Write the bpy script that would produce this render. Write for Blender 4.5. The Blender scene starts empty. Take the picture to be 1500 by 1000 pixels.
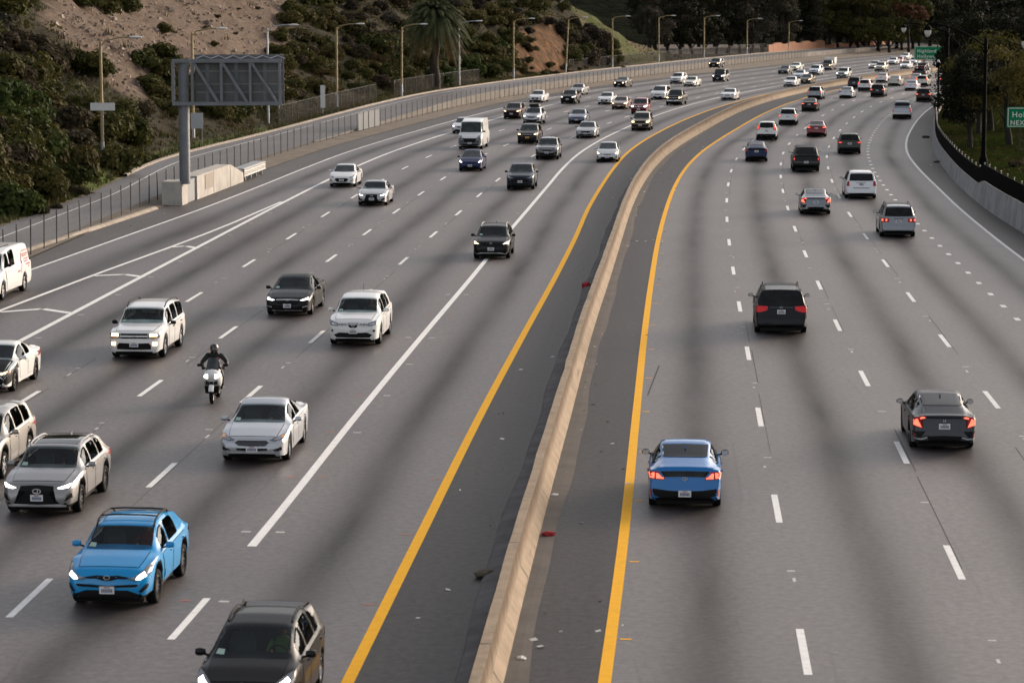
import bpy, bmesh, math, random
import numpy as np
from mathutils import Vector, Matrix, noise
from mathutils.bvhtree import BVHTree

R = math.radians
scene = bpy.context.scene
COL = scene.collection

# ------------------------------------------------------------------ camera, sky, sun, exposure
CAM_H = 12.45
FPX = 3915.0                      # focal length in pixels of a 1500 px wide frame
PITCH = math.atan(500.0 / FPX)    # the horizon lies on the top edge of the frame
cam_data = bpy.data.cameras.new('camera')
cam = bpy.data.objects.new('camera', cam_data)
COL.objects.link(cam)
cam.location = (0, 0, CAM_H)
cam.rotation_euler = (R(90) - PITCH, 0, 0)
cam_data.sensor_fit = 'HORIZONTAL'
cam_data.sensor_width = 36.0
cam_data.lens = FPX / 1500.0 * 36.0
cam_data.clip_start = 0.5
cam_data.clip_end = 6000
cam_data.dof.use_dof = True
cam_data.dof.focus_distance = 108.0
cam_data.dof.aperture_fstop = 2.2
scene.camera = cam

SUN_AZ, SUN_EL = R(48), R(14)     # azimuth from +Y (down the road) towards +X
world = bpy.data.worlds.new('World')
scene.world = world
world.use_nodes = True
wn = world.node_tree
bg = wn.nodes['Background']
sky = wn.nodes.new('ShaderNodeTexSky')
sky.sky_type = 'NISHITA'
sky.sun_disc = False
sky.sun_elevation = SUN_EL
sky.sun_rotation = SUN_AZ
sky.altitude = 100
sky.air_density = 1.0
sky.dust_density = 3.0
sky.ozone_density = 1.0
hs = wn.nodes.new("ShaderNodeHueSaturation"); hs.inputs["Saturation"].default_value = 0.38
wn.links.new(sky.outputs[0], hs.inputs["Color"])
tint = wn.nodes.new("ShaderNodeMix"); tint.data_type = "RGBA"; tint.blend_type = "MULTIPLY"; tint.inputs[0].default_value = 1.0; tint.inputs[7].default_value = (1.0, 0.95, 0.92, 1)
wn.links.new(hs.outputs[0], tint.inputs[6]); wn.links.new(tint.outputs[2], bg.inputs[0])
bg.inputs[1].default_value = 0.12
sd = bpy.data.lights.new('sun', 'SUN')
sun = bpy.data.objects.new('sun', sd)
COL.objects.link(sun)
sd.energy = 0.95
sd.angle = R(24)
sd.color = (1.0, 0.76, 0.54)
sv = Vector((math.cos(SUN_EL) * math.sin(SUN_AZ), math.cos(SUN_EL) * math.cos(SUN_AZ), math.sin(SUN_EL)))
sun.rotation_euler = sv.to_track_quat('Z', 'Y').to_euler()
sun.location = (60, 40, 60)
scene.view_settings.view_transform = 'Standard'
scene.view_settings.look = 'None'
scene.view_settings.gamma = 1
scene.view_settings.exposure = 1.38

# ------------------------------------------------------------------ small helpers
def lab(o, label=None, cat=None, group=None, kind=None):
    if label: o['label'] = label
    if cat: o['category'] = cat
    if group: o['group'] = group
    if kind: o['kind'] = kind
    return o

def empty(name, loc=(0, 0, 0), rz=0.0, label=None, cat=None, group=None):
    o = bpy.data.objects.new(name, None)
    o.empty_display_size = 0.3
    COL.objects.link(o)
    o.location = loc
    o.rotation_euler = (0, 0, rz)
    return lab(o, label, cat, group)

def link(name, me, parent=None, loc=None, rot=None):
    o = bpy.data.objects.new(name, me)
    COL.objects.link(o)
    if parent is not None: o.parent = parent
    if loc is not None: o.location = loc
    if rot is not None: o.rotation_euler = rot
    return o

def pydata(name, verts, faces, mats=(), smooth=False, angle=None, mi=None):
    me = bpy.data.meshes.new(name)
    me.from_pydata([tuple(v) for v in verts], [], faces)
    for m in mats: me.materials.append(m)
    if mi is not None:
        me.polygons.foreach_set('material_index', mi)
    if smooth:
        me.polygons.foreach_set('use_smooth', [True] * len(me.polygons))
        if angle: me.set_sharp_from_angle(angle=R(angle))
    me.update()
    return me

class MB:
    """collects shapes, builds one mesh"""
    def __init__(self): self.v = []; self.f = []; self.m = []
    def add(self, v, f, mi=0):
        n = len(self.v)
        self.v += [tuple(p) for p in v]
        self.f += [tuple(i + n for i in q) for q in f]
        self.m += [mi] * len(f)
    def box(self, c, s, mi=0, rz=0.0, M=None, taper=1.0):
        x, y, z = (k / 2 for k in s)
        pts = [Vector((sx * x * (taper if sz > 0 else 1), sy * y * (taper if sz > 0 else 1), sz * z)) for sz in (-1, 1) for sx, sy in ((-1, -1), (1, -1), (1, 1), (-1, 1))]
        if M is None: M = Matrix.Translation(c) @ Matrix.Rotation(rz, 4, 'Z')
        else: M = Matrix.Translation(c) @ M
        self.add([M @ p for p in pts], [(3, 2, 1, 0), (4, 5, 6, 7), (0, 1, 5, 4), (1, 2, 6, 5), (2, 3, 7, 6), (3, 0, 4, 7)], mi)
    def tube(self, pts, r, n=8, mi=0, caps=True):
        pts = [Vector(p) for p in pts]
        rr = r if isinstance(r, (list, tuple)) else [r] * len(pts)
        rings = []
        up = None
        for i, p in enumerate(pts):
            d = (pts[min(i + 1, len(pts) - 1)] - pts[max(i - 1, 0)]).normalized()
            if up is None:
                a = Vector((0, 0, 1)) if abs(d.z) < 0.9 else Vector((1, 0, 0))
                up = (a - d * a.dot(d)).normalized()
            else:
                up = (up - d * up.dot(d)).normalized()
            s = d.cross(up)
            rings.append([p + (up * math.cos(2 * math.pi * k / n) + s * math.sin(2 * math.pi * k / n)) * rr[i] for k in range(n)])
        v = [q for ring in rings for q in ring]
        f = []
        for i in range(len(pts) - 1):
            for k in range(n):
                a = i * n + k; b = i * n + (k + 1) % n
                f.append((a, b, b + n, a + n))
        if caps:
            f.append(tuple(range(n - 1, -1, -1)))
            f.append(tuple(range((len(pts) - 1) * n, len(pts) * n)))
        self.add(v, f, mi)
    def lathe(self, prof, M, n=24, mi=0):
        """prof: (radius, axial) pairs about local z"""
        v = []; f = []
        for r, z in prof:
            for k in range(n):
                a = 2 * math.pi * k / n
                v.append(M @ Vector((r * math.cos(a), r * math.sin(a), z)))
        for i in range(len(prof) - 1):
            for k in range(n):
                a = i * n + k; b = i * n + (k + 1) % n
                f.append((a, b, b + n, a + n))
        self.add(v, f, mi)
    def prism(self, poly, a, b, mi=0):
        """poly: list of points as Vectors, extruded by vector from a to b"""
        n = len(poly)
        v = [Vector(p) + Vector(a) for p in poly] + [Vector(p) + Vector(b) for p in poly]
        f = [tuple(range(n - 1, -1, -1)), tuple(range(n, 2 * n))]
        f += [(i, (i + 1) % n, n + (i + 1) % n, n + i) for i in range(n)]
        self.add(v, f, mi)
    def mesh(self, name, mats, smooth=False, angle=40):
        return pydata(name, self.v, self.f, mats, smooth, angle if smooth else None, self.m)
    def obj(self, name, mats, parent=None, smooth=False, angle=40, loc=None, rot=None):
        return link(name, self.mesh(name, mats, smooth, angle), parent, loc, rot)

# ------------------------------------------------------------------ materials
def newmat(name):
    m = bpy.data.materials.new(name)
    m.use_nodes = True
    nt = m.node_tree
    return m, nt, nt.nodes['Principled BSDF']

def N(nt, kind, **kw):
    n = nt.nodes.new('ShaderNode' + kind)
    for k, v in kw.items():
        if k.startswith('i_'):
            n.inputs[int(k[2:])].default_value = v
        else: setattr(n, k, v)
    return n

def noise_mix(nt, c1, c2, scale, detail=6, lo=0.35, hi=0.65, coord=None, rough=0.6):
    tx = N(nt, 'TexNoise')
    tx.inputs['Scale'].default_value = scale
    tx.inputs['Detail'].default_value = detail
    tx.inputs['Roughness'].default_value = rough
    if coord is not None: nt.links.new(coord, tx.inputs['Vector'])
    mr = N(nt, 'MapRange')
    mr.inputs[1].default_value = lo; mr.inputs[2].default_value = hi
    nt.links.new(tx.outputs[0], mr.inputs[0])
    mx = N(nt, 'Mix', data_type='RGBA')
    for i, c in ((6, c1), (7, c2)):
        if isinstance(c, bpy.types.NodeSocket): nt.links.new(c, mx.inputs[i])
        else: mx.inputs[i].default_value = (*c, 1)
    nt.links.new(mr.outputs[0], mx.inputs[0])
    return mx.outputs[2], tx.outputs[0]

def bump(nt, b, src, strength, dist):
    bp = N(nt, 'Bump')
    bp.inputs['Strength'].default_value = strength
    bp.inputs['Distance'].default_value = dist
    nt.links.new(src, bp.inputs['Height'])
    nt.links.new(bp.outputs[0], b.inputs['Normal'])

def simple(name, col, rough=0.5, metal=0.0, coat=0.0, var=0.0, scale=8.0, spec=0.5, emit=None, estr=0.0):
    m, nt, b = newmat(name)
    b.inputs['Roughness'].default_value = rough
    b.inputs['Metallic'].default_value = metal
    b.inputs['Coat Weight'].default_value = coat
    b.inputs['Coat Roughness'].default_value = 0.04
    b.inputs['Specular IOR Level'].default_value = spec
    tc = N(nt, 'TexCoord')
    v = max(var, 0.04)
    out, _ = noise_mix(nt, tuple(c * (1 - v) for c in col), tuple(min(1, c * (1 + v)) for c in col), scale, coord=tc.outputs['Object'])
    nt.links.new(out, b.inputs['Base Color'])
    if emit:
        b.inputs['Emission Color'].default_value = (*emit, 1)
        b.inputs['Emission Strength'].default_value = estr
    return m

def car_paint(name, col, metal=0.0, rough=0.38):
    m, nt, b = newmat(name)
    tc = N(nt, 'TexCoord')
    # faint road dust low on the body
    sep = N(nt, 'SeparateXYZ'); nt.links.new(tc.outputs['Object'], sep.inputs[0])
    mr = N(nt, 'MapRange'); mr.inputs[1].default_value = 0.75; mr.inputs[2].default_value = 0.15
    mr.inputs[3].default_value = 0.0; mr.inputs[4].default_value = 0.16 if max(col) > .09 else .05
    nt.links.new(sep.outputs[2], mr.inputs[0])
    tx = N(nt, 'TexNoise'); tx.inputs['Scale'].default_value = 3.0; tx.inputs['Detail'].default_value = 6
    nt.links.new(tc.outputs['Object'], tx.inputs['Vector'])
    mul = N(nt, 'Math', operation='MULTIPLY'); nt.links.new(mr.outputs[0], mul.inputs[0]); nt.links.new(tx.outputs[0], mul.inputs[1])
    mx = N(nt, 'Mix', data_type='RGBA'); mx.inputs[6].default_value = (*col, 1); mx.inputs[7].default_value = (0.16, 0.145, 0.13, 1)
    nt.links.new(mul.outputs[0], mx.inputs[0]); nt.links.new(mx.outputs[2], b.inputs['Base Color'])
    b.inputs['Metallic'].default_value = metal
    b.inputs['Roughness'].default_value = rough
    b.inputs['Specular IOR Level'].default_value = 0.08
    b.inputs['Coat Weight'].default_value = 0.28 if max(col) < 0.09 else 0.8
    b.inputs['Coat Roughness'].default_value = 0.05
    return m

M_black = simple('black_plastic', (0.007, 0.007, 0.008), 0.55, spec=.15)
M_tyre = simple('tyre_rubber', (0.010, 0.010, 0.010), 0.85, spec=.1)
M_rim = simple('alloy_rim', (0.42, 0.42, 0.43), 0.35, 0.8)
M_rimdark = simple('dark_rim', (0.05, 0.05, 0.055), 0.4, 0.6)
M_chrome = simple('chrome', (0.66, 0.66, 0.68), 0.28, 0.7)
M_silverplastic = simple('silver_plastic', (0.42, 0.42, 0.43), 0.4, 0.3)
M_plate = simple('plate_white', (0.66, 0.66, 0.66), 0.5)
M_plateyellow = simple('plate_yellow', (0.65, 0.40, 0.05), 0.5)
M_platetext = simple('plate_text', (0.04, 0.06, 0.16), 0.5)
M_lens = simple('lamp_lens', (0.15, 0.16, 0.18), 0.15, 0.2, .7)
M_amber = simple('amber_lens', (0.70, 0.25, 0.03), 0.2, 0.0, 1.0)
M_red = simple('red_lens', (0.30, 0.008, 0.010), 0.3, 0.0, .3, spec=.2)
M_lampoff = simple('lamp_bowl', (0.55, 0.55, 0.56), 0.15, 0.8)
M_lampon = simple('lamp_lit', (0.9, 0.8, 0.6), 0.3, emit=(1.0, 0.70, 0.34), estr=2.6)
M_lampwhite = simple('lamp_lit_white', (0.9, 0.9, 0.9), 0.3, emit=(1.0, 0.90, 0.86), estr=2.6)
M_tailon = simple('tail_lit', (0.6, 0.05, 0.03), 0.3, emit=(1.0, 0.08, 0.05), estr=.45)
M_tailbright = simple('tail_lit_bright', (0.6, 0.1, 0.05), 0.3, emit=(1.0, 0.15, 0.085), estr=.75)
M_tailoff = simple('tail_off', (0.34, 0.006, 0.01), 0.3, 0, .25, spec=.2)
M_tailwhite = simple('tail_clear', (0.55, 0.50, 0.50), 0.2, 0.2, 1.0)
M_sticker = simple('pale_sticker', (0.30, 0.42, 0.36), 0.5)

def glass_mat(name, base, rough=0.03, spec=0.4):
    m, nt, b = newmat(name)
    tc = N(nt, 'TexCoord')
    out, h = noise_mix(nt, base, tuple(c * 2.2 + 0.004 for c in base), 2.3, 3, 0.45, 0.7, tc.outputs['Object'])
    nt.links.new(out, b.inputs['Base Color'])
    b.inputs['Roughness'].default_value = rough
    b.inputs['IOR'].default_value = 1.5
    b.inputs['Specular IOR Level'].default_value = spec
    return m
M_glass = glass_mat('windshield_glass', (0.016, 0.022, 0.022))
M_glassdark = glass_mat('tinted_glass', (0.004, 0.0045, 0.005), spec=.22)
def see_glass(name, tint, spec):
    m, nt, b = newmat(name)
    tr = N(nt, 'BsdfTransparent'); tc = N(nt, 'TexCoord')
    out, h = noise_mix(nt, tint, tuple(c * .8 for c in tint), 1.7, 3, .4, .7, tc.outputs['Object']); nt.links.new(out, tr.inputs[0])
    gl = N(nt, 'BsdfGlossy'); gl.inputs['Roughness'].default_value = .03; gl.inputs[0].default_value = (.9, .95, 1, 1)
    fr = N(nt, 'Fresnel'); fr.inputs[0].default_value = 1.45
    mu = N(nt, 'Math', operation='MULTIPLY'); mu.inputs[1].default_value = spec; nt.links.new(fr.outputs[0], mu.inputs[0])
    mx = N(nt, 'MixShader'); nt.links.new(mu.outputs[0], mx.inputs[0]); nt.links.new(tr.outputs[0], mx.inputs[1]); nt.links.new(gl.outputs[0], mx.inputs[2])
    nt.links.new(mx.outputs[0], nt.nodes['Material Output'].inputs['Surface'])
    return m
M_glasssee = see_glass('windshield_clear', (.68, .76, .74), .7)
M_sidesee = see_glass('side_glass_tinted', (.20, .22, .22), .45)
M_cabin = simple('cabin_black', (.020, .020, .021), .8, spec=.1)
M_dash = simple('dashboard', (.055, .056, .057), .8, spec=.1)
M_seat = simple('cabin_grey', (0.09, 0.092, 0.09), 0.8)

# ------------------------------------------------------------------ road alignment (world X of each line every 20 m of Y, surveyed)
KY0, KDY = 20.0, 20.0
TAB = {
'EL':[-31.44, -29.75, -28.08, -26.43, -24.67, -22.76, -20.72, -18.68, -16.99, -15.42, -13.64, -11.31, -8.66, -5.91, -2.94, 0.4, 4.21, 8.51, 13.25, 18.43, 24.01, 29.92, 36.06, 42.31, 48.65, 55.14, 61.82, 68.72, 75.85, 83.22, 90.81, 98.62, 106.63, 114.82, 123.2, 131.75],
'GL':[-22.56, -21.33, -20.17, -19.08, -17.98, -16.84, -15.68, -14.5, -13.26, -11.84, -10.02, -7.64, -4.96, -2.13, 0.98, 4.55, 8.66, 13.29, 18.37, 23.88, 29.77, 35.96, 42.33, 48.75, 55.23, 61.83, 68.59, 75.55, 82.73, 90.14, 97.77, 105.6, 113.63, 121.85, 130.24, 138.81],
'A':[-19.36, -18.01, -16.72, -15.49, -14.22, -12.95, -11.8, -10.69, -9.48, -8.0, -6.09, -3.59, -0.69, 2.44, 5.87, 9.71, 14.05, 18.85, 24.06, 29.68, 35.65, 41.91, 48.32, 54.78, 61.29, 67.91, 74.69, 81.67, 88.86, 96.28, 103.91, 111.75, 119.79, 128.0, 136.4, 144.97],
'B':[-16.09, -14.69, -13.36, -12.07, -10.73, -9.39, -8.09, -6.78, -5.42, -3.87, -1.91, 0.62, 3.55, 6.7, 10.15, 14.01, 18.36, 23.17, 28.39, 34.01, 39.99, 46.24, 52.66, 59.12, 65.63, 72.26, 79.04, 86.01, 93.21, 100.63, 108.26, 116.1, 124.14, 132.35, 140.75, 149.32],
'C':[-12.19, -10.98, -9.84, -8.59, -7.19, -5.78, -4.39, -2.95, -1.49, 0.17, 2.23, 4.84, 7.82, 11.02, 14.5, 18.39, 22.75, 27.58, 32.81, 38.44, 44.43, 50.69, 57.12, 63.58, 70.09, 76.72, 83.5, 90.48, 97.67, 105.09, 112.73, 120.57, 128.6, 136.82, 145.22, 153.79],
'HOV':[-9.35, -7.66, -6.01, -4.69, -3.29, -1.85, -0.48, 0.96, 2.4, 3.85, 5.62, 7.97, 10.76, 13.83, 17.25, 21.12, 25.52, 30.41, 35.75, 41.51, 47.64, 54.05, 60.6, 67.17, 73.76, 80.45, 87.28, 94.3, 101.53, 108.97, 116.63, 124.48, 132.53, 140.76, 149.16, 157.74],
'YL':[-4.9, -3.55, -2.25, -0.95, 0.47, 1.93, 3.3, 4.55, 6.02, 7.64, 9.51, 11.94, 14.82, 18.0, 21.54, 25.47, 29.87, 34.73, 39.98, 45.63, 51.63, 57.9, 64.33, 70.8, 77.32, 83.95, 90.73, 97.71, 104.91, 112.33, 119.97, 127.81, 135.85, 144.06, 152.46, 161.03],
'BR':[-1.86, -0.63, 0.54, 1.79, 3.03, 4.42, 5.78, 7.16, 8.76, 10.66, 12.99, 15.81, 18.88, 22.03, 25.44, 29.28, 33.68, 38.63, 44.09, 50.03, 56.38, 63.03, 69.83, 76.59, 83.33, 90.13, 97.05, 104.14, 111.42, 118.91, 126.6, 134.48, 142.55, 150.8, 159.23, 167.82],
'YR':[-0.29, 1.14, 2.52, 3.76, 5.0, 6.31, 7.7, 9.25, 10.98, 13.03, 15.54, 18.53, 21.75, 25.06, 28.57, 32.42, 36.74, 41.51, 46.69, 52.28, 58.24, 64.48, 70.89, 77.33, 83.84, 90.45, 97.23, 104.2, 111.39, 118.81, 126.44, 134.28, 142.31, 150.53, 158.92, 167.49],
'R1':[3.65, 4.97, 6.23, 7.48, 8.76, 10.04, 11.39, 12.87, 14.56, 16.49, 18.82, 21.67, 24.87, 28.24, 31.89, 35.91, 40.39, 45.31, 50.61, 56.3, 62.33, 68.62, 75.07, 81.56, 88.09, 94.72, 101.52, 108.5, 115.7, 123.13, 130.77, 138.61, 146.65, 154.87, 163.27, 171.84],
'R2':[7.19, 8.6, 9.97, 11.23, 12.41, 13.72, 15.08, 16.56, 18.19, 20.1, 22.33, 25.16, 28.36, 31.77, 35.45, 39.48, 43.97, 48.89, 54.2, 59.89, 65.92, 72.21, 78.67, 85.15, 91.68, 98.32, 105.11, 112.1, 119.3, 126.72, 134.36, 142.21, 150.24, 158.46, 166.86, 175.44],
'R3':[11.17, 12.46, 13.7, 14.88, 16.08, 17.35, 18.68, 20.05, 21.71, 23.65, 25.92, 28.75, 31.95, 35.39, 39.12, 43.22, 47.78, 52.76, 58.12, 63.85, 69.91, 76.23, 82.7, 89.2, 95.74, 102.39, 109.19, 116.18, 123.39, 130.82, 138.46, 146.31, 154.34, 162.57, 170.96, 179.54],
'R4':[14.64, 15.95, 17.2, 18.38, 19.6, 20.84, 22.11, 23.49, 25.08, 26.96, 29.27, 32.13, 35.37, 38.86, 42.7, 46.98, 51.76, 56.97, 62.52, 68.39, 74.57, 80.98, 87.51, 94.07, 100.65, 107.33, 114.16, 121.17, 128.39, 135.83, 143.48, 151.34, 159.38, 167.61, 176.01, 184.59],
'RE':[17.91, 19.23, 20.49, 21.69, 22.92, 24.19, 25.45, 26.9, 28.59, 30.36, 32.51, 35.39, 38.77, 42.38, 46.26, 50.47, 55.09, 60.12, 65.51, 71.26, 77.34, 83.68, 90.16, 96.67, 103.22, 109.87, 116.67, 123.67, 130.87, 138.3, 145.95, 153.8, 161.84, 170.06, 178.46, 187.04],
'FN':[-28.17, -27.29, -26.46, -25.7, -24.92, -24.1, -23.31, -22.49, -21.5, -20.26, -18.63, -16.44, -13.89, -11.16, -8.18, -4.87, -1.16, 2.89, 7.24, 11.89, 16.85, 22.05, 27.42, 32.85, 38.39, 44.13, 50.09, 56.31, 62.8, 69.56, 76.58, 83.83, 91.3, 98.97, 106.82, 114.86],
'WR':[20.85, 21.98, 23.07, 24.09, 25.14, 26.24, 27.32, 28.44, 30.12, 32.27, 34.71, 37.62, 40.78, 44.07, 47.63, 51.58, 56.0, 60.88, 66.15, 71.82, 77.84, 84.14, 90.59, 97.08, 103.61, 110.25, 117.06, 124.05, 131.26, 138.7, 146.35, 154.2, 162.25, 170.48, 178.88, 187.47],
}
_n = 36
def line(nm, Y):
    """X of a line at Y (Catmull-Rom)"""
    t = TAB[nm]
    u = (Y - KY0) / KDY
    i = min(max(int(math.floor(u)), 0), _n - 2)
    f = u - i
    p1, p2 = t[i], t[i + 1]
    p0 = t[i - 1] if i > 0 else 2 * p1 - p2
    p3 = t[i + 2] if i + 2 < _n else 2 * p2 - p1
    if f < 0 or f > 1: return p1 + (p2 - p1) * f
    return 0.5 * ((2 * p1) + (-p0 + p2) * f + (2 * p0 - 5 * p1 + 4 * p2 - p3) * f * f + (-p0 + 3 * p1 - 3 * p2 + p3) * f ** 3)
def slope(nm, Y): return (line(nm, Y + 2) - line(nm, Y - 2)) / 4.0
def pt(nm, Y, off=0.0, z=0.0):
    """point at lateral offset (positive = right) from a line"""
    s = slope(nm, Y); n = math.sqrt(1 + s * s)
    return Vector((line(nm, Y) + off / n, Y - off * s / n, z))
def heading(Y):
    s = slope('HOV', Y)
    return Vector((s, 1, 0)).normalized()
def from_px(x, y, z=0.0):
    """place where the sight line of a photo pixel meets height z (used to survey positions)"""
    u = (x - 750) / FPX; v = (y - 500) / FPX
    fy = math.cos(PITCH) - v * math.sin(PITCH)
    fz = -math.sin(PITCH) - v * math.cos(PITCH)
    t = (z - CAM_H) / fz
    return Vector((u * t, fy * t, z))
def z_at(ypx, Y):
    v = (ypx - 500) / FPX
    fy = math.cos(PITCH) - v * math.sin(PITCH); fz = -math.sin(PITCH) - v * math.cos(PITCH)
    return CAM_H + fz / fy * Y
def sstep(a, b, x):
    t = min(1, max(0, (x - a) / (b - a))); return t * t * (3 - 2 * t)

# ================================================================== SETTING
YS = [18 + 4 * i for i in range(int((712 - 18) / 4) + 1)]

def asphalt(name, light, dark, lanes):
    m, nt, b = newmat(name)
    uv = N(nt, 'UVMap'); sep = N(nt, 'SeparateXYZ'); nt.links.new(uv.outputs[0], sep.inputs[0])
    geo = N(nt, 'NewGeometry')
    # large patches
    big, _ = noise_mix(nt, light, tuple(c * 0.80 for c in light), 0.12, 5, 0.35, 0.7, geo.outputs['Position'])
    # fine aggregate
    fine = N(nt, 'TexNoise'); fine.inputs['Scale'].default_value = 5.0; fine.inputs['Detail'].default_value = 8; fine.inputs['Roughness'].default_value = 0.75
    nt.links.new(geo.outputs['Position'], fine.inputs['Vector'])
    fr = N(nt, 'MapRange'); fr.inputs[1].default_value = 0.34; fr.inputs[2].default_value = 0.66; fr.inputs[3].default_value = 0.5; fr.inputs[4].default_value = 1.5
    nt.links.new(fine.outputs[0], fr.inputs[0])
    col = big
    if lanes:
        fx = N(nt, 'Math', operation='FRACT'); nt.links.new(sep.outputs[0], fx.inputs[0])
        # slow wander of the oil streak along the lane
        mp = N(nt, 'Mapping'); mp.inputs['Scale'].default_value = (0.9, 0.35, 1); nt.links.new(uv.outputs[0], mp.inputs['Vector'])
        wn_ = N(nt, 'TexNoise'); wn_.inputs['Scale'].default_value = 1.0; wn_.inputs['Detail'].default_value = 4
        nt.links.new(mp.outputs[0], wn_.inputs['Vector'])
        a1 = N(nt, 'Math', operation='MULTIPLY_ADD'); a1.inputs[1].default_value = 0.14; a1.inputs[2].default_value = -0.57
        nt.links.new(wn_.outputs[0], a1.inputs[0])
        d = N(nt, 'Math', operation='ADD'); nt.links.new(fx.outputs[0], d.inputs[0]); nt.links.new(a1.outputs[0], d.inputs[1])
        sq = N(nt, 'Math', operation='MULTIPLY'); nt.links.new(d.outputs[0], sq.inputs[0]); nt.links.new(d.outputs[0], sq.inputs[1])
        g = N(nt, 'Math', operation='MULTIPLY'); g.inputs[1].default_value = -28.0; nt.links.new(sq.outputs[0], g.inputs[0])
        ex = N(nt, 'Math', operation='EXPONENT'); nt.links.new(g.outputs[0], ex.inputs[0])
        # streak strength varies along the road
        mp2 = N(nt, 'Mapping'); mp2.inputs['Scale'].default_value = (1.7, 0.6, 1); nt.links.new(uv.outputs[0], mp2.inputs['Vector'])
        w2 = N(nt, 'TexNoise'); w2.inputs['Scale'].default_value = 1.0; w2.inputs['Detail'].default_value = 6; w2.inputs['Roughness'].default_value = 0.6
        nt.links.new(mp2.outputs[0], w2.inputs['Vector'])
        r2 = N(nt, 'MapRange'); r2.inputs[1].default_value = 0.3; r2.inputs[2].default_value = 0.7; r2.inputs[3].default_value = 0.62; r2.inputs[4].default_value = 1.0
        nt.links.new(w2.outputs[0], r2.inputs[0])
        st = N(nt, 'Math', operation='MULTIPLY'); nt.links.new(ex.outputs[0], st.inputs[0]); nt.links.new(r2.outputs[0], st.inputs[1])
        mx = N(nt, 'Mix', data_type='RGBA'); nt.links.new(st.outputs[0], mx.inputs[0]); nt.links.new(col, mx.inputs[6]); mx.inputs[7].default_value = (*dark, 1)
        col = mx.outputs[2]
    else:
        mp = N(nt, 'Mapping'); mp.inputs['Scale'].default_value = (3.0, 0.25, 1); nt.links.new(uv.outputs[0], mp.inputs['Vector'])
        out, _ = noise_mix(nt, col, dark, 1.0, 6, 0.4, 0.75, mp.outputs[0])
        col = out
    # thin dark cracks / sealed joints
    vor = N(nt, 'TexVoronoi', feature='DISTANCE_TO_EDGE'); vor.inputs['Scale'].default_value = 0.16
    nzv = N(nt, 'TexNoise'); nzv.inputs['Scale'].default_value = 0.8; nzv.inputs['Detail'].default_value = 5
    nt.links.new(geo.outputs['Position'], nzv.inputs['Vector'])
    vm = N(nt, 'Mix', data_type='VECTOR'); vm.inputs[0].default_value = 0.55
    nt.links.new(geo.outputs['Position'], vm.inputs[4]); nt.links.new(nzv.outputs['Color'], vm.inputs[5])
    nt.links.new(geo.outputs['Position'], vor.inputs['Vector'])
    ck = N(nt, 'MapRange'); ck.inputs[1].default_value = 0.0; ck.inputs[2].default_value = 0.006; ck.inputs[3].default_value = 0.72; ck.inputs[4].default_value = 1.0
    nt.links.new(vor.outputs[0], ck.inputs[0])
    m1 = N(nt, 'Math', operation='MULTIPLY'); nt.links.new(fr.outputs[0], m1.inputs[0]); nt.links.new(ck.outputs[0], m1.inputs[1])
    vv = N(nt, 'Vector' + 'Math', operation='SCALE'); nt.links.new(col, vv.inputs[0]); nt.links.new(m1.outputs[0], vv.inputs['Scale'])
    nt.links.new(vv.outputs[0], b.inputs['Base Color'])
    b.inputs['Roughness'].default_value = 0.54
    b.inputs['Specular IOR Level'].default_value = 0.4 if lanes else 0.15
    if lanes:
        sp_ = N(nt, 'MapRange'); sp_.inputs[3].default_value = 0.85; sp_.inputs[4].default_value = 0.1; nt.links.new(st.outputs[0], sp_.inputs[0]); nt.links.new(sp_.outputs[0], b.inputs['Specular IOR Level'])
    bump(nt, b, fine.outputs[0], 0.25, 0.02)
    return m

M_road = asphalt('road_asphalt', (0.093, 0.080, 0.078), (0.021, 0.0175, 0.017), True)
M_shoulder = asphalt('shoulder_asphalt', (0.044, 0.039, 0.039), (0.032, 0.028, 0.028), False)
M_gore = asphalt('gore_asphalt', (0.095, 0.086, 0.082), (0.075, 0.067, 0.063), False)

def strip_mesh(name, edges, mat, z=0.0, ys=YS):
    """edges: list of functions Y -> Vector; a UV u of 0,1,2.. at each edge, v in tens of metres"""
    v = []; f = []; uvs = []
    m = len(edges)
    sub = 1
    for Y in ys:
        for k in range(m):
            p = edges[k](Y); v.append((p.x, p.y, p.z + z)); uvs.append((k, Y / 10))
    for i in range(len(ys) - 1):
        for k in range(m - 1):
            a = i * m + k
            f.append((a, a + 1, a + m + 1, a + m))
    me = pydata(name, v, f, [mat])
    uvl = me.uv_layers.new(name='UVMap')
    for l in me.loops: uvl.data[l.index].uv = uvs[l.vertex_index]
    return me

def E_(nm, off=0.0, z=0.0): return lambda Y: pt(nm, Y, off, z)

M_dirt, nt, b = newmat('dirt_ground')
geo = N(nt, 'NewGeometry')
c1, h1 = noise_mix(nt, (0.17, 0.13, 0.10), (0.09, 0.075, 0.05), 0.6, 8, coord=geo.outputs['Position'])
nt.links.new(c1, b.inputs['Base Color']); b.inputs['Roughness'].default_value = 0.95
bump(nt, b, h1, 0.5, 0.1)
ground = link('ground', pydata('ground', [(-3000, -600, -0.05), (3000, -600, -0.05), (3000, 4000, -0.05), (-3000, 4000, -0.05)], [(0, 1, 2, 3)], [M_dirt]))
lab(ground, kind='structure')

EL_OUT = -2.6        # left shoulder edge, from the edge line
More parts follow.
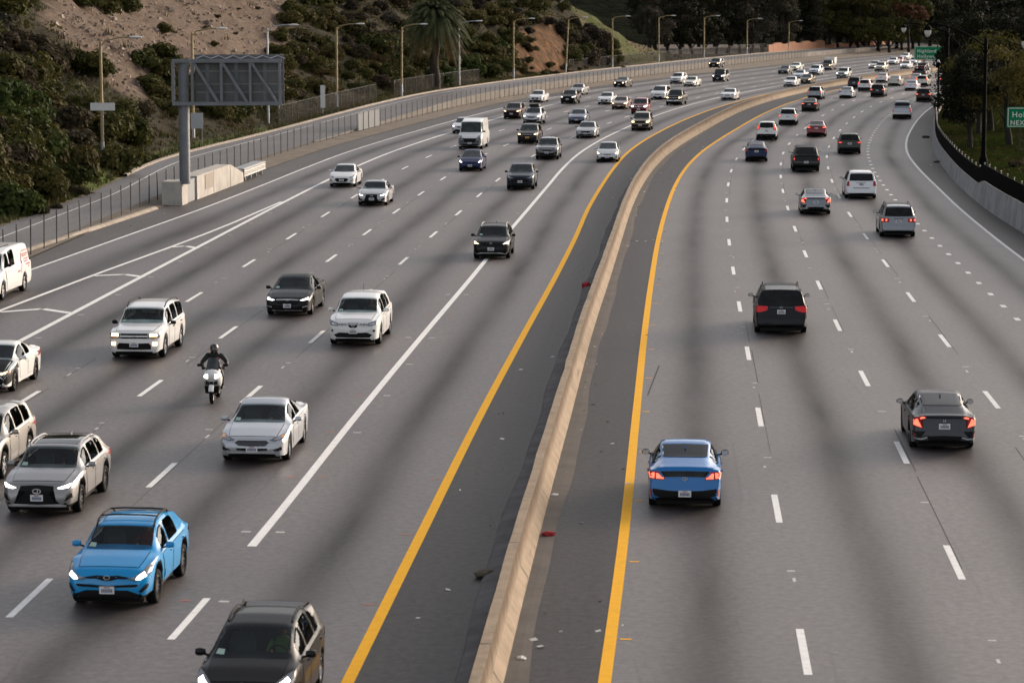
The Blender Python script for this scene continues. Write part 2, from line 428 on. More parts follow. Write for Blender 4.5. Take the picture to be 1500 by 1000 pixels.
# left carriageway: exit lane | four lanes | carpool lane
road = link('road', strip_mesh('road', [E_('EL', -0.1), E_('GL'), E_('A'), E_('B'), E_('C'), E_('HOV'), E_('YL', 0.06)], M_road))
lab(road, kind='structure')
road_r = link('road', strip_mesh('road', [E_('YR', -0.06), E_('R1'), E_('R2'), E_('R3'), E_('R4'), E_('RE', 0.1)], M_road))
lab(road_r, kind='structure')
sh = [('road_shoulder', [E_('EL', EL_OUT), E_('EL', -0.1)], M_gore), ('road_shoulder', [E_('YL', 0.06), E_('BR', -0.3)], M_shoulder),
      ('road_shoulder', [E_('BR', -0.1), E_('YR', -0.06)], M_shoulder), ('road_shoulder', [E_('RE', 0.1), E_('WR', 0.25)], M_shoulder)]
for nm, ed, mt in sh:
    lab(link(nm, strip_mesh(nm, ed, mt)), kind='structure')

# ---- painted markings
def paint_mat(name, col, wear):
    m, nt, b = newmat(name)
    geo = N(nt, 'NewGeometry')
    out, h = noise_mix(nt, col, tuple(c * wear for c in col), 3.5, 12, 0.46, 0.80, geo.outputs['Position'], 0.85)
    nt.links.new(out, b.inputs['Base Color']); b.inputs['Roughness'].default_value = 0.75; b.inputs['Specular IOR Level'].default_value = 0.15
    return m
M_white = paint_mat('white_road_paint', (0.82, 0.81, 0.79), 0.55)
M_yellow = paint_mat('yellow_road_paint', (0.84, 0.42, 0.014), 0.72)
M_dot = paint_mat('marker_dot_white', (0.55, 0.54, 0.52), 0.5)
M_reddot = simple('marker_dot_rust', (0.30, 0.10, 0.06), 0.6)

def ribbon(mb, nm, y0, y1, w, off=0.0, z=0.005, step=4.0, mi=0, woff=None):
    n = max(1, int(math.ceil((y1 - y0) / step)))
    v = []; f = []
    for i in range(n + 1):
        Y = y0 + (y1 - y0) * i / n
        o = off if not callable(off) else off(Y)
        a = pt(nm, Y, o - w / 2, z); c = pt(nm, Y, o + w / 2, z)
        v += [a, c]
        if i: f.append((2 * i - 2, 2 * i - 1, 2 * i + 1, 2 * i))
    mb.add(v, f, mi)

def arc(nm, y0=20, y1=640):
    """list of (Y, s) samples"""
    out = [(y0, 0.0)]
    y = y0; s = 0
    while y < y1:
        k = slope(nm, y + 0.5); s += math.sqrt(1 + k * k); y += 1.0
        out.append((y, s))
    return out
def y_at(tab, s):
    i = min(max(int(s), 0), len(tab) - 2)
    while i > 0 and tab[i][1] > s: i -= 1
    while i < len(tab) - 2 and tab[i + 1][1] < s: i += 1
    (ya, sa), (yb, sb) = tab[i], tab[i + 1]
    return ya + (yb - ya) * (s - sa) / (sb - sa)
PERIOD = 14.63
def dashes(mb, nm, ycs, length=3.66, w=0.16, y0=24, y1=600):
    tab = arc(nm)
    def s_of(Y):
        i = min(int(Y - 20), len(tab) - 2); return tab[i][1] + (Y - tab[i][0]) * (tab[i + 1][1] - tab[i][1])
    ang = [2 * math.pi * s_of(y) / PERIOD for y in ycs]
    ph = math.atan2(sum(math.sin(a) for a in ang), sum(math.cos(a) for a in ang)) / (2 * math.pi) * PERIOD
    s = ph
    out = []
    while s < tab[-1][1]:
        Y = y_at(tab, s) if s > 0 else 0
        if y0 < Y < y1:
            ribbon(mb, nm, y_at(tab, s - length / 2), y_at(tab, s + length / 2), w, step=2)
            out.append(Y)
        s += PERIOD
    return out
def Yof(y): return from_px(750, y).y

mk = MB()
mid = []
for nm, px in (('A', [515, 440, 390, 349, 287, 262, 243, 227]), ('B', [580, 492, 380, 340, 308, 282, 259]), ('C', [892, 709, 572, 493, 382, 343, 312, 284, 263]),
               ('R1', [752, 613, 517, 448, 395, 354]), ('R2', [656, 557, 476, 417, 372, 336]), ('R3', [586, 499, 434, 385, 347])):
    mid.append((nm, dashes(mk, nm, [Yof(p) for p in px])))
dashes(mk, 'HOV', [Yof(905)], y1=60)
ribbon(mk, 'HOV', Yof(800), 640, 0.22)
ribbon(mk, 'EL', 24, 640, 0.16)
ribbon(mk, 'GL', 24, 330, 0.24)
dashes(mk, 'GL', [345], y0=332)
ribbon(mk, 'RE', 24, 640, 0.18)
# gore: the upper line swings away from the lower one
gw = lambda Y: -sstep(168, 60, Y) * 3.6 - 0.05 if Y < 168 else -0.05
GU = [(14, 450), (140, 402), (250, 362), (300, 343), (340, 327), (372, 313)]
gp = [from_px(*p) for p in GU]
def gu_off(Y):
    pts = [(p.y, p.x - line('GL', p.y)) for p in gp]
    pts = [(60.0, -6.2)] + pts + [(170.0, -0.1)]
    for (ya, oa), (yb, ob) in zip(pts, pts[1:]):
        if Y <= yb: return oa + (ob - oa) * (Y - ya) / (yb - ya)
    return -0.1
ribbon(mk, 'GL', 60, 166, 0.20, off=gu_off, z=0.0055)
for (xa, ya), (xb, yb), (xc, yc) in (((0, 457), (62, 452.5), (103, 458.5)), ((137, 404), (183, 402), (208, 405.5)), ((250, 362), (272, 360.5), (288, 363.5)), ((-120, 532), (-70, 526), (-25, 533))):
    P = [from_px(xa, ya), from_px(xb, yb), from_px(xc, yc)]
    for a, c in zip(P, P[1:]):
        d = (c - a).normalized(); nrm = Vector((d.y, -d.x, 0)) * 0.19
        up = Vector((0, 0, 0.0065))
        mk.add([a - nrm + up, a + nrm + up, c + nrm + up, c - nrm + up], [(0, 1, 2, 3)])
# lane drop line on the right carriageway: short dashes
tabr = arc('R4')
s = 12.2
while s < 330:
    Y = y_at(tabr, s)
    if 40 < Y < 300: ribbon(mk, 'R4', y_at(tabr, s - 0.45), y_at(tabr, s + 0.45), 0.22, step=1)
    s += 4.52
dashes(mk, 'R4', [317], y0=305)
rngm = random.Random(5)
# raised markers and specks between the dashes
for nm, ys_ in mid:
    for Y in ys_:
        if Y > 330: continue
        for q in (7.3,):
            y = Y + q + rngm.uniform(-.3, .3)
            ribbon(mk, nm, y, y + 0.12, rngm.uniform(0.16, 0.26), off=rngm.uniform(-.08, .08), step=1, mi=1)
            if rngm.random() < .75:
                y2 = y + rngm.uniform(-2.0, -0.8)
                ribbon(mk, nm, y2, y2 + rngm.uniform(.2, .6), 0.07, off=rngm.uniform(-.12, .12), step=1, mi=1)
Y = 40
while Y < 200:
    for o in (-0.42, 0.42):
        ribbon(mk, 'HOV', Y, Y + 0.14, 0.22, off=o + rngm.uniform(-.05, .05), step=1, mi=rngm.choice((1, 2, 2)))
    ribbon(mk, 'GL', Y, Y + 0.14, 0.25, off=0.45, step=1, mi=1)
    Y += 7.315
markings = mk.obj('road_marking', [M_white, M_dot, M_reddot], road); lab(markings, kind='structure')
my = MB()
ribbon(my, 'YL', 24, 640, 0.24); ribbon(my, 'YR', 24, 640, 0.24)
Y = 44
while Y < 210:
    ribbon(my, 'YR', Y, Y + 0.1, 0.22, off=0.30, step=1); ribbon(my, 'YL', Y + 3, Y + 3.1, 0.26, off=-0.36, step=1, mi=1); Y += 7.315
lab(my.obj('road_marking', [M_yellow, M_reddot], road), kind='structure')
# lane joints: dark sealed seams beside the lane lines, tyre marks
M_seam = simple('tar_seam', (0.058, 0.052, 0.051), 0.8, spec=.15)
ms = MB()
for nm in ('A', 'B', 'C', 'R1', 'R2', 'R3'):
    Y = 30
    while Y < 330:
        ln = rngm.uniform(4, 15)
        if rngm.random() < .55: ribbon(ms, nm, Y, Y + ln, rngm.uniform(0.012, .026), off=0.13 + rngm.uniform(-.03, .03), z=0.0035)
        Y += ln + rngm.uniform(0, 3)
for (nm, y0, y1, o0, o1, w) in (('YR', 84, 91, .30, .62, .045), ('R3', 64, 74, -.5, -.4, .03), ('A', 172, 173.2, 2.0, 6.5, .05)):
    ribbon(ms, nm, y0, y1, w, off=lambda Y, y0=y0, y1=y1, o0=o0, o1=o1: o0 + (o1 - o0) * (Y - y0) / (y1 - y0), z=0.0035, step=1)
lab(ms.obj('road_seam', [M_seam], road), kind='structure')

# ---- concrete
def concrete(name, col, stain, scale=0.7, streak=True):
    m, nt, b = newmat(name)
    geo = N(nt, 'NewGeometry')
    c, h = noise_mix(nt, col, stain, scale, 8, 0.38, 0.70, geo.outputs['Position'], 0.65)
    if streak:
        mp = N(nt, 'Mapping'); mp.inputs['Scale'].default_value = (2.2, 2.2, 0.9); nt.links.new(geo.outputs['Position'], mp.inputs['Vector'])
        c, h2 = noise_mix(nt, c, tuple(k * 0.6 for k in stain), 1.0, 10, 0.5, 0.85, mp.outputs[0], 0.75)
    fine = N(nt, 'TexNoise'); fine.inputs['Scale'].default_value = 14; fine.inputs['Detail'].default_value = 6
    nt.links.new(geo.outputs['Position'], fine.inputs['Vector'])
    nt.links.new(c, b.inputs['Base Color']); b.inputs['Roughness'].default_value = 0.88
    bump(nt, b, fine.outputs[0], 0.3, 0.02)
    return m
def barrier_mat():
    m, nt, b = newmat('barrier_concrete')
    geo = N(nt, 'NewGeometry'); sep = N(nt, 'SeparateXYZ'); nt.links.new(geo.outputs['Position'], sep.inputs[0])
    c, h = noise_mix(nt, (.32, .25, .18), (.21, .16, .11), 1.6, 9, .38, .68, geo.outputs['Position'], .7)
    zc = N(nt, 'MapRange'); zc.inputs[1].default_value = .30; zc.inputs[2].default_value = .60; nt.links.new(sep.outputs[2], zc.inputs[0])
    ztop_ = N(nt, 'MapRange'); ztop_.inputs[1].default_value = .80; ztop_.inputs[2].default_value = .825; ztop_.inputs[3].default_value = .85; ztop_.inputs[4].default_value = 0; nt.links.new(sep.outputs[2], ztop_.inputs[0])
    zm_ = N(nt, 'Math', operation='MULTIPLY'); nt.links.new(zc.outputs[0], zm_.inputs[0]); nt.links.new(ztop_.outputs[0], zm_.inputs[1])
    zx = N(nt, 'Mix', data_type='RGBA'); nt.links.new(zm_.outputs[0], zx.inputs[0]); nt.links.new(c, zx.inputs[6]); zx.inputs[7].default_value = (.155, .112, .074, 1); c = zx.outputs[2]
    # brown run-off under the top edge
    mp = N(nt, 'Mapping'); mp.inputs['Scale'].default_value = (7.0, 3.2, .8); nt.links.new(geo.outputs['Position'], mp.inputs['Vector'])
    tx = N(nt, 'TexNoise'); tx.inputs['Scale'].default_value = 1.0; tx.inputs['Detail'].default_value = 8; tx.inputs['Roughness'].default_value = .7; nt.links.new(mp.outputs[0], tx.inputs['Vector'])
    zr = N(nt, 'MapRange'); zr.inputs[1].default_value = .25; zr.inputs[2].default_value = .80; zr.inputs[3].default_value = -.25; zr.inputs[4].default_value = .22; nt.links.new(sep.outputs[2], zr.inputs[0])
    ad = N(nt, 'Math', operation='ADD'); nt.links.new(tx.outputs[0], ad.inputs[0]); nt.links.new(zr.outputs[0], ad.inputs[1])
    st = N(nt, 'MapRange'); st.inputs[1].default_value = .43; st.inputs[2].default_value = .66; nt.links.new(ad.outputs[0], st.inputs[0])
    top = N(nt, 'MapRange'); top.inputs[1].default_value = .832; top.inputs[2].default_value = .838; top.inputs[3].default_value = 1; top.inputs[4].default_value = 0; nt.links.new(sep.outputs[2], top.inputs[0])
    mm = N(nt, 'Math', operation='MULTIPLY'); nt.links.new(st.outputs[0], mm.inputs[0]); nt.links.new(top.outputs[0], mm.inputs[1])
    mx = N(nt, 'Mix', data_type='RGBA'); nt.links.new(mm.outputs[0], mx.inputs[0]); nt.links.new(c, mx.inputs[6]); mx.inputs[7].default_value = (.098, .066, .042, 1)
    # black scuffs from tyres along the face
    mp2 = N(nt, 'Mapping'); mp2.inputs['Scale'].default_value = (.8, .28, 5.0); nt.links.new(geo.outputs['Position'], mp2.inputs['Vector'])
    t2 = N(nt, 'TexNoise'); t2.inputs['Scale'].default_value = 1.0; t2.inputs['Detail'].default_value = 6; nt.links.new(mp2.outputs[0], t2.inputs['Vector'])
    s2 = N(nt, 'MapRange'); s2.inputs[1].default_value = .60; s2.inputs[2].default_value = .72; s2.inputs[4].default_value = .55; nt.links.new(t2.outputs[0], s2.inputs[0])
    mx2 = N(nt, 'Mix', data_type='RGBA'); nt.links.new(s2.outputs[0], mx2.inputs[0]); nt.links.new(mx.outputs[2], mx2.inputs[6]); mx2.inputs[7].default_value = (.10, .082, .065, 1)
    nt.links.new(mx2.outputs[2], b.inputs['Base Color']); b.inputs['Roughness'].default_value = .92; b.inputs['Specular IOR Level'].default_value = .25
    fine = N(nt, 'TexNoise'); fine.inputs['Scale'].default_value = 12; fine.inputs['Detail'].default_value = 6; nt.links.new(geo.outputs['Position'], fine.inputs['Vector'])
    bump(nt, b, fine.outputs[0], .45, .03)
    return m
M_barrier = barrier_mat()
_unused = lambda: concrete('barrier_concrete', (0.245, 0.19, 0.138), (0.135, 0.10, 0.068), 0.55)
M_wallgrey = concrete('wall_concrete', (0.32, 0.325, 0.33), (0.19, 0.19, 0.19), 0.8)
M_block = concrete('block_concrete', (0.46, 0.43, 0.39), (0.33, 0.31, 0.285), 0.6)
M_kerb = concrete('kerb_concrete', (0.34, 0.29, 0.235), (0.20, 0.165, 0.13), 0.9, False)

def sweep(name, nm, prof, ys, mats, closed=False, mi=None):
    """prof: (offset, z) or function of Y; swept along a line"""
    v = []; f = []; mm = []
    m = None
    for i, Y in enumerate(ys):
        pr = prof(Y) if callable(prof) else prof
        m = len(pr)
        for o, z in pr: v.append(pt(nm, Y, o, z))
        if i:
            for k in range(m - 1 + (1 if closed else 0)):
                a = (i - 1) * m + k; c = (i - 1) * m + (k + 1) % m
                f.append((a, c, c + m, a + m)); mm.append(mi[k] if mi else 0)
    if closed:
        f.append(tuple(range(m - 1, -1, -1))); mm.append(0)
        f.append(tuple(range((len(ys) - 1) * m, len(ys) * m))); mm.append(0)
    return pydata(name, v, f, mats, mi=mm)

# median barrier: safety shape; the base flares out beyond y = 150 as in the photo
def barrier_prof(Y):
    k = sstep(150, 260, Y)
    e = 0.10 * k
    wob = 0.03 * noise.noise(Vector((Y * .6, 0, 0))) + 0.02 * noise.noise(Vector((Y * 1.9, 3, 0)))
    return [(-0.62 - e, 0.0), (-0.60 - e, 0.08), (-0.44, 0.33), (-0.40 + wob, 0.84), (-0.20 + wob, 0.84), (-0.16, 0.33), (0.0 + e, 0.08), (0.02 + e, 0.0)]
ybar = [18 + 2.0 * i for i in range(int(690 / 2))]
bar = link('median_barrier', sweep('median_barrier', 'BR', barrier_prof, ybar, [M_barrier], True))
lab(bar, 'long stained concrete barrier down the middle of the freeway', 'barrier')
M_joint = simple('joint_dark', (0.09, 0.07, 0.05), 0.9)
for i in range(40):
    Y = 47.5 + i * 9.14
    joint = MB(); eps = .005; row = []
    for (oa, za) in barrier_prof(Y)[3:8]: row += [pt('BR', Y, oa + eps, za + eps), pt('BR', Y + .05, oa + eps, za + eps)]
    joint.add(row, [(2 * k, 2 * k + 2, 2 * k + 3, 2 * k + 1) for k in range(4)])
    joint.obj('joint', [M_joint], bar)
# asphalt dike on the left foot of the barrier and a gutter on its right
M_dike = simple('dike_asphalt', (0.115, 0.110, 0.112), 0.9, var=.25, scale=1.0, spec=.15)
def dike(Y):
    w = 0.40 + 0.05 * math.sin(Y * .23) + .03 * math.sin(Y * .61)
    return [(-0.58 - w, 0.004), (-0.58 - w * .8, 0.10), (-0.605, 0.16)]
lab(link('asphalt_dike', sweep('asphalt_dike', 'BR', dike, ybar, [M_dike])), kind='structure')
M_gut = concrete('gutter_grime', (0.082, 0.070, 0.060), (0.045, 0.040, 0.038), 0.8, False)
def gutter(Y):
    w = 0.40 + 0.06 * math.sin(Y * .19) + .03 * math.sin(Y * .57)
    return [(0.0, 0.03), (0.03 + w * .5, 0.022), (0.03 + w, 0.0045)]
lab(link('gutter_strip', sweep('gutter_strip', 'BR', gutter, ybar, [M_gut])), kind='structure')

# ---- right retaining wall, stepping higher near the bump, with a black screen fence on it
def wall_h(Y):
    return 1.02 + 0.42 * (1 - sstep(163.5, 168.5, Y)) + 0.36 * (sstep(236, 240, Y)) - 0.1 * sstep(150, 60, Y)
ywall = [40 + 1.0 * i for i in range(300)]
wr = link('retaining_wall', sweep('retaining_wall', 'WR', lambda Y: [(0, 0), (0.10, wall_h(Y) * .5), (0.20, wall_h(Y)), (0.48, wall_h(Y)), (0.48, 0)], ywall, [M_wallgrey], True))
lab(wr, 'grey concrete retaining wall along the right shoulder below the black fence', 'wall')
M_screen = simple('black_screen', (0.0035, 0.0035, 0.004), 0.9, var=.3, scale=2, spec=.02)
M_fencegrey = simple('galvanised_steel', (0.30, 0.30, 0.30), 0.5, 0.4)
scr = link('screen_fence', sweep('screen_fence', 'WR', lambda Y: [(0.27, wall_h(Y) + .02), (0.26, wall_h(Y) + 1.0), (0.32, wall_h(Y) + 1.0), (0.33, wall_h(Y) + .02)], ywall[:245], [M_screen], True))
lab(scr, 'black screened fence on top of the right retaining wall', 'fence')
pm = MB(); kk = 0
for Y in range(60, 285, 3):
    p = pt('WR', Y, 0.36, wall_h(Y) + .02)
    b_ = MB(); b_.tube([(0, 0, 0), (0, 0, 1.08)], 0.03, 6); b_.lathe([(0.001, 1.14), (0.05, 1.11), (0.05, 1.07), (0.03, 1.05)], Matrix(), 6)
    if kk == 0: fpost = b_.mesh('fence_post', [M_fencegrey], True)
    link('post', fpost, scr, p); kk += 1

# ---- frontage road, kerb, verge
def fz(Y): return 1.0 * sstep(235, 345, Y)
FN_OFF_L = lambda Y: -(5.2 + 2.6 * sstep(165, 215, Y))
def fr_edge(side):
    def g(Y):
        o = -0.75 if side == 'r' else FN_OFF_L(Y)
        return pt('FN', Y, o, fz(Y) + 0.012)
    return g
M_front = asphalt('frontage_asphalt', (0.155, 0.15, 0.152), (0.115, 0.11, 0.112), False)
fr = link('frontage_road', strip_mesh('frontage_road', [fr_edge('l'), lambda Y: (fr_edge('l')(Y) + fr_edge('r')(Y)) / 2, fr_edge('r')], M_front)); lab(fr, kind='structure')
# dirt strip between shoulder and fence
ds = strip_mesh('dirt_strip', [lambda Y: pt('FN', Y, -0.76, max(0.02, fz(Y) * 0.25)), lambda Y: pt('FN', Y, 0.3, 0.05), lambda Y: pt('EL', Y, EL_OUT, 0.03)], M_dirt)
lab(link('dirt_strip', ds), kind='structure')
lab(link('kerb', sweep('kerb', 'EL', [(EL_OUT - .35, 0.0), (EL_OUT - .3, 0.16), (EL_OUT - .08, 0.15), (EL_OUT + .05, 0.004)], [18 + 2 * i for i in range(72)] , [M_kerb])), kind='structure')
M_fwall = concrete('frontage_wall_concrete', (0.22, 0.20, 0.18), (0.135, 0.12, 0.105), 0.5)
# low retaining wall where the frontage road climbs
lw = link('frontage_wall', sweep('frontage_wall', 'FN', lambda Y: [(-0.45, 0.0), (-0.45, fz(Y) + .12), (-0.74, fz(Y) + .12), (-0.74, 0.0)], [236 + 3 * i for i in range(140)], [M_fwall], True))
lab(lw, 'low pale concrete wall holding up the frontage road beyond the fence', 'wall')
lab(link('kerb', sweep('kerb', 'FN', lambda Y: [(FN_OFF_L(Y) - .28, fz(Y) - .05), (FN_OFF_L(Y) - .28, fz(Y) + .16), (FN_OFF_L(Y) - .02, fz(Y) + .15), (FN_OFF_L(Y), fz(Y))], [190 + 3 * i for i in range(150)], [M_kerb])), kind='structure')
fm = MB(); ribbon(fm, 'FN', 30, 420, 0.10, off=lambda Y: FN_OFF_L(Y) + 1.5 if Y > 176 else FN_OFF_L(Y) + 1.5, z=0.02)
def lift(mb):
    mb.v = [(x, y, z + fz(y)) for x, y, z in mb.v]
lift(fm); lab(fm.obj('road_marking', [M_white], fr), kind='structure')

# ---- hillside on the left
def hill_w(X, Y): return line('FN', Y) + FN_OFF_L(Y) - 0.28 - X     # metres left of the frontage kerb
def hill_raw(w, Y):
    if w <= 0: return fz(Y)
    k = 1 - sstep(478, 545, Y)
    toe = 1.2 + 2.2 * noise.noise(Vector((Y * .03, 3.1, 0))) + 2.0 * sstep(250, 300, Y) * (1 - sstep(395, 430, Y))
    toe = max(0.4, toe)
    u = max(0, w - toe)
    sl = 0.66 + 0.16 * noise.noise(Vector((Y * .018, 7.7, 0)))
    # steep orange cut bank around Y 400..450
    cut = sstep(392, 404, Y) * (1 - sstep(440, 456, Y))
    sl = sl + cut * 0.75 * (1 - sstep(6, 12, u))
    z = sl * min(u, 34) + 0.42 * max(0, u - 34)
    n1 = noise.fractal(Vector((w * .10, Y * .07, 1.7)), 0.9, 2.0, 5)
    n2 = noise.fractal(Vector((w * .45, Y * .35, 9.2)), 0.8, 2.0, 4)
    amp = sstep(0.5, 9, u)
    gul = cut * 1.9 * abs(noise.noise(Vector((Y * .55, w * .1, 4.4)))) * amp * 2
    z += amp * (1.5 * n1 + 0.42 * n2) - gul
    return fz(Y) + max(0.03 * min(w, 3), z) * k + 0.1 * (1 - k)
def ground_z(X, Y):
    w = hill_w(X, Y)
    if w > 0: return hill_raw(w, Y)
    w2 = X - line('WR', Y) - 0.5
    if w2 > 0: return right_z(w2, Y)
    return 0.0
def right_z(w, Y):
    return 0.55 + 0.075 * min(w, 40) + 0.25 * noise.noise(Vector((w * .12, Y * .05, 2.2))) + 0.10 * noise.noise(Vector((w * .5, Y * .3, 5)))
def hit(px, py, y0=60, y1=700):
    """first point of the terrain on the sight line of a photo pixel"""
    u = (px - 750) / FPX; v = (py - 500) / FPX
    fy = math.cos(PITCH) - v * math.sin(PITCH); fzz = -math.sin(PITCH) - v * math.cos(PITCH)
    Y = y0
    while Y < y1:
        t = Y / fy; X = u * t; z = CAM_H + fzz * t
        if z <= ground_z(X, Y): return Vector((X, Y, ground_z(X, Y)))
        Y += 0.75
    return None
def px_of(p):
    dz = p.z - CAM_H
    d = p.y * math.cos(PITCH) - dz * math.sin(PITCH); u = p.y * math.sin(PITCH) + dz * math.cos(PITCH)
    return 750 + FPX * p.x / d, 500 - FPX * u / d

def in_poly(x, y, P):
    c = False; j = len(P) - 1
    for i in range(len(P)):
        if (P[i][1] > y) != (P[j][1] > y) and x < (P[j][0] - P[i][0]) * (y - P[i][1]) / (P[j][1] - P[i][1]) + P[i][0]: c = not c
        j = i
    return c
Z_SCREE = [(95, -40), (440, -40), (420, 60), (395, 110), (330, 118), (285, 128), (255, 140), (205, 150), (165, 130), (110, 70), (60, 30)]
Z_GREEN = [(812, -30), (890, -20), (958, 60), (975, 92), (900, 92), (872, 55), (845, 30)]
Z_CUT = [(745, 60), (790, 35), (815, 20), (832, 105), (828, 112), (760, 112)]
HYS = [30 + 1.6 * i for i in range(int(540 / 1.6))]
HWS = [0, .6, 1.2, 2, 2.8, 3.6, 4.4, 5.2, 6, 7, 8, 9, 10, 11, 12, 13, 14, 15, 16, 17, 18, 19, 20, 21, 22, 23.5, 25, 27, 29, 31, 34, 38, 44, 52, 64, 80, 110, 150, 200]
hv = []; hf = []; hcol = []
for Y in HYS:
    for w in HWS:
        X = line('FN', Y) + FN_OFF_L(Y) - 0.28 - w
        z = hill_raw(w, Y)
        hv.append((X, Y, z if w else fz(Y) - .1))
        x, y = px_of(Vector((X, Y, z)))
        j = 14 * noise.noise(Vector((X * .3, Y * .15, 0)))
        zone = 0
        if in_poly(x + j, y + j * .6, Z_SCREE) and 190 < Y < 400: zone = 1
        elif in_poly(x + j * .5, y + j * .4, Z_GREEN): zone = 2
        elif in_poly(x + j * .4, y + j * .3, Z_CUT): zone = 3
        elif w < 2.0 and Y < 260: zone = 4
        hcol.append(zone)
mw = len(HWS)
for i in range(len(HYS) - 1):
    for k in range(mw - 1):
        a = i * mw + k
        hf.append((a + 1, a, a + mw, a + mw + 1))
M_hill, nt, b = newmat('hillside')
geo = N(nt, 'NewGeometry')
at = {}
for nm in ('scree', 'green', 'cut', 'verge'):
    n_ = N(nt, 'Attribute'); n_.attribute_name = nm; at[nm] = n_.outputs['Fac']
base, hh = noise_mix(nt, (0.040, 0.032, 0.018), (0.018, 0.018, 0.008), 0.35, 8, coord=geo.outputs['Position'])
mp = N(nt, 'Mapping'); mp.inputs['Scale'].default_value = (0.7, 0.45, 1.0); nt.links.new(geo.outputs['Position'], mp.inputs['Vector'])
scree, hs = noise_mix(nt, (0.190, 0.140, 0.106), (0.070, 0.052, 0.038), 1.6, 12, 0.36, 0.66, mp.outputs[0], 0.78)
grn, _ = noise_mix(nt, (0.060, 0.080, 0.016), (0.115, 0.088, 0.045), 0.22, 7, 0.36, 0.62, geo.outputs['Position'])
cut, _ = noise_mix(nt, (0.20, 0.100, 0.046), (0.085, 0.048, 0.026), 0.7, 9, 0.38, 0.66, geo.outputs['Position'])
ver, _ = noise_mix(nt, (0.070, 0.110, 0.014), (0.085, 0.085, 0.028), 0.8, 6, coord=geo.outputs['Position'])
mpc = N(nt, 'Mapping'); mpc.inputs['Scale'].default_value = (1.1, 1.1, .25); nt.links.new(geo.outputs['Position'], mpc.inputs['Vector'])
cut, hc = noise_mix(nt, cut, (.055, .036, .020), 1.0, 10, .46, .60, mpc.outputs[0], .7)
c = base
for nm, cc in (('scree', scree), ('green', grn), ('cut', cut), ('verge', ver)):
    mx = N(nt, 'Mix', data_type='RGBA'); nt.links.new(at[nm], mx.inputs[0]); nt.links.new(c, mx.inputs[6]); nt.links.new(cc, mx.inputs[7]); c = mx.outputs[2]
nt.links.new(c, b.inputs['Base Color']); b.inputs['Roughness'].default_value = 0.97; b.inputs['Specular IOR Level'].default_value = 0.15
bump(nt, b, hs, 0.9, 0.35)
hme = pydata('hill', hv, hf, [M_hill], True)
for k, nm in enumerate(('scree', 'green', 'cut', 'verge'), 1):
    a_ = hme.attributes.new(nm, 'FLOAT', 'POINT')
    a_.data.foreach_set('value', [1.0 if z == k else 0.0 for z in hcol])
hill = link('hill', hme); lab(hill, kind='structure')

# ---- ground beyond the right wall
rv = []; rf = []
RYS = [40 + 4 * i for i in range(140)]; RWS = [0, 1, 2, 3, 4, 6, 8, 10, 13, 16, 20, 25, 32, 40, 60, 90]
for Y in RYS:
    for w in RWS:
        rv.append((line('WR', Y) + 0.5 + w, Y, right_z(w, Y)))
mr_ = len(RWS)
for i in range(len(RYS) - 1):
    for k in range(mr_ - 1):
        a = i * mr_ + k; rf.append((a, a + 1, a + mr_ + 1, a + mr_))
M_lawn, nt, b = newmat('rough_grass')
geo = N(nt, 'NewGeometry')
c1, h1 = noise_mix(nt, (0.022, 0.034, 0.006), (0.028, 0.024, 0.009), 0.28, 8, 0.42, 0.62, geo.outputs['Position'])
c1, h1 = noise_mix(nt, c1, (0.014, 0.013, 0.006), 3.0, 5, 0.4, 0.8, geo.outputs['Position'])
nt.links.new(c1, b.inputs['Base Color']); b.inputs['Roughness'].default_value = 1.0; b.inputs['Specular IOR Level'].default_value = 0.0
bump(nt, b, h1, 0.8, 0.15)
lab(link('bank', pydata('bank', rv, rf, [M_lawn], True)), kind='structure')

# ---- far wooded hills closing the view
fv = []; ff = []
HP = ((0, -2), (40, 14), (110, 44), (220, 95), (380, 165), (560, 215), (800, 235))
for i in range(110):
    X = -1700 + i * 24
    fall = 1 - .72 * sstep(250, 800, X)
    for k, (dy, zz) in enumerate(HP):
        n1 = noise.noise(Vector((i * .17, k * .6, 8.8))) + .5 * noise.noise(Vector((i * .05, 2.0, k * .2)))
        fv.append((X, 745 + dy + 22 * n1, zz * fall * (1 + .22 * n1)))
for i in range(109):
    for k in range(6):
        a = i * 7 + k; ff.append((a, a + 7, a + 8, a + 1))
M_far, nt, b = newmat('far_scrub')
geo = N(nt, 'NewGeometry')
c1, h1 = noise_mix(nt, (0.020, 0.022, 0.010), (0.008, 0.009, 0.005), 0.12, 9, coord=geo.outputs['Position'])
nt.links.new(c1, b.inputs['Base Color']); b.inputs['Roughness'].default_value = 1.0; b.inputs['Specular IOR Level'].default_value = 0.05
bump(nt, b, h1, 1.0, 3.0)
lab(link('far_hills', pydata('far_hills', fv, ff, [M_far], True)), kind='structure')

# ================================================================== VEHICLES
def smooth_interp(pts, ts, sig):
    xs = [p[0] for p in pts]; ys = [p[1] for p in pts]
    fine = np.arange(xs[0] - .6, xs[-1] + .6, 0.01)
    y = np.interp(fine, xs, ys)
    if sig > 0:
        k = np.exp(-0.5 * (np.arange(-int(4 * sig / .01), int(4 * sig / .01) + 1) * .01 / sig) ** 2); k /= k.sum()
        y = np.convolve(np.pad(y, len(k) // 2, mode='edge'), k, mode='valid')
    return np.interp(ts, fine, y)

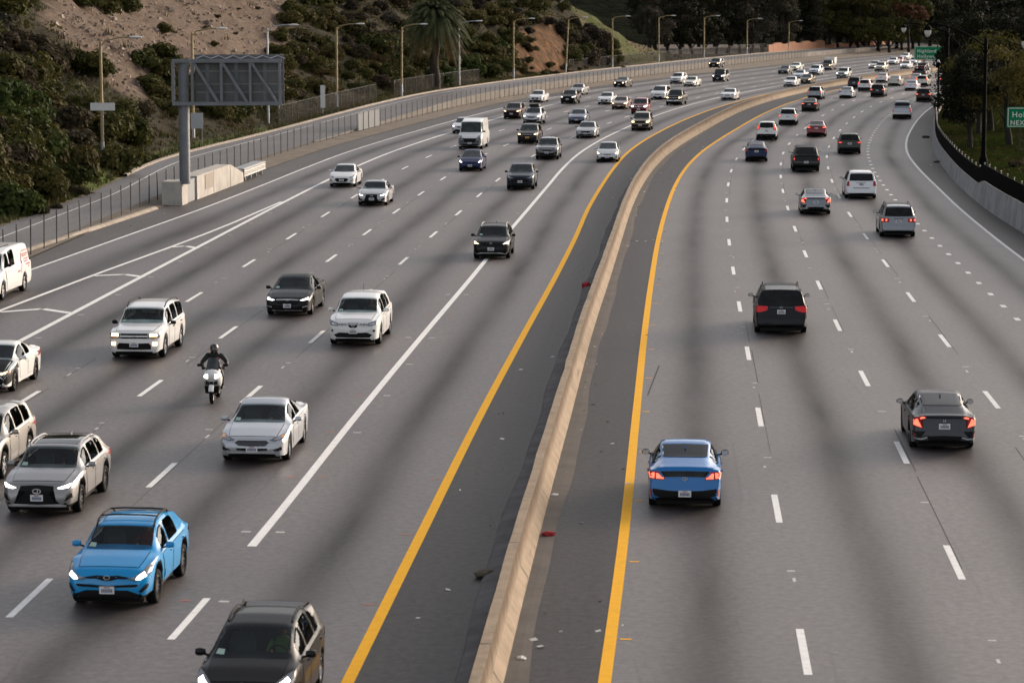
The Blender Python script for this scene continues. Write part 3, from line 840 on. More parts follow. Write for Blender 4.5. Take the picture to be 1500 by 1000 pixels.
BASE = dict(L=4.7, W=1.83, H=1.46, zn=.74, tc=1.25, zc=.98, t1=2.05, zr1=1.40, t2=3.25, zr2=1.40, tail=None, belt0=.93, belt1=1.0, rw=.70, rwr=.68, tf=.92, tr=3.65, r=.33,
            sill=.20, clad=False, nose=.74, nz0=.5, fuller=1.0, rails=None, antenna=False, doors=2, tb=2.35, dlo=None, head=None, grille=None, intake=None, fog=None, tail_l=None,
            rearwin=None, rearpanel=None, rearlow=None, fplate=.42, rplate=.72, emblem_f=None, emblem_r=None, spokes=5, rimmat=0, mirrorz=None, mirror='paint', roofpanel=None, hdeck=.84,
            bars=None, sticker=True, extra=None, blackback=False, reflect=None, cap=None)

def body_shape(S):
    L, W, H = S['L'], S['W'], S['H']
    ts = np.concatenate([np.arange(0, .30, .02), np.arange(.30, L - .62, .055), np.arange(L - .62, L + .001, .02)])
    ts[-1] = L
    zn, tc, zc = S['zn'], S['tc'], S['zc']
    front = S['nz'] if S.get('nz') else [(0, zn - .20), (.03, zn - .09), (.10, zn - .015), (.24, zn + .03)]
    top = list(front) + [((.24 + tc) / 2, zn + .03 + (zc - zn - .03) * .62), (tc, zc)]
    t1, t2 = S['t1'], S['t2']
    top += [(t1, S['zr1']), ((t1 * .65 + t2 * .35), H), ((t1 * .25 + t2 * .75), H - .005), (t2, S['zr2'])] + S['tail']
    zt = smooth_interp(top, ts, .045)
    wp = [(0, S['nose']), (.04, S['nose'] + .10), (.12, .90), (.28, .955), (.6, .99), (1.0, 1.0), (L - 1.0, 1.0), (L - .5, .985), (L - .2, .955), (L - .06, .92), (L, .86)]
    if S.get('wp'): wp = S['wp']
    hw = smooth_interp(wp, ts, .05) * W / 2
    rw, rwr, hd = S['rw'], S['rwr'], S['hdeck']
    wtp = [(0, hd - .04), (tc - .3, hd), (tc + .02, hd - .01), (t1, rw), (t2, rwr)] + (S['wt_tail'] if S.get('wt_tail') else [(S['tail'][0][0], hd - .02), (L, hd - .04)])
    wt = smooth_interp(wtp, ts, .06) * W / 2
    belt = np.interp(ts, [0, tc - .4, tc + .2, L - .6, L], [S['belt0'] - .12, S['belt0'] - .03, S['belt0'], S['belt1'], S['belt1']])
    zs = np.minimum(belt, zt - .055)
    zlow = np.interp(ts, [0, .05, .25, .5, L - .5, L - .1, L], [.30, .23, S['sill'], S['sill'] - .0, S['sill'], S['sill'] + .06, S['sill'] + .14])
    ra = S['r'] + .055
    for tw in (S['tf'], S['tr']):
        d = ra ** 2 - (ts - tw) ** 2
        zlow = np.maximum(zlow, np.where(d > 0, S['r'] + np.sqrt(np.maximum(d, 0)), 0))
    zlow = np.minimum(zlow, zs - .08)
    return ts, zt, hw, wt, zs, zlow

def build_body(S, holes=None):
    ts, zt, hw, wt, zs, zl = body_shape(S)
    L = S['L']
    V = []; Fc = []; MI = []
    nr = None
    for i, t in enumerate(ts):
        w, z0, s, T, u = hw[i], zl[i], zs[i], zt[i], min(wt[i], hw[i] * .97)
        g = T - s
        zm = max(.56, z0 + .06); zm = min(zm, s - .06)
        cr = .035 + .03 * min(1, g / .4)
        h = [(0, z0 + .01), (w * .86, z0), (w * .972, z0 + (.10 if S['clad'] else .035)), (w * .995, max(zm, z0 + .14) if S['clad'] else zm), (w * 1.0, zm + (s - zm) * .45), (w * .985, s - .045), (w * .955, s)]
        top_e = max(s + .004, T - cr * 1.3)
        h.append((w * .925 + (u - w * .925) * .06, s + (top_e - s) * .06 + .003))
        h.append((w * .925 + (u - w * .925) * .52 + .012, s + (top_e - s) * .55 + .002))
        h.append((u, top_e))
        h += [(u * .93, T - cr * .55), (u * .74, T - cr * .22), (u * .4, T - .004), (0, T)]
        ring = [(y, z) for y, z in h] + [(-y, z) for y, z in h[-2:0:-1]]
        nr = len(ring); nh = len(h)
        for y, z in ring: V.append((L / 2 - t, y, z))
        if i:
            for k in range(nr):
                k2 = (k + 1) % nr
                a = (i - 1) * nr + k; b_ = (i - 1) * nr + k2
                Fc.append((a, b_, b_ + nr, a + nr))
                kk = min(k, nr - 1 - k)
                mi = 1 if kk == 0 else 0
                if S['clad'] and kk in (1,): mi = 1
                if S['clad'] and kk == 2 and zl[i] > S['sill'] + .1: mi = 1
                MI.append(mi)
    Fc.append(tuple(range(nr))); MI.append(0)
    Fc.append(tuple(range((len(ts) - 1) * nr + nr - 1, (len(ts) - 1) * nr - 1, -1))); MI.append(0)
    bm = bmesh.new()
    bv = [bm.verts.new(v) for v in V]
    for fi, (f, m_) in enumerate(zip(Fc, MI)):
        if holes is not None and fi in holes: continue
        try:
            q = bm.faces.new([bv[i] for i in f]); q.material_index = m_; q.smooth = True
        except ValueError: pass
    bmesh.ops.recalc_face_normals(bm, faces=bm.faces)
    return bm, (ts, zt, hw, wt, zs, zl)

def project(bvh, poly, mode, S, off=.008, edge=.09, sgn=1, back=None):
    """lay a flat outline onto the body: front/rear outlines are (y, z), side outlines are (t, z), top outlines are (t, y)"""
    L = S['L']
    bm = bmesh.new()
    vs = []
    for a, c in poly:
        if mode in ('f', 'r'): p = (0, a, c)
        elif mode == 's': p = (L / 2 - a, 0, c)
        else: p = (L / 2 - a, c, 0)
        vs.append(bm.verts.new(p))
    try: bm.faces.new(vs)
    except ValueError: bm.free(); return None
    bmesh.ops.triangulate(bm, faces=bm.faces)
    for _ in range(5):
        es = [e for e in bm.edges if e.calc_length() > edge]
        if not es: break
        bmesh.ops.subdivide_edges(bm, edges=es, cuts=1)
        bmesh.ops.triangulate(bm, faces=[f for f in bm.faces if len(f.verts) > 4])
    for v in bm.verts:
        p = v.co
        if mode == 'f': o, d = Vector((9, p.y, p.z)), Vector((-1, 0, 0))
        elif mode == 'r': o, d = Vector((-9, p.y, p.z)), Vector((1, 0, 0))
        elif mode == 's': o, d = Vector((p.x, 9 * sgn, p.z)), Vector((0, -sgn, 0))
        else: o, d = Vector((p.x, p.y, 9)), Vector((0, 0, -1))
        h, n, i_, _ = bvh.ray_cast(o, d)
        if h is None:
            g = Vector((L / 2 if mode == 'f' else -L / 2 if mode == 'r' else p.x, p.y if mode != 's' else sgn * S['W'] / 2, p.z if mode != 't' else S['H']))
            h, n, i_, _ = bvh.find_nearest(g)
        if n.dot(d) > 0: n = -n
        # keep the patch just proud of the surface, pushed along the view and the normal
        v.co = h + n * off * .6 - d * off * .6
    bmesh.ops.recalc_face_normals(bm, faces=bm.faces)
    tot = sum((f.normal * f.calc_area() for f in bm.faces), Vector())
    ref = {'f': Vector((1, 0, 0)), 'r': Vector((-1, 0, 0)), 's': Vector((0, sgn, 0)), 't': Vector((0, 0, 1))}[mode]
    if tot.dot(ref) < 0:
        for f in bm.faces: f.normal_flip()
    for f in bm.faces: f.smooth = True
    return bm

def bm_mesh(bm, name, mats):
    me = bpy.data.meshes.new(name)
    bm.to_mesh(me); bm.free()
    for m in mats: me.materials.append(m)
    return me

def sym(half):
    """right half outline from top centre to bottom centre -> closed outline"""
    return [(y, z) for y, z in half] + [(-y, z) for y, z in half[::-1] if y > 1e-4]
def scale_poly(P, k, dx=0, dy=0):
    cx = sum(p[0] for p in P) / len(P); cy = sum(p[1] for p in P) / len(P)
    return [(cx + (x - cx) * k + dx, cy + (y - cy) * k + dy) for x, y in P]

_wheel_cache = {}
def wheel_meshes(r, spokes, rimmat):
    key = (round(r, 3), spokes, rimmat)
    if key in _wheel_cache: return _wheel_cache[key]
    w = .215
    M = Matrix.Rotation(R(90), 4, 'X')      # local z -> -y ; outer side is +y after flip below
    t = MB()
    ri = r * .67
    t.lathe([(ri, -w * .40), (ri + .02, -w * .5), (r * .93, -w * .5), (r * .985, -w * .40), (r, -w * .2), (r, w * .2), (r * .985, w * .40), (r * .93, w * .5), (ri + .02, w * .5), (ri, w * .40), (ri, -w * .4)], M, 28)
    tm = t.mesh('wheel', [M_tyre], True, 50)
    q = MB()
    q.lathe([(0.0, -.02), (ri, -.02)], M, 24, 1)
    q.lathe([(ri + .004, w * .41), (ri - .022, w * .44), (ri - .034, w * .30), (ri - .034, -.02)], M, 24, 0)
    q.lathe([(0.0, w * .36), (.05, w * .36), (.065, w * .28), (.065, 0)], M, 14, 0)
    for k in range(spokes):
        a = 2 * math.pi * k / spokes
        d = Vector((math.cos(a), 0, math.sin(a)))
        Mx = Matrix.Rotation(-a, 4, 'Y')
        q.box(d * (ri * .52) + Vector((0, -w * .27, 0)), (ri * .92, .035, ri * (.30 if spokes <= 6 else .17)), 0, M=Mx)
    rm = q.mesh('rim', [M_rimdark if rimmat else M_rim, M_black], True, 35)
    _wheel_cache[key] = (tm, rm)
    return tm, rm

PLATE_POLY = [(-.152, -.076), (.152, -.076), (.152, .076), (-.152, .076)]
def plate_mesh(yellow=False):
    b = MB()
    b.box((0, 0, 0), (.012, .31, .155), 0)
    rn = random.Random(3)
    y = -.115
    for k in range(7):                       # seven worn characters, too small to read in the photo
        b.box((.0075, y + .014, -.01), (.003, .022, .075), 1)
        y += .034
    b.box((.0075, 0, .056), (.003, .13, .016), 2)
    return b.mesh('license_plate', [M_plateyellow if yellow else M_plate, M_platetext, M_red])
PLATE = plate_mesh(); PLATE_Y = plate_mesh(True)

def emblem_bm(kind, s=.06):
    """flat badge outline pieces as boxes in (y, z)"""
    b = MB()
    if kind in ('oval', 'ovalL', 'ovalbar', 'ovalH', 'ringbar'):
        n = 20; rx, rz = (s * 1.25, s * .8) if kind != 'ringbar' else (s, s)
        for k in range(n):
            a0, a1 = 2 * math.pi * k / n, 2 * math.pi * (k + 1) / n
            P = [(rx * math.cos(a0), rz * math.sin(a0)), (rx * math.cos(a1), rz * math.sin(a1)), (rx * .78 * math.cos(a1), rz * .74 * math.sin(a1)), (rx * .78 * math.cos(a0), rz * .74 * math.sin(a0))]
            b.prism([Vector((0, y, z)) for y, z in P], (-.004, 0, 0), (.006, 0, 0))
    if kind == 'ringbar': b.box((0.003, 0, 0), (.012, s * 2.4, s * .4))
    if kind == 'ovalbar':
        b.box((0, 0, 0), (.01, s * .3, s * 1.2)); b.box((0, 0, s * .2), (.0106, s * 1.5, s * .25))
    if kind == 'ovalL':
        b.box((0, s * .25, .1 * s), (.01, s * .25, s * 1.2)); b.box((0, -s * .2, -s * .42), (.0106, s * 1.1, s * .22))
    if kind in ('H', 'ovalH'):
        q = s if kind == 'H' else s * .6
        b.box((0, q * .55, 0), (.012, q * .28, q * 1.5)); b.box((0, -q * .55, 0), (.012, q * .28, q * 1.5)); b.box((0, 0, 0), (.0126, q * 1.1, q * .26))
    if kind == 'bow':
        b.box((0, 0, 0), (.012, s * 2.6, s * .55)); b.box((0, 0, 0), (.0126, s * 1.0, s * 1.1))
    if kind == 'ram':
        b.box((0, 0, 0), (.012, s * .35, s * 2)); b.box((0, 0, s * .5), (.0126, s * 1.5, s * .35))
    if kind == 'wing':
        b.box((0, 0, 0), (.012, s * 3.4, s * .4)); b.box((0, 0, 0), (.0126, s * .9, s * .8))
    return b

_style_cache = {}
def vehicle_parts(style, lod):
    """list of part descriptions shared by every vehicle of a style"""
    key = (style, lod)
    if key in _style_cache: return _style_cache[key]
    S = dict(BASE); S.update(STYLES[style])
    if S['tail'] is None:
        L, H = S['L'], S['H']
        S['tail'] = [(L - .62, 1.06), (L - .2, 1.03), (L - .10, .96), (L - .06, .74), (L - .02, .68), (L, .50)]
    L, W, H = S['L'], S['W'], S['H']
    bm, (ts, zt, hw, wt, zs, zl) = build_body(S)
    bvh = BVHTree.FromBMesh(bm)
    spans_ = S['dlo'] or [(S['tc'] + .42, S['tb'] - .03), (S['tb'] + .05, S['t2'] + .12)]
    if lod == 0:                       # cut the glazed openings out of the shell
        holes = set(); nr_ = 26
        for i in range(1, len(ts)):
            ta_, tb2 = ts[i - 1], ts[i]
            for k in range(nr_):
                kk = min(k, nr_ - 1 - k)
                if kk >= 10 and ta_ > S['tc'] + .10 and tb2 < S['t1'] - .07: holes.add((i - 1) * nr_ + k)
                if kk in (7, 8):
                    for a_, c_ in spans_:
                        g_ = float(np.interp(ta_, ts, zt) - np.interp(ta_, ts, zs))
                        g2_ = float(np.interp(tb2, ts, zt) - np.interp(tb2, ts, zs))
                        if ta_ > a_ + .03 and tb2 < c_ - .03 and min(g_, g2_) > .24: holes.add((i - 1) * nr_ + k)
        bm.free()
        bm, _ = build_body(S, holes)
    at = lambda arr, t: float(np.interp(t, ts, arr))
    P = []          # dicts: name, mesh, slot ('paint' or None), loc, rot, kids
    def put(name, me, loc=None, rot=None, kids=None, paint=False):
        d = dict(name=name, mesh=me, loc=loc, rot=rot, kids=kids or [], paint=paint); P.append(d); return d
    me = bm_mesh(bm, 'body', [M_black, M_black]); me.set_sharp_from_angle(angle=R(42))
    put('body', me, paint=True)
    def decal(name, poly, mode, mats, off=.008, edge=.09, sgn=1):
        b = project(bvh, poly, mode, S, off, edge, sgn)
        return bm_mesh(b, name, mats) if b else None
    # ---- windshield
    tc, t1 = S['tc'], S['t1']
    qs = np.linspace(tc + .05, t1 - .03, 7)
    side = [(at(wt, q) - .045, at(zt, q) - (.03 if k == 0 else .022)) for k, q in enumerate(qs)]
    half = [(0, at(zt, qs[-1]) - .004)] + [(side[-1][0] * .6, side[-1][1] + .012)] + side[::-1] + [(side[0][0] * .55, side[0][1] - .004), (0, side[0][1] - .012)]
    put('windshield', decal('windshield', sym(half), 'f', [M_glasssee if lod == 0 else M_glass], .006, .07))
    ws_side = side
    # ---- rear window
    rwp = S['rearwin']
    if rwp is None:
        t2, t3 = S['t2'], S['tail'][0][0]
        qs = np.linspace(t2 + .05, t3 - .04, 6)
        side = [(at(wt, q) - .05, at(zt, q) - .022) for q in qs]
        rwp = [(0, side[0][1] + .02), (side[0][0] * .6, side[0][1] + .012)] + side + [(0, side[-1][1] + .005)]
        if side[0][0] < 0.1: rwp = None
    if rwp: put('rear_window', decal('rear_window', sym(rwp), 'r', [M_glassdark], .014, .05))
    # ---- side windows
    spans = S['dlo'] or [(tc + .42, S['tb'] - .03), (S['tb'] + .05, S['t2'] + .12)]
    for si, sgn in enumerate((1, -1)):
        for (ta, tb_) in spans:
            lo = []; hi = []
            for q in np.linspace(ta, tb_, 9):
                zb = at(zs, q) + .035; zu = at(zt, q) - .115
                if zu - zb > .02: lo.append((q, zb)); hi.append((q, zu))
            if len(lo) < 2: continue
            m_ = decal('side_window', lo + hi[::-1], 's', [M_sidesee if lod == 0 else M_glassdark], .006, .12, sgn)
            put('side_window', m_)
    # ---- doors
    if lod == 0 and S['doors']:
        tf, tr, r = S['tf'], S['tr'], S['r']
        ra = r + .055
        tb = S['tb']
        for sgn in (1, -1):
            outs = [[(tf + ra + .16, .36), (tf + ra + .10, .62), (tc + .22, at(zs, tc + .3) - .03), (tb, at(zs, tb) - .02), (tb, .36)]]
            if S['doors'] == 2:
                outs.append([(tb + .02, .36), (tb + .02, at(zs, tb) - .02), (tr + .02, at(zs, tr) - .02), (tr - .02, r + ra + .06), (tr - ra * .80, r + ra * .72), (tr - ra - .06, .36)])
            for o in outs:
                ba = project(bvh, o, 's', S, .004, .16, sgn)
                bb = project(bvh, scale_poly(o, .975), 's', S, .0085, .16, sgn)
                for f in ba.faces: f.material_index = 1
                tmp = bpy.data.meshes.new('t'); ba.to_mesh(tmp); ba.free(); bb.from_mesh(tmp); bpy.data.meshes.remove(tmp)
                dm = bm_mesh(bb, 'door', [M_black, M_black])
                hx = max(p[0] for p in o[2:4]) - .17
                hz = at(zs, hx) - .13
                hh = bvh.ray_cast(Vector((L / 2 - hx, 9 * sgn, hz)), Vector((0, -sgn, 0)))[0]
                k_ = []
                if hh:
                    hb = MB(); hb.box((0, 0, 0), (.19, .035, .035))
                    k_ = [dict(name='handle', mesh=hb.mesh('handle', [M_black], True), loc=(hh.x, hh.y + sgn * .016, hz), rot=None, kids=[], paint=S.get('handlepaint', True))]
                put('door', dm, kids=k_, paint=True)
    if lod == 0 and S.get('hoodpart', True):
        y0, y1 = at(hw, .25) * .74, at(wt, tc - .06) * .93
        o = [(.20, y0), (.20, -y0), (tc * .55, -(y0 + y1) / 2 - .02), (tc - .05, -y1), (tc - .05, y1), (tc * .55, (y0 + y1) / 2 + .02)]
        ba = project(bvh, o, 't', S, .004, .14); bb = project(bvh, scale_poly(o, .982), 't', S, .0085, .14)
        for f in ba.faces: f.material_index = 1
        tmp = bpy.data.meshes.new('t'); ba.to_mesh(tmp); ba.free(); bb.from_mesh(tmp); bpy.data.meshes.remove(tmp)
        put('hood', bm_mesh(bb, 'hood', [M_black, M_black]), paint=True)
    # ---- front face
    if S['grille']:
        for gp_, mt in S['grille']:
            put('grille', decal('grille', sym(gp_), 'f', [mt], .010, .08))
    if S['intake']: put('bumper_intake', decal('bumper_intake', sym(S['intake']), 'f', [M_black], .009, .08))
    if S['bars']:
        for bp, mt in S['bars']: put('trim_bar', decal('trim_bar', sym(bp), 'f', [mt], .016, .08))
    if S['head']:
        for sgn in (1, -1):
            hp = [(y * sgn, z) for y, z in S['head']]
            lp = scale_poly(hp, .58) if not S.get('lamp') else [(y * sgn, z) for y, z in S['lamp']]
            kids = [dict(name='lamp', mesh=decal('lamp', lp, 'f', [M_lampoff], .022, .08), loc=None, rot=None, kids=[], paint=False)]
            if S.get('amber'):
                kids.append(dict(name='turn_lamp', mesh=decal('turn_lamp', [(y * sgn, z) for y, z in S['amber']], 'f', [M_amber], .026, .08), loc=None, rot=None, kids=[], paint=False))
            put('headlight', decal('headlight', hp, 'f', [M_lens], .014, .07), kids=kids)
    if S['fog']:
        for sgn in (1, -1):
            put('fog_lamp', decal('fog_lamp', [(y * sgn, z) for y, z in S['fog']], 'f', [S.get('fogmat', M_black)], .016, .08))
    if S['fplate']:
        hh = bvh.ray_cast(Vector((9, 0, S['fplate'])), Vector((-1, 0, 0)))[0]
        put('license_plate', PLATE, loc=((hh.x if hh else L / 2) + .03, 0, S['fplate']))
    # ---- rear face
    if S['tail_l']:
        for sgn in (1, -1):
            tp = [(y * sgn, z) for y, z in S['tail_l']]
            kids = []
            for q in S.get('tail_in', []):
                kids.append(dict(name='lamp', mesh=decal('lamp', [(y * sgn, z) for y, z in q], 'r', [M_tailbright], .022, .08), loc=None, rot=None, kids=[], paint=False))
            if not kids: kids = [dict(name='lamp', mesh=decal('lamp', scale_poly(tp, .5), 'r', [M_tailbright], .022, .08), loc=None, rot=None, kids=[], paint=False)]
            put('taillight', decal('taillight', tp, 'r', [S.get('tailmat', M_red)], .014, .07), kids=kids)
    for nm in ('rearpanel', 'rearlow'):
        if S[nm]:
            for q, mt in S[nm]:
                put('bumper_panel' if nm == 'rearlow' else 'tailgate_panel', decal(nm, sym(q), 'r', [mt], .010, .08))
    if S['reflect']:
        for sgn in (1, -1): put('reflector', decal('reflector', [(y * sgn, z) for y, z in S['reflect']], 'r', [M_red], .018, .08))
    if S.get('rearduct'):
        for sgn in (1, -1): put('bumper_vent', decal('bumper_vent', [(y * sgn, z) for y, z in S['rearduct']], 'r', [M_black], .012, .08))
    if S['rplate']:
        hh = bvh.ray_cast(Vector((-9, 0, S['rplate'])), Vector((1, 0, 0)))[0]
        put('license_plate', PLATE, loc=((hh.x if hh else -L / 2) - .02, 0, S['rplate']), rot=(0, 0, math.pi))
    if lod == 0:
        for key_, fx in (('emblem_f', 1), ('emblem_r', -1)):
            if S[key_]:
                kind, z, s_ = S[key_]
                hh = bvh.ray_cast(Vector((9 * fx, 0, z)), Vector((-fx, 0, 0)))[0]
                if hh: put('emblem', emblem_bm(kind, s_).mesh('emblem', [M_chrome]), loc=(hh.x + fx * .022, 0, z), rot=(0, 0, 0 if fx > 0 else math.pi))
    # ---- mirrors
    mz = S['mirrorz'] or at(zs, tc + .45) + .06
    mt_ = tc + .45
    for sgn in (1, -1):
        b = MB()
        b.lathe([(.001, -.10), (.062, -.085), (.085, -.03), (.088, .03), (.066, .085), (.001, .10)], Matrix.Diagonal((.62, 1, .82, 1)) @ Matrix.Rotation(R(90), 4, 'X'), 12, 0)
        b.box((-.052, 0, 0), (.012, .15, .105), 1)
        b.tube([(0, -sgn * .08, -.04), (.02, -sgn * .20, -.07)], .022, 6, 2)
        put('mirror', b.mesh('mirror', [M_black, M_chrome, M_black], True, 40), loc=(L / 2 - mt_, sgn * (at(hw, mt_) + .10), mz), paint=(S['mirror'] == 'paint'))
    # ---- roof furniture
    if S['rails']:
        ta, tb_, mt, hh_ = S['rails']
        for sgn in (1, -1):
            b = MB()
            pts = []
            for q in np.linspace(ta, tb_, 9):
                e = min(1, min(q - ta, tb_ - q) / .18)
                pts.append((L / 2 - q, sgn * (at(wt, q) - .06), at(zt, q) - .03 + hh_ * max(0, e) ** .5))
            b.tube(pts, .021, 6)
            put('roof_rail', b.mesh('roof_rail', [mt], True))
    if S['antenna']:
        b = MB(); x = L / 2 - S['antenna']
        b.prism([Vector((.09, 0, 0)), Vector((-.07, 0, 0)), Vector((-.075, 0, .03)), Vector((-.055, 0, .075)), Vector((-.02, 0, .06))], (0, -.016, 0), (0, .016, 0))
        put('antenna', b.mesh('antenna', [M_black]), loc=(x, 0, at(zt, S['antenna']) - .005), paint=not S.get('antblack'))
    if S['roofpanel']:
        for q, mt in S['roofpanel']:
            put('roof_panel', decal('roof_panel', q, 't', [mt], .006, .12))
    if S['sticker'] and lod == 0:
        y0, z0 = ws_side[0]
        y1, z1 = ws_side[2]
        st = [(-y0 + .05, z0 + .03), (-y0 + .20, z0 + .025), (-y0 + .20, z0 + .09), (-y0 + .075, z0 + .095)]
        put('sticker', decal('sticker', st, 'f', [M_sticker], .014, .1))
        # pale shapes of the front seats and the driver seen through the glass
    b = MB(); b.box((-.02, 0, .235), (L - .55, W * .78, .19), 0); put('underbody_blocker', b.mesh('underbody_blocker', [M_black]))  # low black box added to deepen the shadow under the vehicle
    if lod == 0:
        # cabin: floor, dashboard, steering wheel, seats
        be = at(zs, S['tc'] + .5); X_ = lambda t: L / 2 - t; rwid = S['rw'] * W / 2
        b = MB(); b.box((X_((S['tc'] + S['t2']) / 2), 0, .42), (S['t2'] - S['tc'] + .9, W * .84, .10))
        b.box((X_(S['tc'] + .36), 0, be - .20), (.42, W * .80, .34), 1, taper=.92)
        b.box((X_(S['t2'] + .45), 0, .75), (.08, W * .80, .70))
        put('cabin_floor', b.mesh('cabin_floor', [M_cabin, M_dash]))
        b = MB()
        n_ = 16; rr = .17
        pts = [Vector((0.06 * math.sin(2 * math.pi * k / n_), rr * math.cos(2 * math.pi * k / n_), rr * math.sin(2 * math.pi * k / n_))) for k in range(n_ + 1)]
        b.tube(pts, .014, 6); b.box((0, 0, 0), (.02, .3, .05))
        put('steering_wheel', b.mesh('steering_wheel', [M_cabin], True), loc=(X_(S['tc'] + .72), .36, be - .02))
        for y in (.37, -.37):
            b = MB()
            tt = S['tc'] + 1.22
            b.lathe([(.001, -.34), (.20, -.30), (.25, -.05), (.23, .20), (.17, .30), (.001, .33)], Matrix.Translation((0, 0, .30)) @ Matrix.Rotation(R(-14), 4, 'Y') @ Matrix.Diagonal((.38, 1, 1, 1)), 12)
            b.lathe([(.001, -.12), (.11, -.09), (.13, .02), (.10, .10), (.001, .12)], Matrix.Translation((-.17, 0, .70)) @ Matrix.Diagonal((.5, 1, 1, 1)), 10)
            b.box((.24, 0, .02), (.50, .48, .16))
            put('front_seat', b.mesh('front_seat', [M_seat], True, 50), loc=(X_(tt), y, .60 + (be - .95) * .75))
        b = MB()
        tt = S['tc'] + 1.90
        b.box((0, 0, .25), (.14, 1.16, .62), M=Matrix.Rotation(R(-12), 4, 'Y'), taper=.9); b.box((.30, 0, 0), (.5, 1.16, .16))
        for y in (.36, -.36): b.box((-.08, y, .55), (.09, .24, .12))
        put('rear_seat', b.mesh('rear_seat', [M_seat]), loc=(X_(tt), 0, .58 + (be - .95) * .75))
    # ---- wheels
    tm, rm = wheel_meshes(S['r'], S['spokes'], S['rimmat'])
    for tw in (S['tf'], S['tr']):
        for sgn in (1, -1):
            y = sgn * (at(hw, tw) - .125)
            put('wheel', tm, loc=(L / 2 - tw, y, S['r']), rot=(0, 0, 0 if sgn < 0 else math.pi), kids=[dict(name='rim', mesh=rm, loc=None, rot=None, kids=[], paint=False)])
    if S['extra']: S['extra'](S, put, decal, at, (ts, zt, hw, wt, zs, zl), bvh)
    _style_cache[key] = (S, P)
    return S, P

_paints = {}
def paint(col, metal=0.0):
    if max(col) < .026: col = tuple(c * .45 for c in col)
    k = (col, metal)
    if k not in _paints: _paints[k] = car_paint('car_paint', col, metal)
    return _paints[k]

def spawn(style, px, axle, face, col, metal, head, name, label, cat, group, rz_off=0.0, tailon=None, z=0.0, part_labels=None, Yoverride=None):
    """place one vehicle: px = photo survey of the ground point between the two near wheels"""
    p = from_px(px[0], px[1], z)
    lod = 0 if p.y < 175 else 1
    S, P = vehicle_parts(style, lod)
    d = heading(p.y) * (-1 if face == 'on' else 1)
    rz = math.atan2(d.y, d.x) + rz_off
    d = Vector((math.cos(rz), math.sin(rz), 0))
    ta = S['tf'] if axle == 'f' else S['tr']
    root = empty(name, (p.x - d.x * (S['L'] / 2 - ta), p.y - d.y * (S['L'] / 2 - ta), z), rz, label, cat, group)
    pm = paint(col, metal)
    def mk_(desc, parent, lit):
        o = bpy.data.objects.new(desc['name'], desc['mesh']); COL.objects.link(o)
        o.parent = parent
        if desc['loc'] is not None: o.location = desc['loc']
        if desc['rot'] is not None: o.rotation_euler = desc['rot']
        if desc['paint'] and len(o.material_slots):
            o.material_slots[0].link = 'OBJECT'; o.material_slots[0].material = pm
        if desc['name'] == 'lamp' and lit is not None:
            o.material_slots[0].link = 'OBJECT'; o.material_slots[0].material = lit
        if desc['name'] == 'fog_lamp' and S.get('foglit') and head:
            o.material_slots[0].link = 'OBJECT'; o.material_slots[0].material = M_lampon
        return o
    for desc in P:
        if desc['mesh'] is None: continue
        o = mk_(desc, root, None)
        for k in desc['kids']:
            if k['mesh'] is None: continue
            lit = None
            if desc['name'] == 'headlight': lit = {0: None, 1: M_lampon, 2: M_lampwhite}[head]
            elif desc['name'] == 'taillight': lit = {0: M_tailoff, 1: M_tailon, 2: M_tailbright}[tailon if tailon is not None else 1]
            mk_(k, o, lit)
    return root

# ------------------------------------------------------------------ body styles (metres; t is measured back from the nose, z up, y from the centre)
STYLES = {}
def style(name, base=None, **kw):
    d = dict(STYLES[base]) if base else {}
    d.update(kw); STYLES[name] = d

def sedan_tail(L, zd, t3, lip=0.0):
    return [(t3, zd), (L - .20, zd + .005 + lip), (L - .12, zd - .01 + lip), (L - .07, zd - .12), (L - .05, .70), (L - .015, .66), (L, .46)]
def suv_tail(L, H, zb, rake=.34, spoil=.0):
    return [(L - rake - .16 + spoil, H - .06), (L - .14, zb), (L - .10, zb - .12), (L - .08, .76), (L - .02, .70), (L, .46)]
def suv_wt(L, rake, k=.80):
    return [(L - rake - .2, k - .06), (L - .14, k + .05), (L, k + .05)]

HEAD_SEDAN = [(.46, .645), (.60, .70), (.80, .76), (.86, .73), (.80, .665), (.60, .62)]
style('sedan', L=4.75, W=1.83, H=1.45, zn=.73, tc=1.28, zc=.97, t1=2.10, zr1=1.38, t2=3.02, zr2=1.39, tail=sedan_tail(4.75, 1.04, 4.10), wt_tail=[(3.95, .755), (4.4, .80), (4.75, .80)], tb=2.42, tf=.93, tr=3.70, r=.33,
      head=HEAD_SEDAN, grille=[([(0, .655), (.42, .655), (.36, .55), (0, .54)], M_black)], intake=[(0, .38), (.55, .39), (.48, .27), (0, .25)], fog=[(.62, .36), (.78, .40), (.76, .46), (.62, .43)],
      bars=[([(0, .668), (.43, .668), (.42, .648), (0, .648)], M_chrome)], emblem_f=('oval', .60, .055), tail_l=[(.50, .90), (.86, .98), (.90, .90), (.86, .76), (.52, .82)], tail_in=[[(.56, .89), (.84, .94), (.84, .84), (.58, .84)]],
      rplate=.80, rearlow=[([(0, .40), (.62, .42), (.55, .27), (0, .27)], M_black)], emblem_r=('oval', .95, .045))
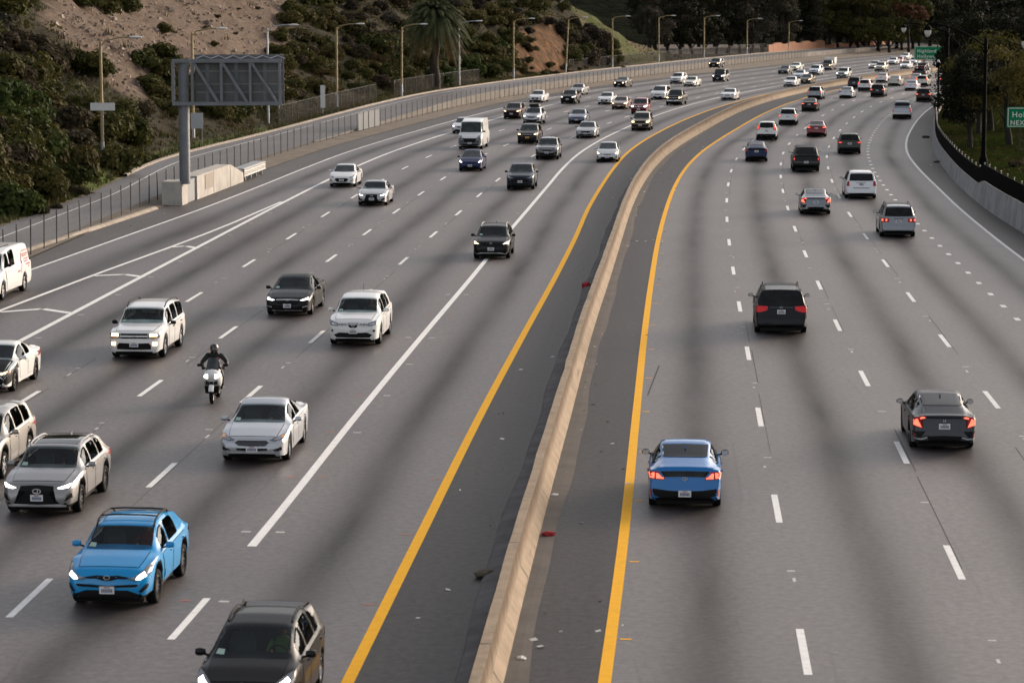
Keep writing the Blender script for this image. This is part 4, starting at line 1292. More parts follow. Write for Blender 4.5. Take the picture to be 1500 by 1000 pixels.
# silver sedan with wide hexagonal grille
style('sedan_hexgrille', 'sedan', L=4.87, W=1.86, H=1.47, tail=sedan_tail(4.87, 1.05, 4.16), tr=3.77,
      head=[(.47, .665), (.60, .725), (.80, .785), (.87, .775), (.84, .70), (.62, .645)], lamp=[(.58, .675), (.74, .72), (.74, .69), (.60, .662)], amber=[(.77, .76), (.86, .77), (.845, .71), (.77, .70)],
      grille=[([(0, .665), (.40, .665), (.475, .61), (.36, .52), (0, .505)], M_rimdark)], bars=[([(0, .672), (.41, .672), (.49, .61), (.46, .607), (.39, .655), (0, .655)], M_chrome), ([(0, .345), (.50, .36), (.74, .43), (.74, .40), (.52, .325), (0, .31)], M_silverplastic)],
      intake=[(0, .45), (.42, .455), (.42, .40), (0, .37)], fog=[(.58, .41), (.80, .50), (.80, .40), (.62, .37)], emblem_f=('oval', .715, .045), fplate=.43, spokes=10)
# black sedan with chrome wing
style('sedan_wing', 'sedan', L=4.9, W=1.85, H=1.46, tail=sedan_tail(4.9, 1.05, 4.2), tr=3.78,
      head=[(.44, .655), (.62, .70), (.82, .765), (.87, .735), (.82, .655), (.60, .625)], lamp=[(.50, .66), (.64, .69), (.81, .74), (.81, .675), (.6, .64)],
      grille=[([(0, .64), (.43, .64), (.38, .50), (0, .48)], M_black)], bars=[([(0, .70), (.45, .685), (.44, .645), (.12, .655), (0, .64)], M_chrome), ([(0, .265), (.62, .275), (.60, .245), (0, .235)], M_silverplastic)],
      intake=[(0, .40), (.55, .40), (.50, .29), (0, .28)], fog=[(.60, .37), (.80, .42), (.80, .45), (.61, .41)], fogmat=M_silverplastic, emblem_f=('H', .655, .05), fplate=.44, spokes=7)
# silver sports sedan with spindle grille
style('sedan_spindle', 'sedan', L=4.68, W=1.83, H=1.43, t1=2.12, t2=2.98, tail=sedan_tail(4.68, 1.04, 4.05), tr=3.65,
      head=[(.44, .62), (.60, .68), (.80, .73), (.86, .70), (.76, .63), (.56, .595)], lamp=[(.50, .625), (.62, .665), (.79, .70), (.74, .645), (.56, .61)],
      grille=[([(0, .70), (.34, .69), (.26, .53), (.46, .30), (.36, .25), (0, .24)], M_black)], bars=None, intake=None, fog=[(.58, .32), (.80, .40), (.78, .52), (.62, .42)], emblem_f=('ovalL', .60, .07), fplate=.42)
style('sedan_round', 'sedan', L=4.57, W=1.80, H=1.45, tail=sedan_tail(4.57, 1.06, 3.95), t2=2.9, tr=3.60, zn=.72,
      grille=[([(0, .60), (.40, .59), (.46, .50), (.30, .36), (0, .34)], M_black)], bars=[([(0, .625), (.42, .615), (.41, .595), (0, .605)], M_chrome)], intake=None,
      head=[(.50, .655), (.64, .74), (.78, .80), (.84, .74), (.74, .665), (.56, .63)], fog=[(.60, .40), (.76, .46), (.78, .52), (.62, .47)], emblem_f=('ovalH', .645, .05), fplate=.47)
style('sedan_two_tone', 'sedan', L=4.5, W=1.75, H=1.43, tc=1.12, zc=.98, t1=2.05, t2=2.9, tail=sedan_tail(4.5, 1.07, 3.9), hoodpart=False, tr=3.58, tf=.90, zn=.72,
      head=[(.46, .64), (.62, .69), (.80, .74), (.85, .71), (.78, .64), (.56, .61)], amber=[(.72, .68), (.82, .71), (.82, .68), (.74, .66)], spokes=5, rimmat=1,
      rearpanel=None)
def hood_black(S, put, decal, at, shp, bvh):
    # bare black hood, fender and bumper of the patched-up white sedan
    put('hood', decal('hood', [(.16, .72), (.16, -.72), (1.12, -.74), (1.12, .74)], 't', [M_black], .006, .12))
    for sg in (1, -1): put('fender', decal('fender', [(.02, .50), (.02, .70), (.50, .76), (1.20, .90), (1.26, .72), (.98, .72), (.92, .74), (.60, .62), (.52, .40), (.10, .30)], 's', [M_black], .006, .1, sg))
    put('bumper', decal('bumper', sym([(0, .60), (.80, .60), (.84, .40), (.7, .26), (0, .25)]), 'f', [M_black], .006, .1))
style('sedan_two_tone', 'sedan_two_tone', extra=hood_black)
style('sedan_square', 'sedan', L=5.04, W=1.90, H=1.48, zn=.84, zc=1.02, tc=1.50, t1=2.25, t2=3.25, tail=sedan_tail(5.04, 1.09, 4.25), wt_tail=[(4.2, .76), (4.6, .80), (5.04, .82)], tr=4.02, tf=.98, belt0=.97, belt1=1.03,
      grille=[([(0, .80), (.36, .80), (.33, .56), (0, .55)], M_chrome), ([(0, .775), (.325, .775), (.30, .58), (0, .57)], M_black)], bars=None, head=[(.46, .64), (.50, .80), (.80, .82), (.85, .74), (.78, .64)], intake=[(0, .42), (.5, .42), (.45, .30), (0, .30)], fog=[(.60, .36), (.74, .38), (.74, .46), (.60, .45)], emblem_f=('wing', .83, .05), r=.36)
style('muscle_coupe', 'sedan_square', H=1.44, zr1=1.37, zr2=1.36, t1=2.35, t2=3.2, tail=sedan_tail(5.04, 1.08, 4.25), grille=[([(0, .76), (.80, .75), (.76, .58), (0, .57)], M_black)], bars=None,
      head=[(.42, .60), (.42, .74), (.76, .74), (.76, .60)], lamp=[(.50, .61), (.50, .73), (.68, .73), (.68, .61)], emblem_f=None)
# fastbacks
fb_tail = lambda L, zd, rake: [(L - rake, 1.20), (L - .30, zd + .02), (L - .14, zd), (L - .10, zd - .05), (L - .08, .82), (L - .05, .66), (L - .015, .60), (L, .42)]
style('fastback_blue', L=4.47, W=1.82, H=1.45, zn=.72, tc=1.18, zc=.97, t1=2.0, zr1=1.40, t2=2.75, zr2=1.42, tail=fb_tail(4.47, 1.075, .95), wt_tail=[(3.5, .655), (4.1, .70), (4.30, .80), (4.47, .82)], rw=.70, rwr=.69, tb=2.32, tf=.90, tr=3.60, r=.325,
      head=HEAD_SEDAN, grille=[([(0, .60), (.40, .60), (.46, .50), (.3, .36), (0, .34)], M_black)], intake=None, fog=None, emblem_f=('ovalH', .66, .05),
      tail_l=[(.50, .845), (.62, .845), (.64, .90), (.60, .97), (.88, .965), (.93, .90), (.88, .80), (.60, .775), (.48, .79)],
      tail_in=[[(.52, .83), (.62, .83), (.66, .93), (.71, .93), (.70, .80), (.52, .795)], [(.74, .945), (.87, .935), (.885, .88), (.85, .815), (.75, .81)]],
      rearpanel=[([(0, .985), (.60, .975), (.54, .90), (.50, .84), (0, .85)], M_glassdark)], reflect=[(.80, .36), (.835, .37), (.84, .54), (.80, .52)],
      rearlow=[([(0, .50), (.42, .52), (.78, .565), (.80, .42), (.60, .34), (0, .33)], M_black)], rplate=.44, emblem_r=('ovalH', .80, .055), antenna=3.05, dlo=[(1.62, 2.29), (2.37, 3.15), (3.2, 3.62)], mirror='black',
      rearwin=None, sticker=False, spokes=10, roofpanel=None)
style('fastback_grey', 'fastback_blue', L=4.64, W=1.80, H=1.42, tail=[(3.75, 1.21), (4.32, 1.035), (4.48, 1.03), (4.54, .99), (4.57, .80), (4.60, .66), (4.63, .58), (4.64, .42)], wt_tail=[(3.7, .665), (4.25, .73), (4.45, .80), (4.64, .82)], tr=3.62, t2=2.72, antenna=3.05,
      tail_l=[(.50, .975), (.60, .995), (.80, .965), (.90, .90), (.87, .74), (.60, .68), (.585, .705), (.72, .79), (.73, .875), (.60, .915), (.50, .935)],
      tail_in=[[(.53, .965), (.60, .98), (.68, .955), (.66, .92), (.54, .94)], [(.74, .93), (.84, .90), (.84, .77), (.63, .70), (.78, .80), (.77, .88)]],
      rearpanel=[([(0, .985), (.50, .985), (.48, .945), (0, .94)], M_black)], reflect=[(.80, .42), (.825, .42), (.825, .54), (.80, .54)], rearduct=[(.52, .60), (.86, .60), (.86, .44), (.66, .43)],
      rearlow=[([(0, .48), (.48, .46), (.40, .25), (0, .25)], M_black)], rplate=.73, emblem_r=('H', .885, .05), spokes=5, rimmat=1,
      extra=lambda S, put, decal, at, shp, bvh: [put('trim_bar', decal('trim_bar', [(.50 * s, .44), (.64 * s, .40), (.88 * s, .42), (.88 * s, .385), (.62 * s, .365), (.46 * s, .42)], 'r', [M_silverplastic], .018, .08)) for s in (1, -1)])
style('hatch_wedge', L=4.48, W=1.76, H=1.50, zn=.72, tc=1.02, zc=1.0, t1=1.95, zr1=1.44, t2=2.75, zr2=1.45, tail=[(3.55, 1.27), (4.20, 1.09), (4.31, 1.07), (4.36, .98), (4.39, .76), (4.43, .66), (4.48, .45)], wt_tail=[(3.5, .66), (4.2, .74), (4.48, .80)], tb=2.2, tf=.88, tr=3.58, r=.32,
      head=[(.50, .63), (.62, .70), (.78, .83), (.84, .80), (.82, .66), (.64, .61)], grille=[([(0, .63), (.30, .63), (.26, .58), (0, .575)], M_black)], intake=[(0, .40), (.50, .42), (.44, .27), (0, .25)], fog=[(.64, .36), (.76, .40), (.76, .47), (.64, .44)], emblem_f=('oval', .70, .05),
      tail_l=[(.66, .80), (.70, 1.02), (.82, 1.04), (.87, .92), (.84, .76)], tail_in=[[(.72, .86), (.74, .98), (.82, .97), (.82, .84)]], rearpanel=[([(0, 1.0), (.62, .99), (.60, .86), (0, .86)], M_glassdark)], rplate=.80, rearlow=[([(0, .45), (.6, .46), (.5, .3), (0, .3)], M_black)], emblem_r=('oval', .95, .04), spokes=5)
# small hatchback
style('small_hatch', L=4.10, W=1.77, H=1.59, zn=.84, tc=.98, zc=1.10, t1=1.78, zr1=1.51, t2=3.2, zr2=1.50, tail=suv_tail(4.10, 1.58, .98, .30), wt_tail=suv_wt(4.1, .30), tb=2.0, tf=.80, tr=3.36, r=.31, belt0=1.0, belt1=1.08, rw=.72, rwr=.70,
      head=[(.46, .70), (.50, .80), (.66, .90), (.82, .97), (.85, .86), (.76, .72)], lamp=[(.52, .72), (.56, .80), (.74, .90), (.80, .86), (.72, .73)], grille=[([(0, .72), (.40, .72), (.36, .66), (0, .66)], M_black), ([(0, .56), (.5, .56), (.46, .38), (0, .37)], M_black)], bars=None, intake=None, fog=[(.60, .42), (.76, .46), (.74, .54), (.62, .52)],
      emblem_f=('bow', .83, .05), tail_l=[(.60, .80), (.62, 1.05), (.80, 1.07), (.86, .85)], rplate=.80, rails=(1.95, 3.7, M_black, .05), dlo=[(1.38, 1.97), (2.05, 2.85), (2.93, 3.35)], fplate=.44)
# suvs
style('suv', L=4.65, W=1.86, H=1.68, zn=.94, tc=1.18, zc=1.12, t1=1.92, zr1=1.60, t2=3.75, zr2=1.61, tail=suv_tail(4.65, 1.67, 1.05), wt_tail=suv_wt(4.65, .34), tb=2.3, tf=.92, tr=3.62, r=.36, belt0=1.06, belt1=1.13, rw=.74, rwr=.72, sill=.25, clad=True,
      head=[(.46, .80), (.62, .85), (.80, .93), (.88, .90), (.82, .79), (.60, .765)], grille=[([(0, .82), (.42, .82), (.36, .68), (0, .67)], M_black)], bars=[([(0, .83), (.43, .83), (.42, .80), (0, .80)], M_chrome)],
      intake=[(0, .50), (.62, .52), (.55, .33), (0, .31)], fog=[(.64, .46), (.80, .50), (.80, .60), (.64, .57)], emblem_f=('oval', .755, .06), fplate=.56, tail_l=[(.58, .98), (.86, 1.04), (.92, 1.0), (.88, .86), (.60, .88)], tail_in=[[(.64, .98), (.86, 1.0), (.86, .90), (.66, .91)]],
      rplate=.86, rearlow=[([(0, .54), (.78, .56), (.72, .34), (0, .34)], M_black)], emblem_r=('oval', 1.0, .05), dlo=[(1.6, 2.27), (2.35, 3.2), (3.28, 3.95)], rearwin=[(0, 1.58), (.50, 1.575), (.62, 1.54), (.70, 1.14), (0, 1.12)], antenna=3.9)
style('suv_rounded', 'suv', L=4.82, W=1.88, H=1.70, zn=.96, tail=suv_tail(4.82, 1.69, 1.08, .42), wt_tail=suv_wt(4.82, .42), tr=3.78, clad=False,
      head=[(.50, .80), (.56, .86), (.86, .95), (.90, .90), (.80, .78), (.56, .755)], lamp=[(.58, .80), (.60, .84), (.78, .88), (.76, .80)], grille=[([(0, .86), (.20, .86), (.14, .72), (.10, .69), (0, .69)], M_black), ([(.01, .845), (.49, .865), (.47, .80), (.01, .80)], M_rimdark)],
      bars=[([(0, .80), (.16, .80), (.44, .76), (.46, .79), (.17, .83), (.13, .87), (0, .87)], M_silverplastic)], intake=[(0, .50), (.50, .52), (.70, .44), (.60, .34), (0, .33)], fog=[(.72, .55), (.79, .55), (.80, .62), (.72, .62)], emblem_f=('ringbar', .80, .07), fplate=.555, antenna=None, mirrorz=1.17)
def crossover_bars(S, put, decal, at, shp, bvh):
    for s in (1, -1):
        for k in range(5):
            y = .24 + .055 * k
            put('grille_bar', decal('grille_bar', [(s * y, .785), (s * (y + .028), .79), (s * (y + .045), .85), (s * (y + .017), .845)], 'f', [M_black], .020, .1))
    b = MB(); b.tube([(0, 0, 0), (.02, 0, .28)], .006, 5); put('aerial', b.mesh('aerial', [M_black]), loc=(-.75, 0, 1.69))
style('suv_rounded', 'suv_rounded', extra=crossover_bars, grille=[([(0, .86), (.20, .86), (.14, .72), (.10, .69), (0, .69)], M_black)])
style('suv_compact', 'suv', antenna=None, spokes=10, head=[(.44, .80), (.62, .85), (.82, .93), (.88, .88), (.78, .79), (.58, .765)], grille=[([(0, .80), (.44, .805), (.42, .76), (0, .74)], M_black), ([(0, .72), (.62, .70), (.58, .52), (0, .5)], M_black)], bars=None, intake=[(0, .44), (.62, .45), (.55, .34), (0, .33)])
style('suv_crossover', 'suv', L=4.36, W=1.80, H=1.56, zn=.86, tc=1.12, zc=1.05, t1=1.85, zr1=1.49, t2=3.45, zr2=1.50, tail=suv_tail(4.36, 1.55, 1.02), wt_tail=suv_wt(4.36, .34), tr=3.55, tf=.86, belt0=1.0, belt1=1.06, r=.34,
      rearwin=[(0, 1.47), (.48, 1.465), (.60, 1.43), (.68, 1.10), (0, 1.08)], head=[(.50, .76), (.64, .82), (.80, .90), (.87, .86), (.80, .75), (.60, .73)], lamp=[(.58, .755), (.66, .80), (.82, .86), (.80, .77)], grille=[([(0, .73), (.40, .745), (.38, .69), (0, .665)], M_black)], intake=[(0, .50), (.50, .50), (.46, .33), (0, .31)], bars=[([(.40, .34), (.48, .35), (.70, .30), (.76, .36), (.78, .33), (.70, .265), (.42, .31)], M_silverplastic)],
      fog=[(.60, .44), (.78, .48), (.78, .54), (.62, .50)], emblem_f=('oval', .80, .05), fplate=.52, rails=(1.9, 3.75, M_silverplastic, .05), dlo=[(1.52, 2.15), (2.23, 3.05), (3.12, 3.6)], antenna=3.7)
style('suv_spindle', 'suv_crossover', L=4.50, W=1.84, H=1.54, zn=.86, tail=suv_tail(4.5, 1.53, 1.05, .50), wt_tail=suv_wt(4.5, .50), tr=3.6, tf=.92,
      head=[(.46, .735), (.60, .78), (.82, .86), (.88, .84), (.78, .74), (.58, .70)], lamp=[(.50, .735), (.62, .775), (.83, .835), (.76, .745), (.58, .715)], grille=[([(0, .80), (.40, .78), (.28, .62), (.56, .36), (.50, .30), (0, .29)], M_black)],
      bars=[([(0, .335), (.55, .35), (.72, .33), (.70, .285), (0, .28)], M_silverplastic)], intake=None, fog=[(.66, .42), (.84, .50), (.82, .62), (.76, .56)], emblem_f=('ovalL', .66, .085), fplate=.50, rails=(1.95, 3.6, M_silverplastic, .045), rimmat=1, spokes=10,
      roofpanel=[([(2.0, .56), (2.0, -.56), (3.3, -.54), (3.3, .54)], M_glassdark)], amber=None, clad=True)
style('suv_coupe', 'suv_crossover', L=4.36, W=1.80, H=1.56, zn=.88, tc=1.10, zc=1.08, t1=1.80, t2=3.10, zr2=1.52, tail=[(3.90, 1.40), (4.12, 1.20), (4.22, 1.04), (4.26, .82), (4.33, .72), (4.36, .46)], wt_tail=[(3.8, .655), (4.12, .72), (4.25, .82), (4.36, .84)], tr=3.52, tf=.90, sill=.27, r=.355,
      head=[(.40, .70), (.58, .73), (.72, .84), (.82, .93), (.88, .92), (.84, .76), (.66, .665), (.54, .665)], lamp=[(.60, .685), (.66, .76), (.76, .82), (.80, .74), (.68, .675)], grille=[([(0, .735), (.20, .755), (.46, .72), (.44, .69), (.22, .69), (.08, .65), (0, .645)], M_black)], bars=[([(0, .545), (.62, .585), (.66, .56), (.60, .525), (0, .50)], M_black)],
      intake=[(0, .45), (.44, .45), (.70, .36), (.60, .27), (0, .26)], fog=[(.66, .44), (.80, .58), (.83, .56), (.80, .48), (.70, .40)], emblem_f=('oval', .715, .055), fplate=.455, rails=(1.75, 3.3, M_black, .07), rimmat=1, spokes=10, rearwin=None,
      dlo=[(1.5, 2.12), (2.2, 3.1)], tail_l=[(.62, .98), (.90, 1.05), (.92, .95), (.66, .92)], antenna=None, mirrorz=1.10)
def coupe_roof_bars(S, put, decal, at, shp, bvh):
    for t in (2.15, 2.95):
        b = MB(); b.tube([(0, -.60, 0), (0, -.3, .02), (0, .3, .02), (0, .60, 0)], .018, 6)
        put('roof_bar', b.mesh('roof_bar', [M_black], True), loc=(S['L'] / 2 - t, 0, at(shp[1], t) + .045))
STYLES['suv_coupe']['extra'] = coupe_roof_bars
style('suv_boxy', 'suv', L=4.87, W=1.90, H=1.74, zn=1.00, nz=[(0, .80), (.04, .92), (.10, .985), (.24, 1.02)], tc=1.30, zc=1.14, t1=1.98, zr1=1.65, t2=4.2, zr2=1.69, tail=suv_tail(4.87, 1.73, 1.08, .18), wt_tail=suv_wt(4.87, .18, .84), tr=3.80, tf=.95, r=.37, rw=.77, rwr=.77, hdeck=.86, clad=False, sill=.30,
      head=[(.48, .76), (.49, .92), (.80, .94), (.89, .91), (.86, .76)], lamp=[(.55, .83), (.55, .92), (.80, .92), (.80, .83)], amber=[(.55, .765), (.55, .80), (.82, .81), (.82, .77)], grille=[([(0, .92), (.47, .92), (.47, .86), (0, .86)], M_black), ([(0, .81), (.47, .81), (.47, .755), (0, .755)], M_black)],
      bars=[([(0, .93), (.49, .93), (.49, .92), (0, .92)], M_chrome)], intake=[(0, .58), (.52, .60), (.60, .52), (.60, .38), (0, .36)], fog=[(.66, .52), (.80, .52), (.80, .63), (.66, .63)], foglit=True, emblem_f=('bow', .835, .045), fplate=.54, rails=(2.1, 4.45, M_black, .09), antenna=None, dlo=[(1.62, 2.40), (2.50, 3.35), (3.45, 4.5)], tb=2.45,
      mirror='black', rearwin=[(0, 1.62), (.60, 1.61), (.66, 1.16), (0, 1.14)], spokes=5, rearlow=[([(0, .66), (.85, .66), (.82, .40), (0, .40)], M_black)], handlepaint=False)
style('suv_jeep', 'suv_boxy', L=4.55, W=1.86, H=1.76, tail=suv_tail(4.55, 1.75, 1.08, .16), wt_tail=suv_wt(4.55, .16, .84), tr=3.55, t2=3.9, dlo=[(1.62, 2.35), (2.43, 3.2), (3.28, 4.15)], grille=[([(0, .93), (.46, .93), (.46, .74), (0, .74)], M_black)], lamp=None, amber=None, bars=None, foglit=False, fog=None, intake=[(0, .60), (.8, .60), (.76, .40), (0, .38)])
style('suv_cross_grille', 'suv_jeep', grille=[([(0, .94), (.48, .94), (.44, .72), (0, .72)], M_black)], bars=[([(0, .86), (.46, .86), (.46, .81), (.05, .81), (.05, .73), (0, .73)], M_chrome), ([(0, .94), (.05, .94), (.05, .86), (0, .86)], M_chrome)])
style('suv_cube', 'suv_jeep', L=4.7, W=1.88, H=1.95, zn=1.10, nz=[(0, .85), (.03, 1.0), (.08, 1.08), (.2, 1.11)], zc=1.18, tc=1.35, t1=1.72, zr1=1.88, t2=4.35, zr2=1.92, tail=suv_tail(4.7, 1.94, 1.1, .10), wt_tail=suv_wt(4.7, .10, .88), rw=.82, rwr=.82, tr=3.75, rearwin=[(0, 1.80), (.62, 1.80), (.66, 1.2), (0, 1.2)], head=[(.52, .84), (.52, 1.02), (.80, 1.02), (.80, .84)], grille=[([(0, 1.02), (.46, 1.02), (.46, .82), (0, .82)], M_black)], rails=None)
# minivans and wagon
style('minivan_dark', L=5.1, W=1.98, H=1.75, zn=.90, tc=1.05, zc=1.12, t1=2.0, zr1=1.66, t2=4.45, zr2=1.69, tail=suv_tail(5.1, 1.74, 1.10, .26), wt_tail=suv_wt(5.1, .26, .82), tf=.98, tr=4.0, r=.345, rw=.73, rwr=.72, belt0=1.06, belt1=1.12, tb=2.4, sill=.24, head=HEAD_SEDAN, grille=[([(0, .72), (.4, .72), (.36, .62), (0, .62)], M_black)],
      intake=[(0, .45), (.55, .45), (.5, .3), (0, .3)], tail_l=[(.50, 1.075), (.84, 1.10), (.94, 1.06), (.93, .86), (.80, .86), (.52, .93)], tail_in=[[(.505, .985), (.575, .985), (.575, .925), (.52, .935)]], tailmat=simple('bright_red_lens', (0.40, 0.006, 0.012), 0.3, 0, .25, spec=.2, emit=(1, .03, .03), estr=.05),
      rearwin=[(0, 1.62), (.62, 1.61), (.69, 1.57), (.77, 1.14), (0, 1.11)], rplate=.88, rearpanel=[([(0, 1.06), (.44, 1.06), (.44, 1.02), (0, 1.02)], M_rimdark)], rearlow=[([(0, .345), (.78, .36), (.74, .27), (0, .27)], M_black)], bars=None,
      emblem_r=('oval', 1.04, .045), rails=(2.2, 4.75, M_black, .07), dlo=[(1.5, 2.37), (2.45, 3.5), (3.58, 4.7)], mirror='black', reflect=None, antenna=None, sticker=False)
def minivan_bumper(S, put, decal, at, shp, bvh):
    b = MB()
    pts = [(-S['L'] / 2 + .10 + .18 * abs(y) ** 4, y, .70) for y in np.linspace(-.93, .93, 13)]
    b.tube(pts, .055, 8)
    put('bumper_step', b.mesh('bumper_step', [M_black], True), paint=True)
STYLES['minivan_dark']['extra'] = minivan_bumper
style('minivan_white', 'minivan_dark', L=5.14, W=1.99, extra=None, rails=None, tail=suv_tail(5.14, 1.74, 1.08, .20), wt_tail=suv_wt(5.14, .20, .83), tail_l=[(.74, .82), (.75, 1.12), (.87, 1.12), (.93, .84)], tail_in=[[(.78, .90), (.78, 1.06), (.86, 1.05), (.88, .88)]], tailmat=M_red,
      rearwin=[(0, 1.60), (.62, 1.59), (.70, 1.55), (.75, 1.16), (0, 1.14)], rplate=.93, rearpanel=[([(0, 1.03), (.30, 1.03), (.30, 1.005), (0, 1.005)], M_rimdark)], rearlow=[([(0, .30), (.80, .32), (.76, .25), (0, .25)], M_black), ([(0, .72), (.52, .72), (.52, .68), (0, .68)], M_rimdark)], emblem_r=None)
style('wagon_silver', 'minivan_dark', L=4.85, W=1.88, H=1.72, extra=None, tail=suv_tail(4.85, 1.71, 1.08, .30), wt_tail=suv_wt(4.85, .30, .81), t2=4.1, tr=3.80, dlo=[(1.5, 2.3), (2.38, 3.3), (3.38, 4.35)], tail_l=[(.48, 1.00), (.84, 1.03), (.91, 1.0), (.91, .82), (.50, .84)], tail_in=[[(.60, .985), (.68, .985), (.68, .88), (.60, .88)], [(.80, .99), (.88, .98), (.88, .88), (.80, .88)]], tailmat=M_tailoff,
      rearwin=[(0, 1.58), (.60, 1.57), (.66, 1.53), (.73, 1.14), (0, 1.12)], rplate=.88, rearpanel=[([(0, 1.00), (.24, 1.00), (.22, .965), (0, .965)], M_rimdark)], rearlow=[([(0, .36), (.74, .38), (.70, .28), (0, .28)], M_black)], rails=(2.1, 4.4, M_black, .08))
style('suv_tall_lamps', 'suv', L=4.63, W=1.89, H=1.67, extra=None, tail_l=[(.60, .98), (.64, 1.18), (.66, 1.40), (.72, 1.40), (.80, 1.12), (.90, .98), (.84, .92)], tail_in=[[(.66, 1.02), (.68, 1.36), (.705, 1.36), (.78, 1.08), (.84, .98)]], rearwin=[(0, 1.57), (.46, 1.56), (.57, 1.52), (.60, 1.14), (0, 1.10)], rearlow=[([(0, .56), (.82, .58), (.76, .32), (0, .32)], M_black)])
# pickups
def bed(S, put, decal, at, shp, bvh):
    L, W = S['L'], S['W']
    b = MB(); b.box((-L / 2 + .93, 0, S['bedz'] + .012), (1.5, W - .36, .02), 0)
    put('truck_bed', b.mesh('truck_bed', [M_black]))
    b = MB(); b.box((-L / 2 - .02, 0, .60), (.14, W * .92, .17), 0); put('rear_bumper', b.mesh('rear_bumper', [M_chrome if not S.get('darkbumper') else M_rimdark]))
style('pickup', L=5.5, W=1.96, H=1.84, zn=1.08, nz=[(0, .80), (.04, .96), (.10, 1.06), (.24, 1.10)], tc=1.45, zc=1.18, t1=2.10, zr1=1.76, t2=3.35, zr2=1.78, tail=[(3.62, 1.22), (3.75, 1.20), (5.40, 1.20), (5.46, 1.12), (5.5, .60)], wt_tail=[(3.6, .88), (5.5, .90)], bedz=1.20, tf=1.0, tr=4.45, r=.39, rw=.76, rwr=.76, hdeck=.88, belt0=1.12, belt1=1.16, sill=.36, clad=False, tb=2.55,
      head=[(.56, .80), (.57, 1.0), (.86, 1.0), (.90, .82)], grille=[([(0, 1.02), (.52, 1.02), (.50, .74), (0, .74)], M_black)], bars=[([(0, .90), (.52, .90), (.52, .86), (0, .86)], M_chrome), ([(0, .64), (.9, .64), (.88, .50), (0, .5)], M_chrome)], intake=[(0, .48), (.7, .48), (.65, .38), (0, .37)], fog=None, emblem_f=None, fplate=.56,
      tail_l=[(.80, .80), (.80, 1.14), (.93, 1.14), (.94, .80)], rplate=.62, extra=bed, dlo=[(1.85, 2.50), (2.6, 3.42)], wp=[(0, .86), (.05, .93), (.2, .98), (.6, 1), (5.2, 1), (5.5, .98)], emblem_r=None, antenna=None, mirrorz=1.28, sticker=False, mirror='black')
def cap_bed(S, put, decal, at, shp, bvh):
    put('cargo_cover', decal('cargo_cover', [(4.3, .66), (4.3, -.66), (5.15, -.66), (5.15, .66)], 't', [M_black], .012, .2))
style('suv_truck', 'pickup', L=5.6, W=2.0, H=1.87, t2=4.55, zr2=1.83, tail=[(4.75, 1.76), (5.36, 1.28), (5.50, 1.22), (5.56, 1.05), (5.6, .55)], wt_tail=[(4.7, .76), (5.35, .84), (5.6, .88)], tr=4.30, tail_l=[(.82, .84), (.82, 1.12), (.92, 1.12), (.94, .84)], rearwin=[(0, 1.76), (.62, 1.74), (.70, 1.35), (.74, 1.22), (0, 1.22)], extra=None, rplate=.74, rearlow=[([(0, .74), (.36, .74), (.36, .62), (0, .62)], M_rimdark)],
      rearpanel=[([(.0, .80), (.90, .82), (.88, .66), (.0, .64)], M_rimdark)], dlo=[(1.85, 2.50), (2.6, 3.4), (3.5, 4.4)])
def box_cap(S, put, decal, at, shp, bvh):
    b = MB(); b.box((-S['L'] / 2 + 1.0, 0, 1.72), (1.75, 1.75, 1.0), 0); put('cargo_box', b.mesh('cargo_box', [simple('box_white', (.75, .75, .74), .5)]))
style('box_pickup', 'pickup', extra=box_cap)
def tow_gear(S, put, decal, at, shp, bvh):
    L = S['L']; z0 = S['bedz']
    b = MB()
    for s in (1, -1):
        b.tube([(-.35, s * .85, z0), (-.35, s * .80, 2.55), (-.35, s * .70, 2.75)], .05, 6)
        b.tube([(-.35, s * .80, 2.2), (-2.3, s * .45, z0 + .2)], .05, 6)
    b.box((-.35, 0, 2.75), (.30, 1.7, .10), 1); b.box((-.35, 0, 1.9), (.06, 1.6, .06), 0)
    put('light_bar', b.mesh('light_bar', [M_chrome, M_amber]))
    b = MB(); b.box((-1.4, 0, z0 + .2), (1.7, .5, .4), 0); b.box((-2.55, 0, z0 + .1), (.5, 1.7, .5), 0); put('tow_boom', b.mesh('tow_boom', [M_black]))
    b = MB()
    for s in (1, -1): b.lathe([(.22, -.1), (.34, -.1), (.34, .1), (.22, .1)], Matrix.Translation((-2.0, s * .6, z0 + .36)) @ Matrix.Rotation(R(90), 4, 'Y'), 14, 0)
    put('tow_wheel_lift', b.mesh('tow_wheel_lift', [M_tailoff], True))
style('tow_truck', 'pickup', L=6.6, W=2.3, H=2.35, zn=1.3, nz=[(0, 1.0), (.05, 1.2), (.1, 1.28), (.24, 1.32)], zc=1.45, zr1=2.25, zr2=2.28, t1=2.1, t2=3.1, tail=[(3.2, 1.3), (3.3, 1.15), (6.5, 1.15), (6.6, .7)], wt_tail=[(3.2, .9), (6.6, .92)], bedz=1.15, tr=5.3, belt0=1.4, belt1=1.4, r=.48, wp=[(0, .86), (.05, .93), (.2, .98), (.6, 1), (6.3, 1), (6.6, .98)], dlo=[(1.8, 2.7)], doors=0, rearwin=[(0, 2.1), (.7, 2.1), (.74, 1.5), (0, 1.5)], extra=tow_gear,
      tail_l=[(.95, .80), (.95, 1.02), (1.1, 1.02), (1.1, .80)], rplate=None)
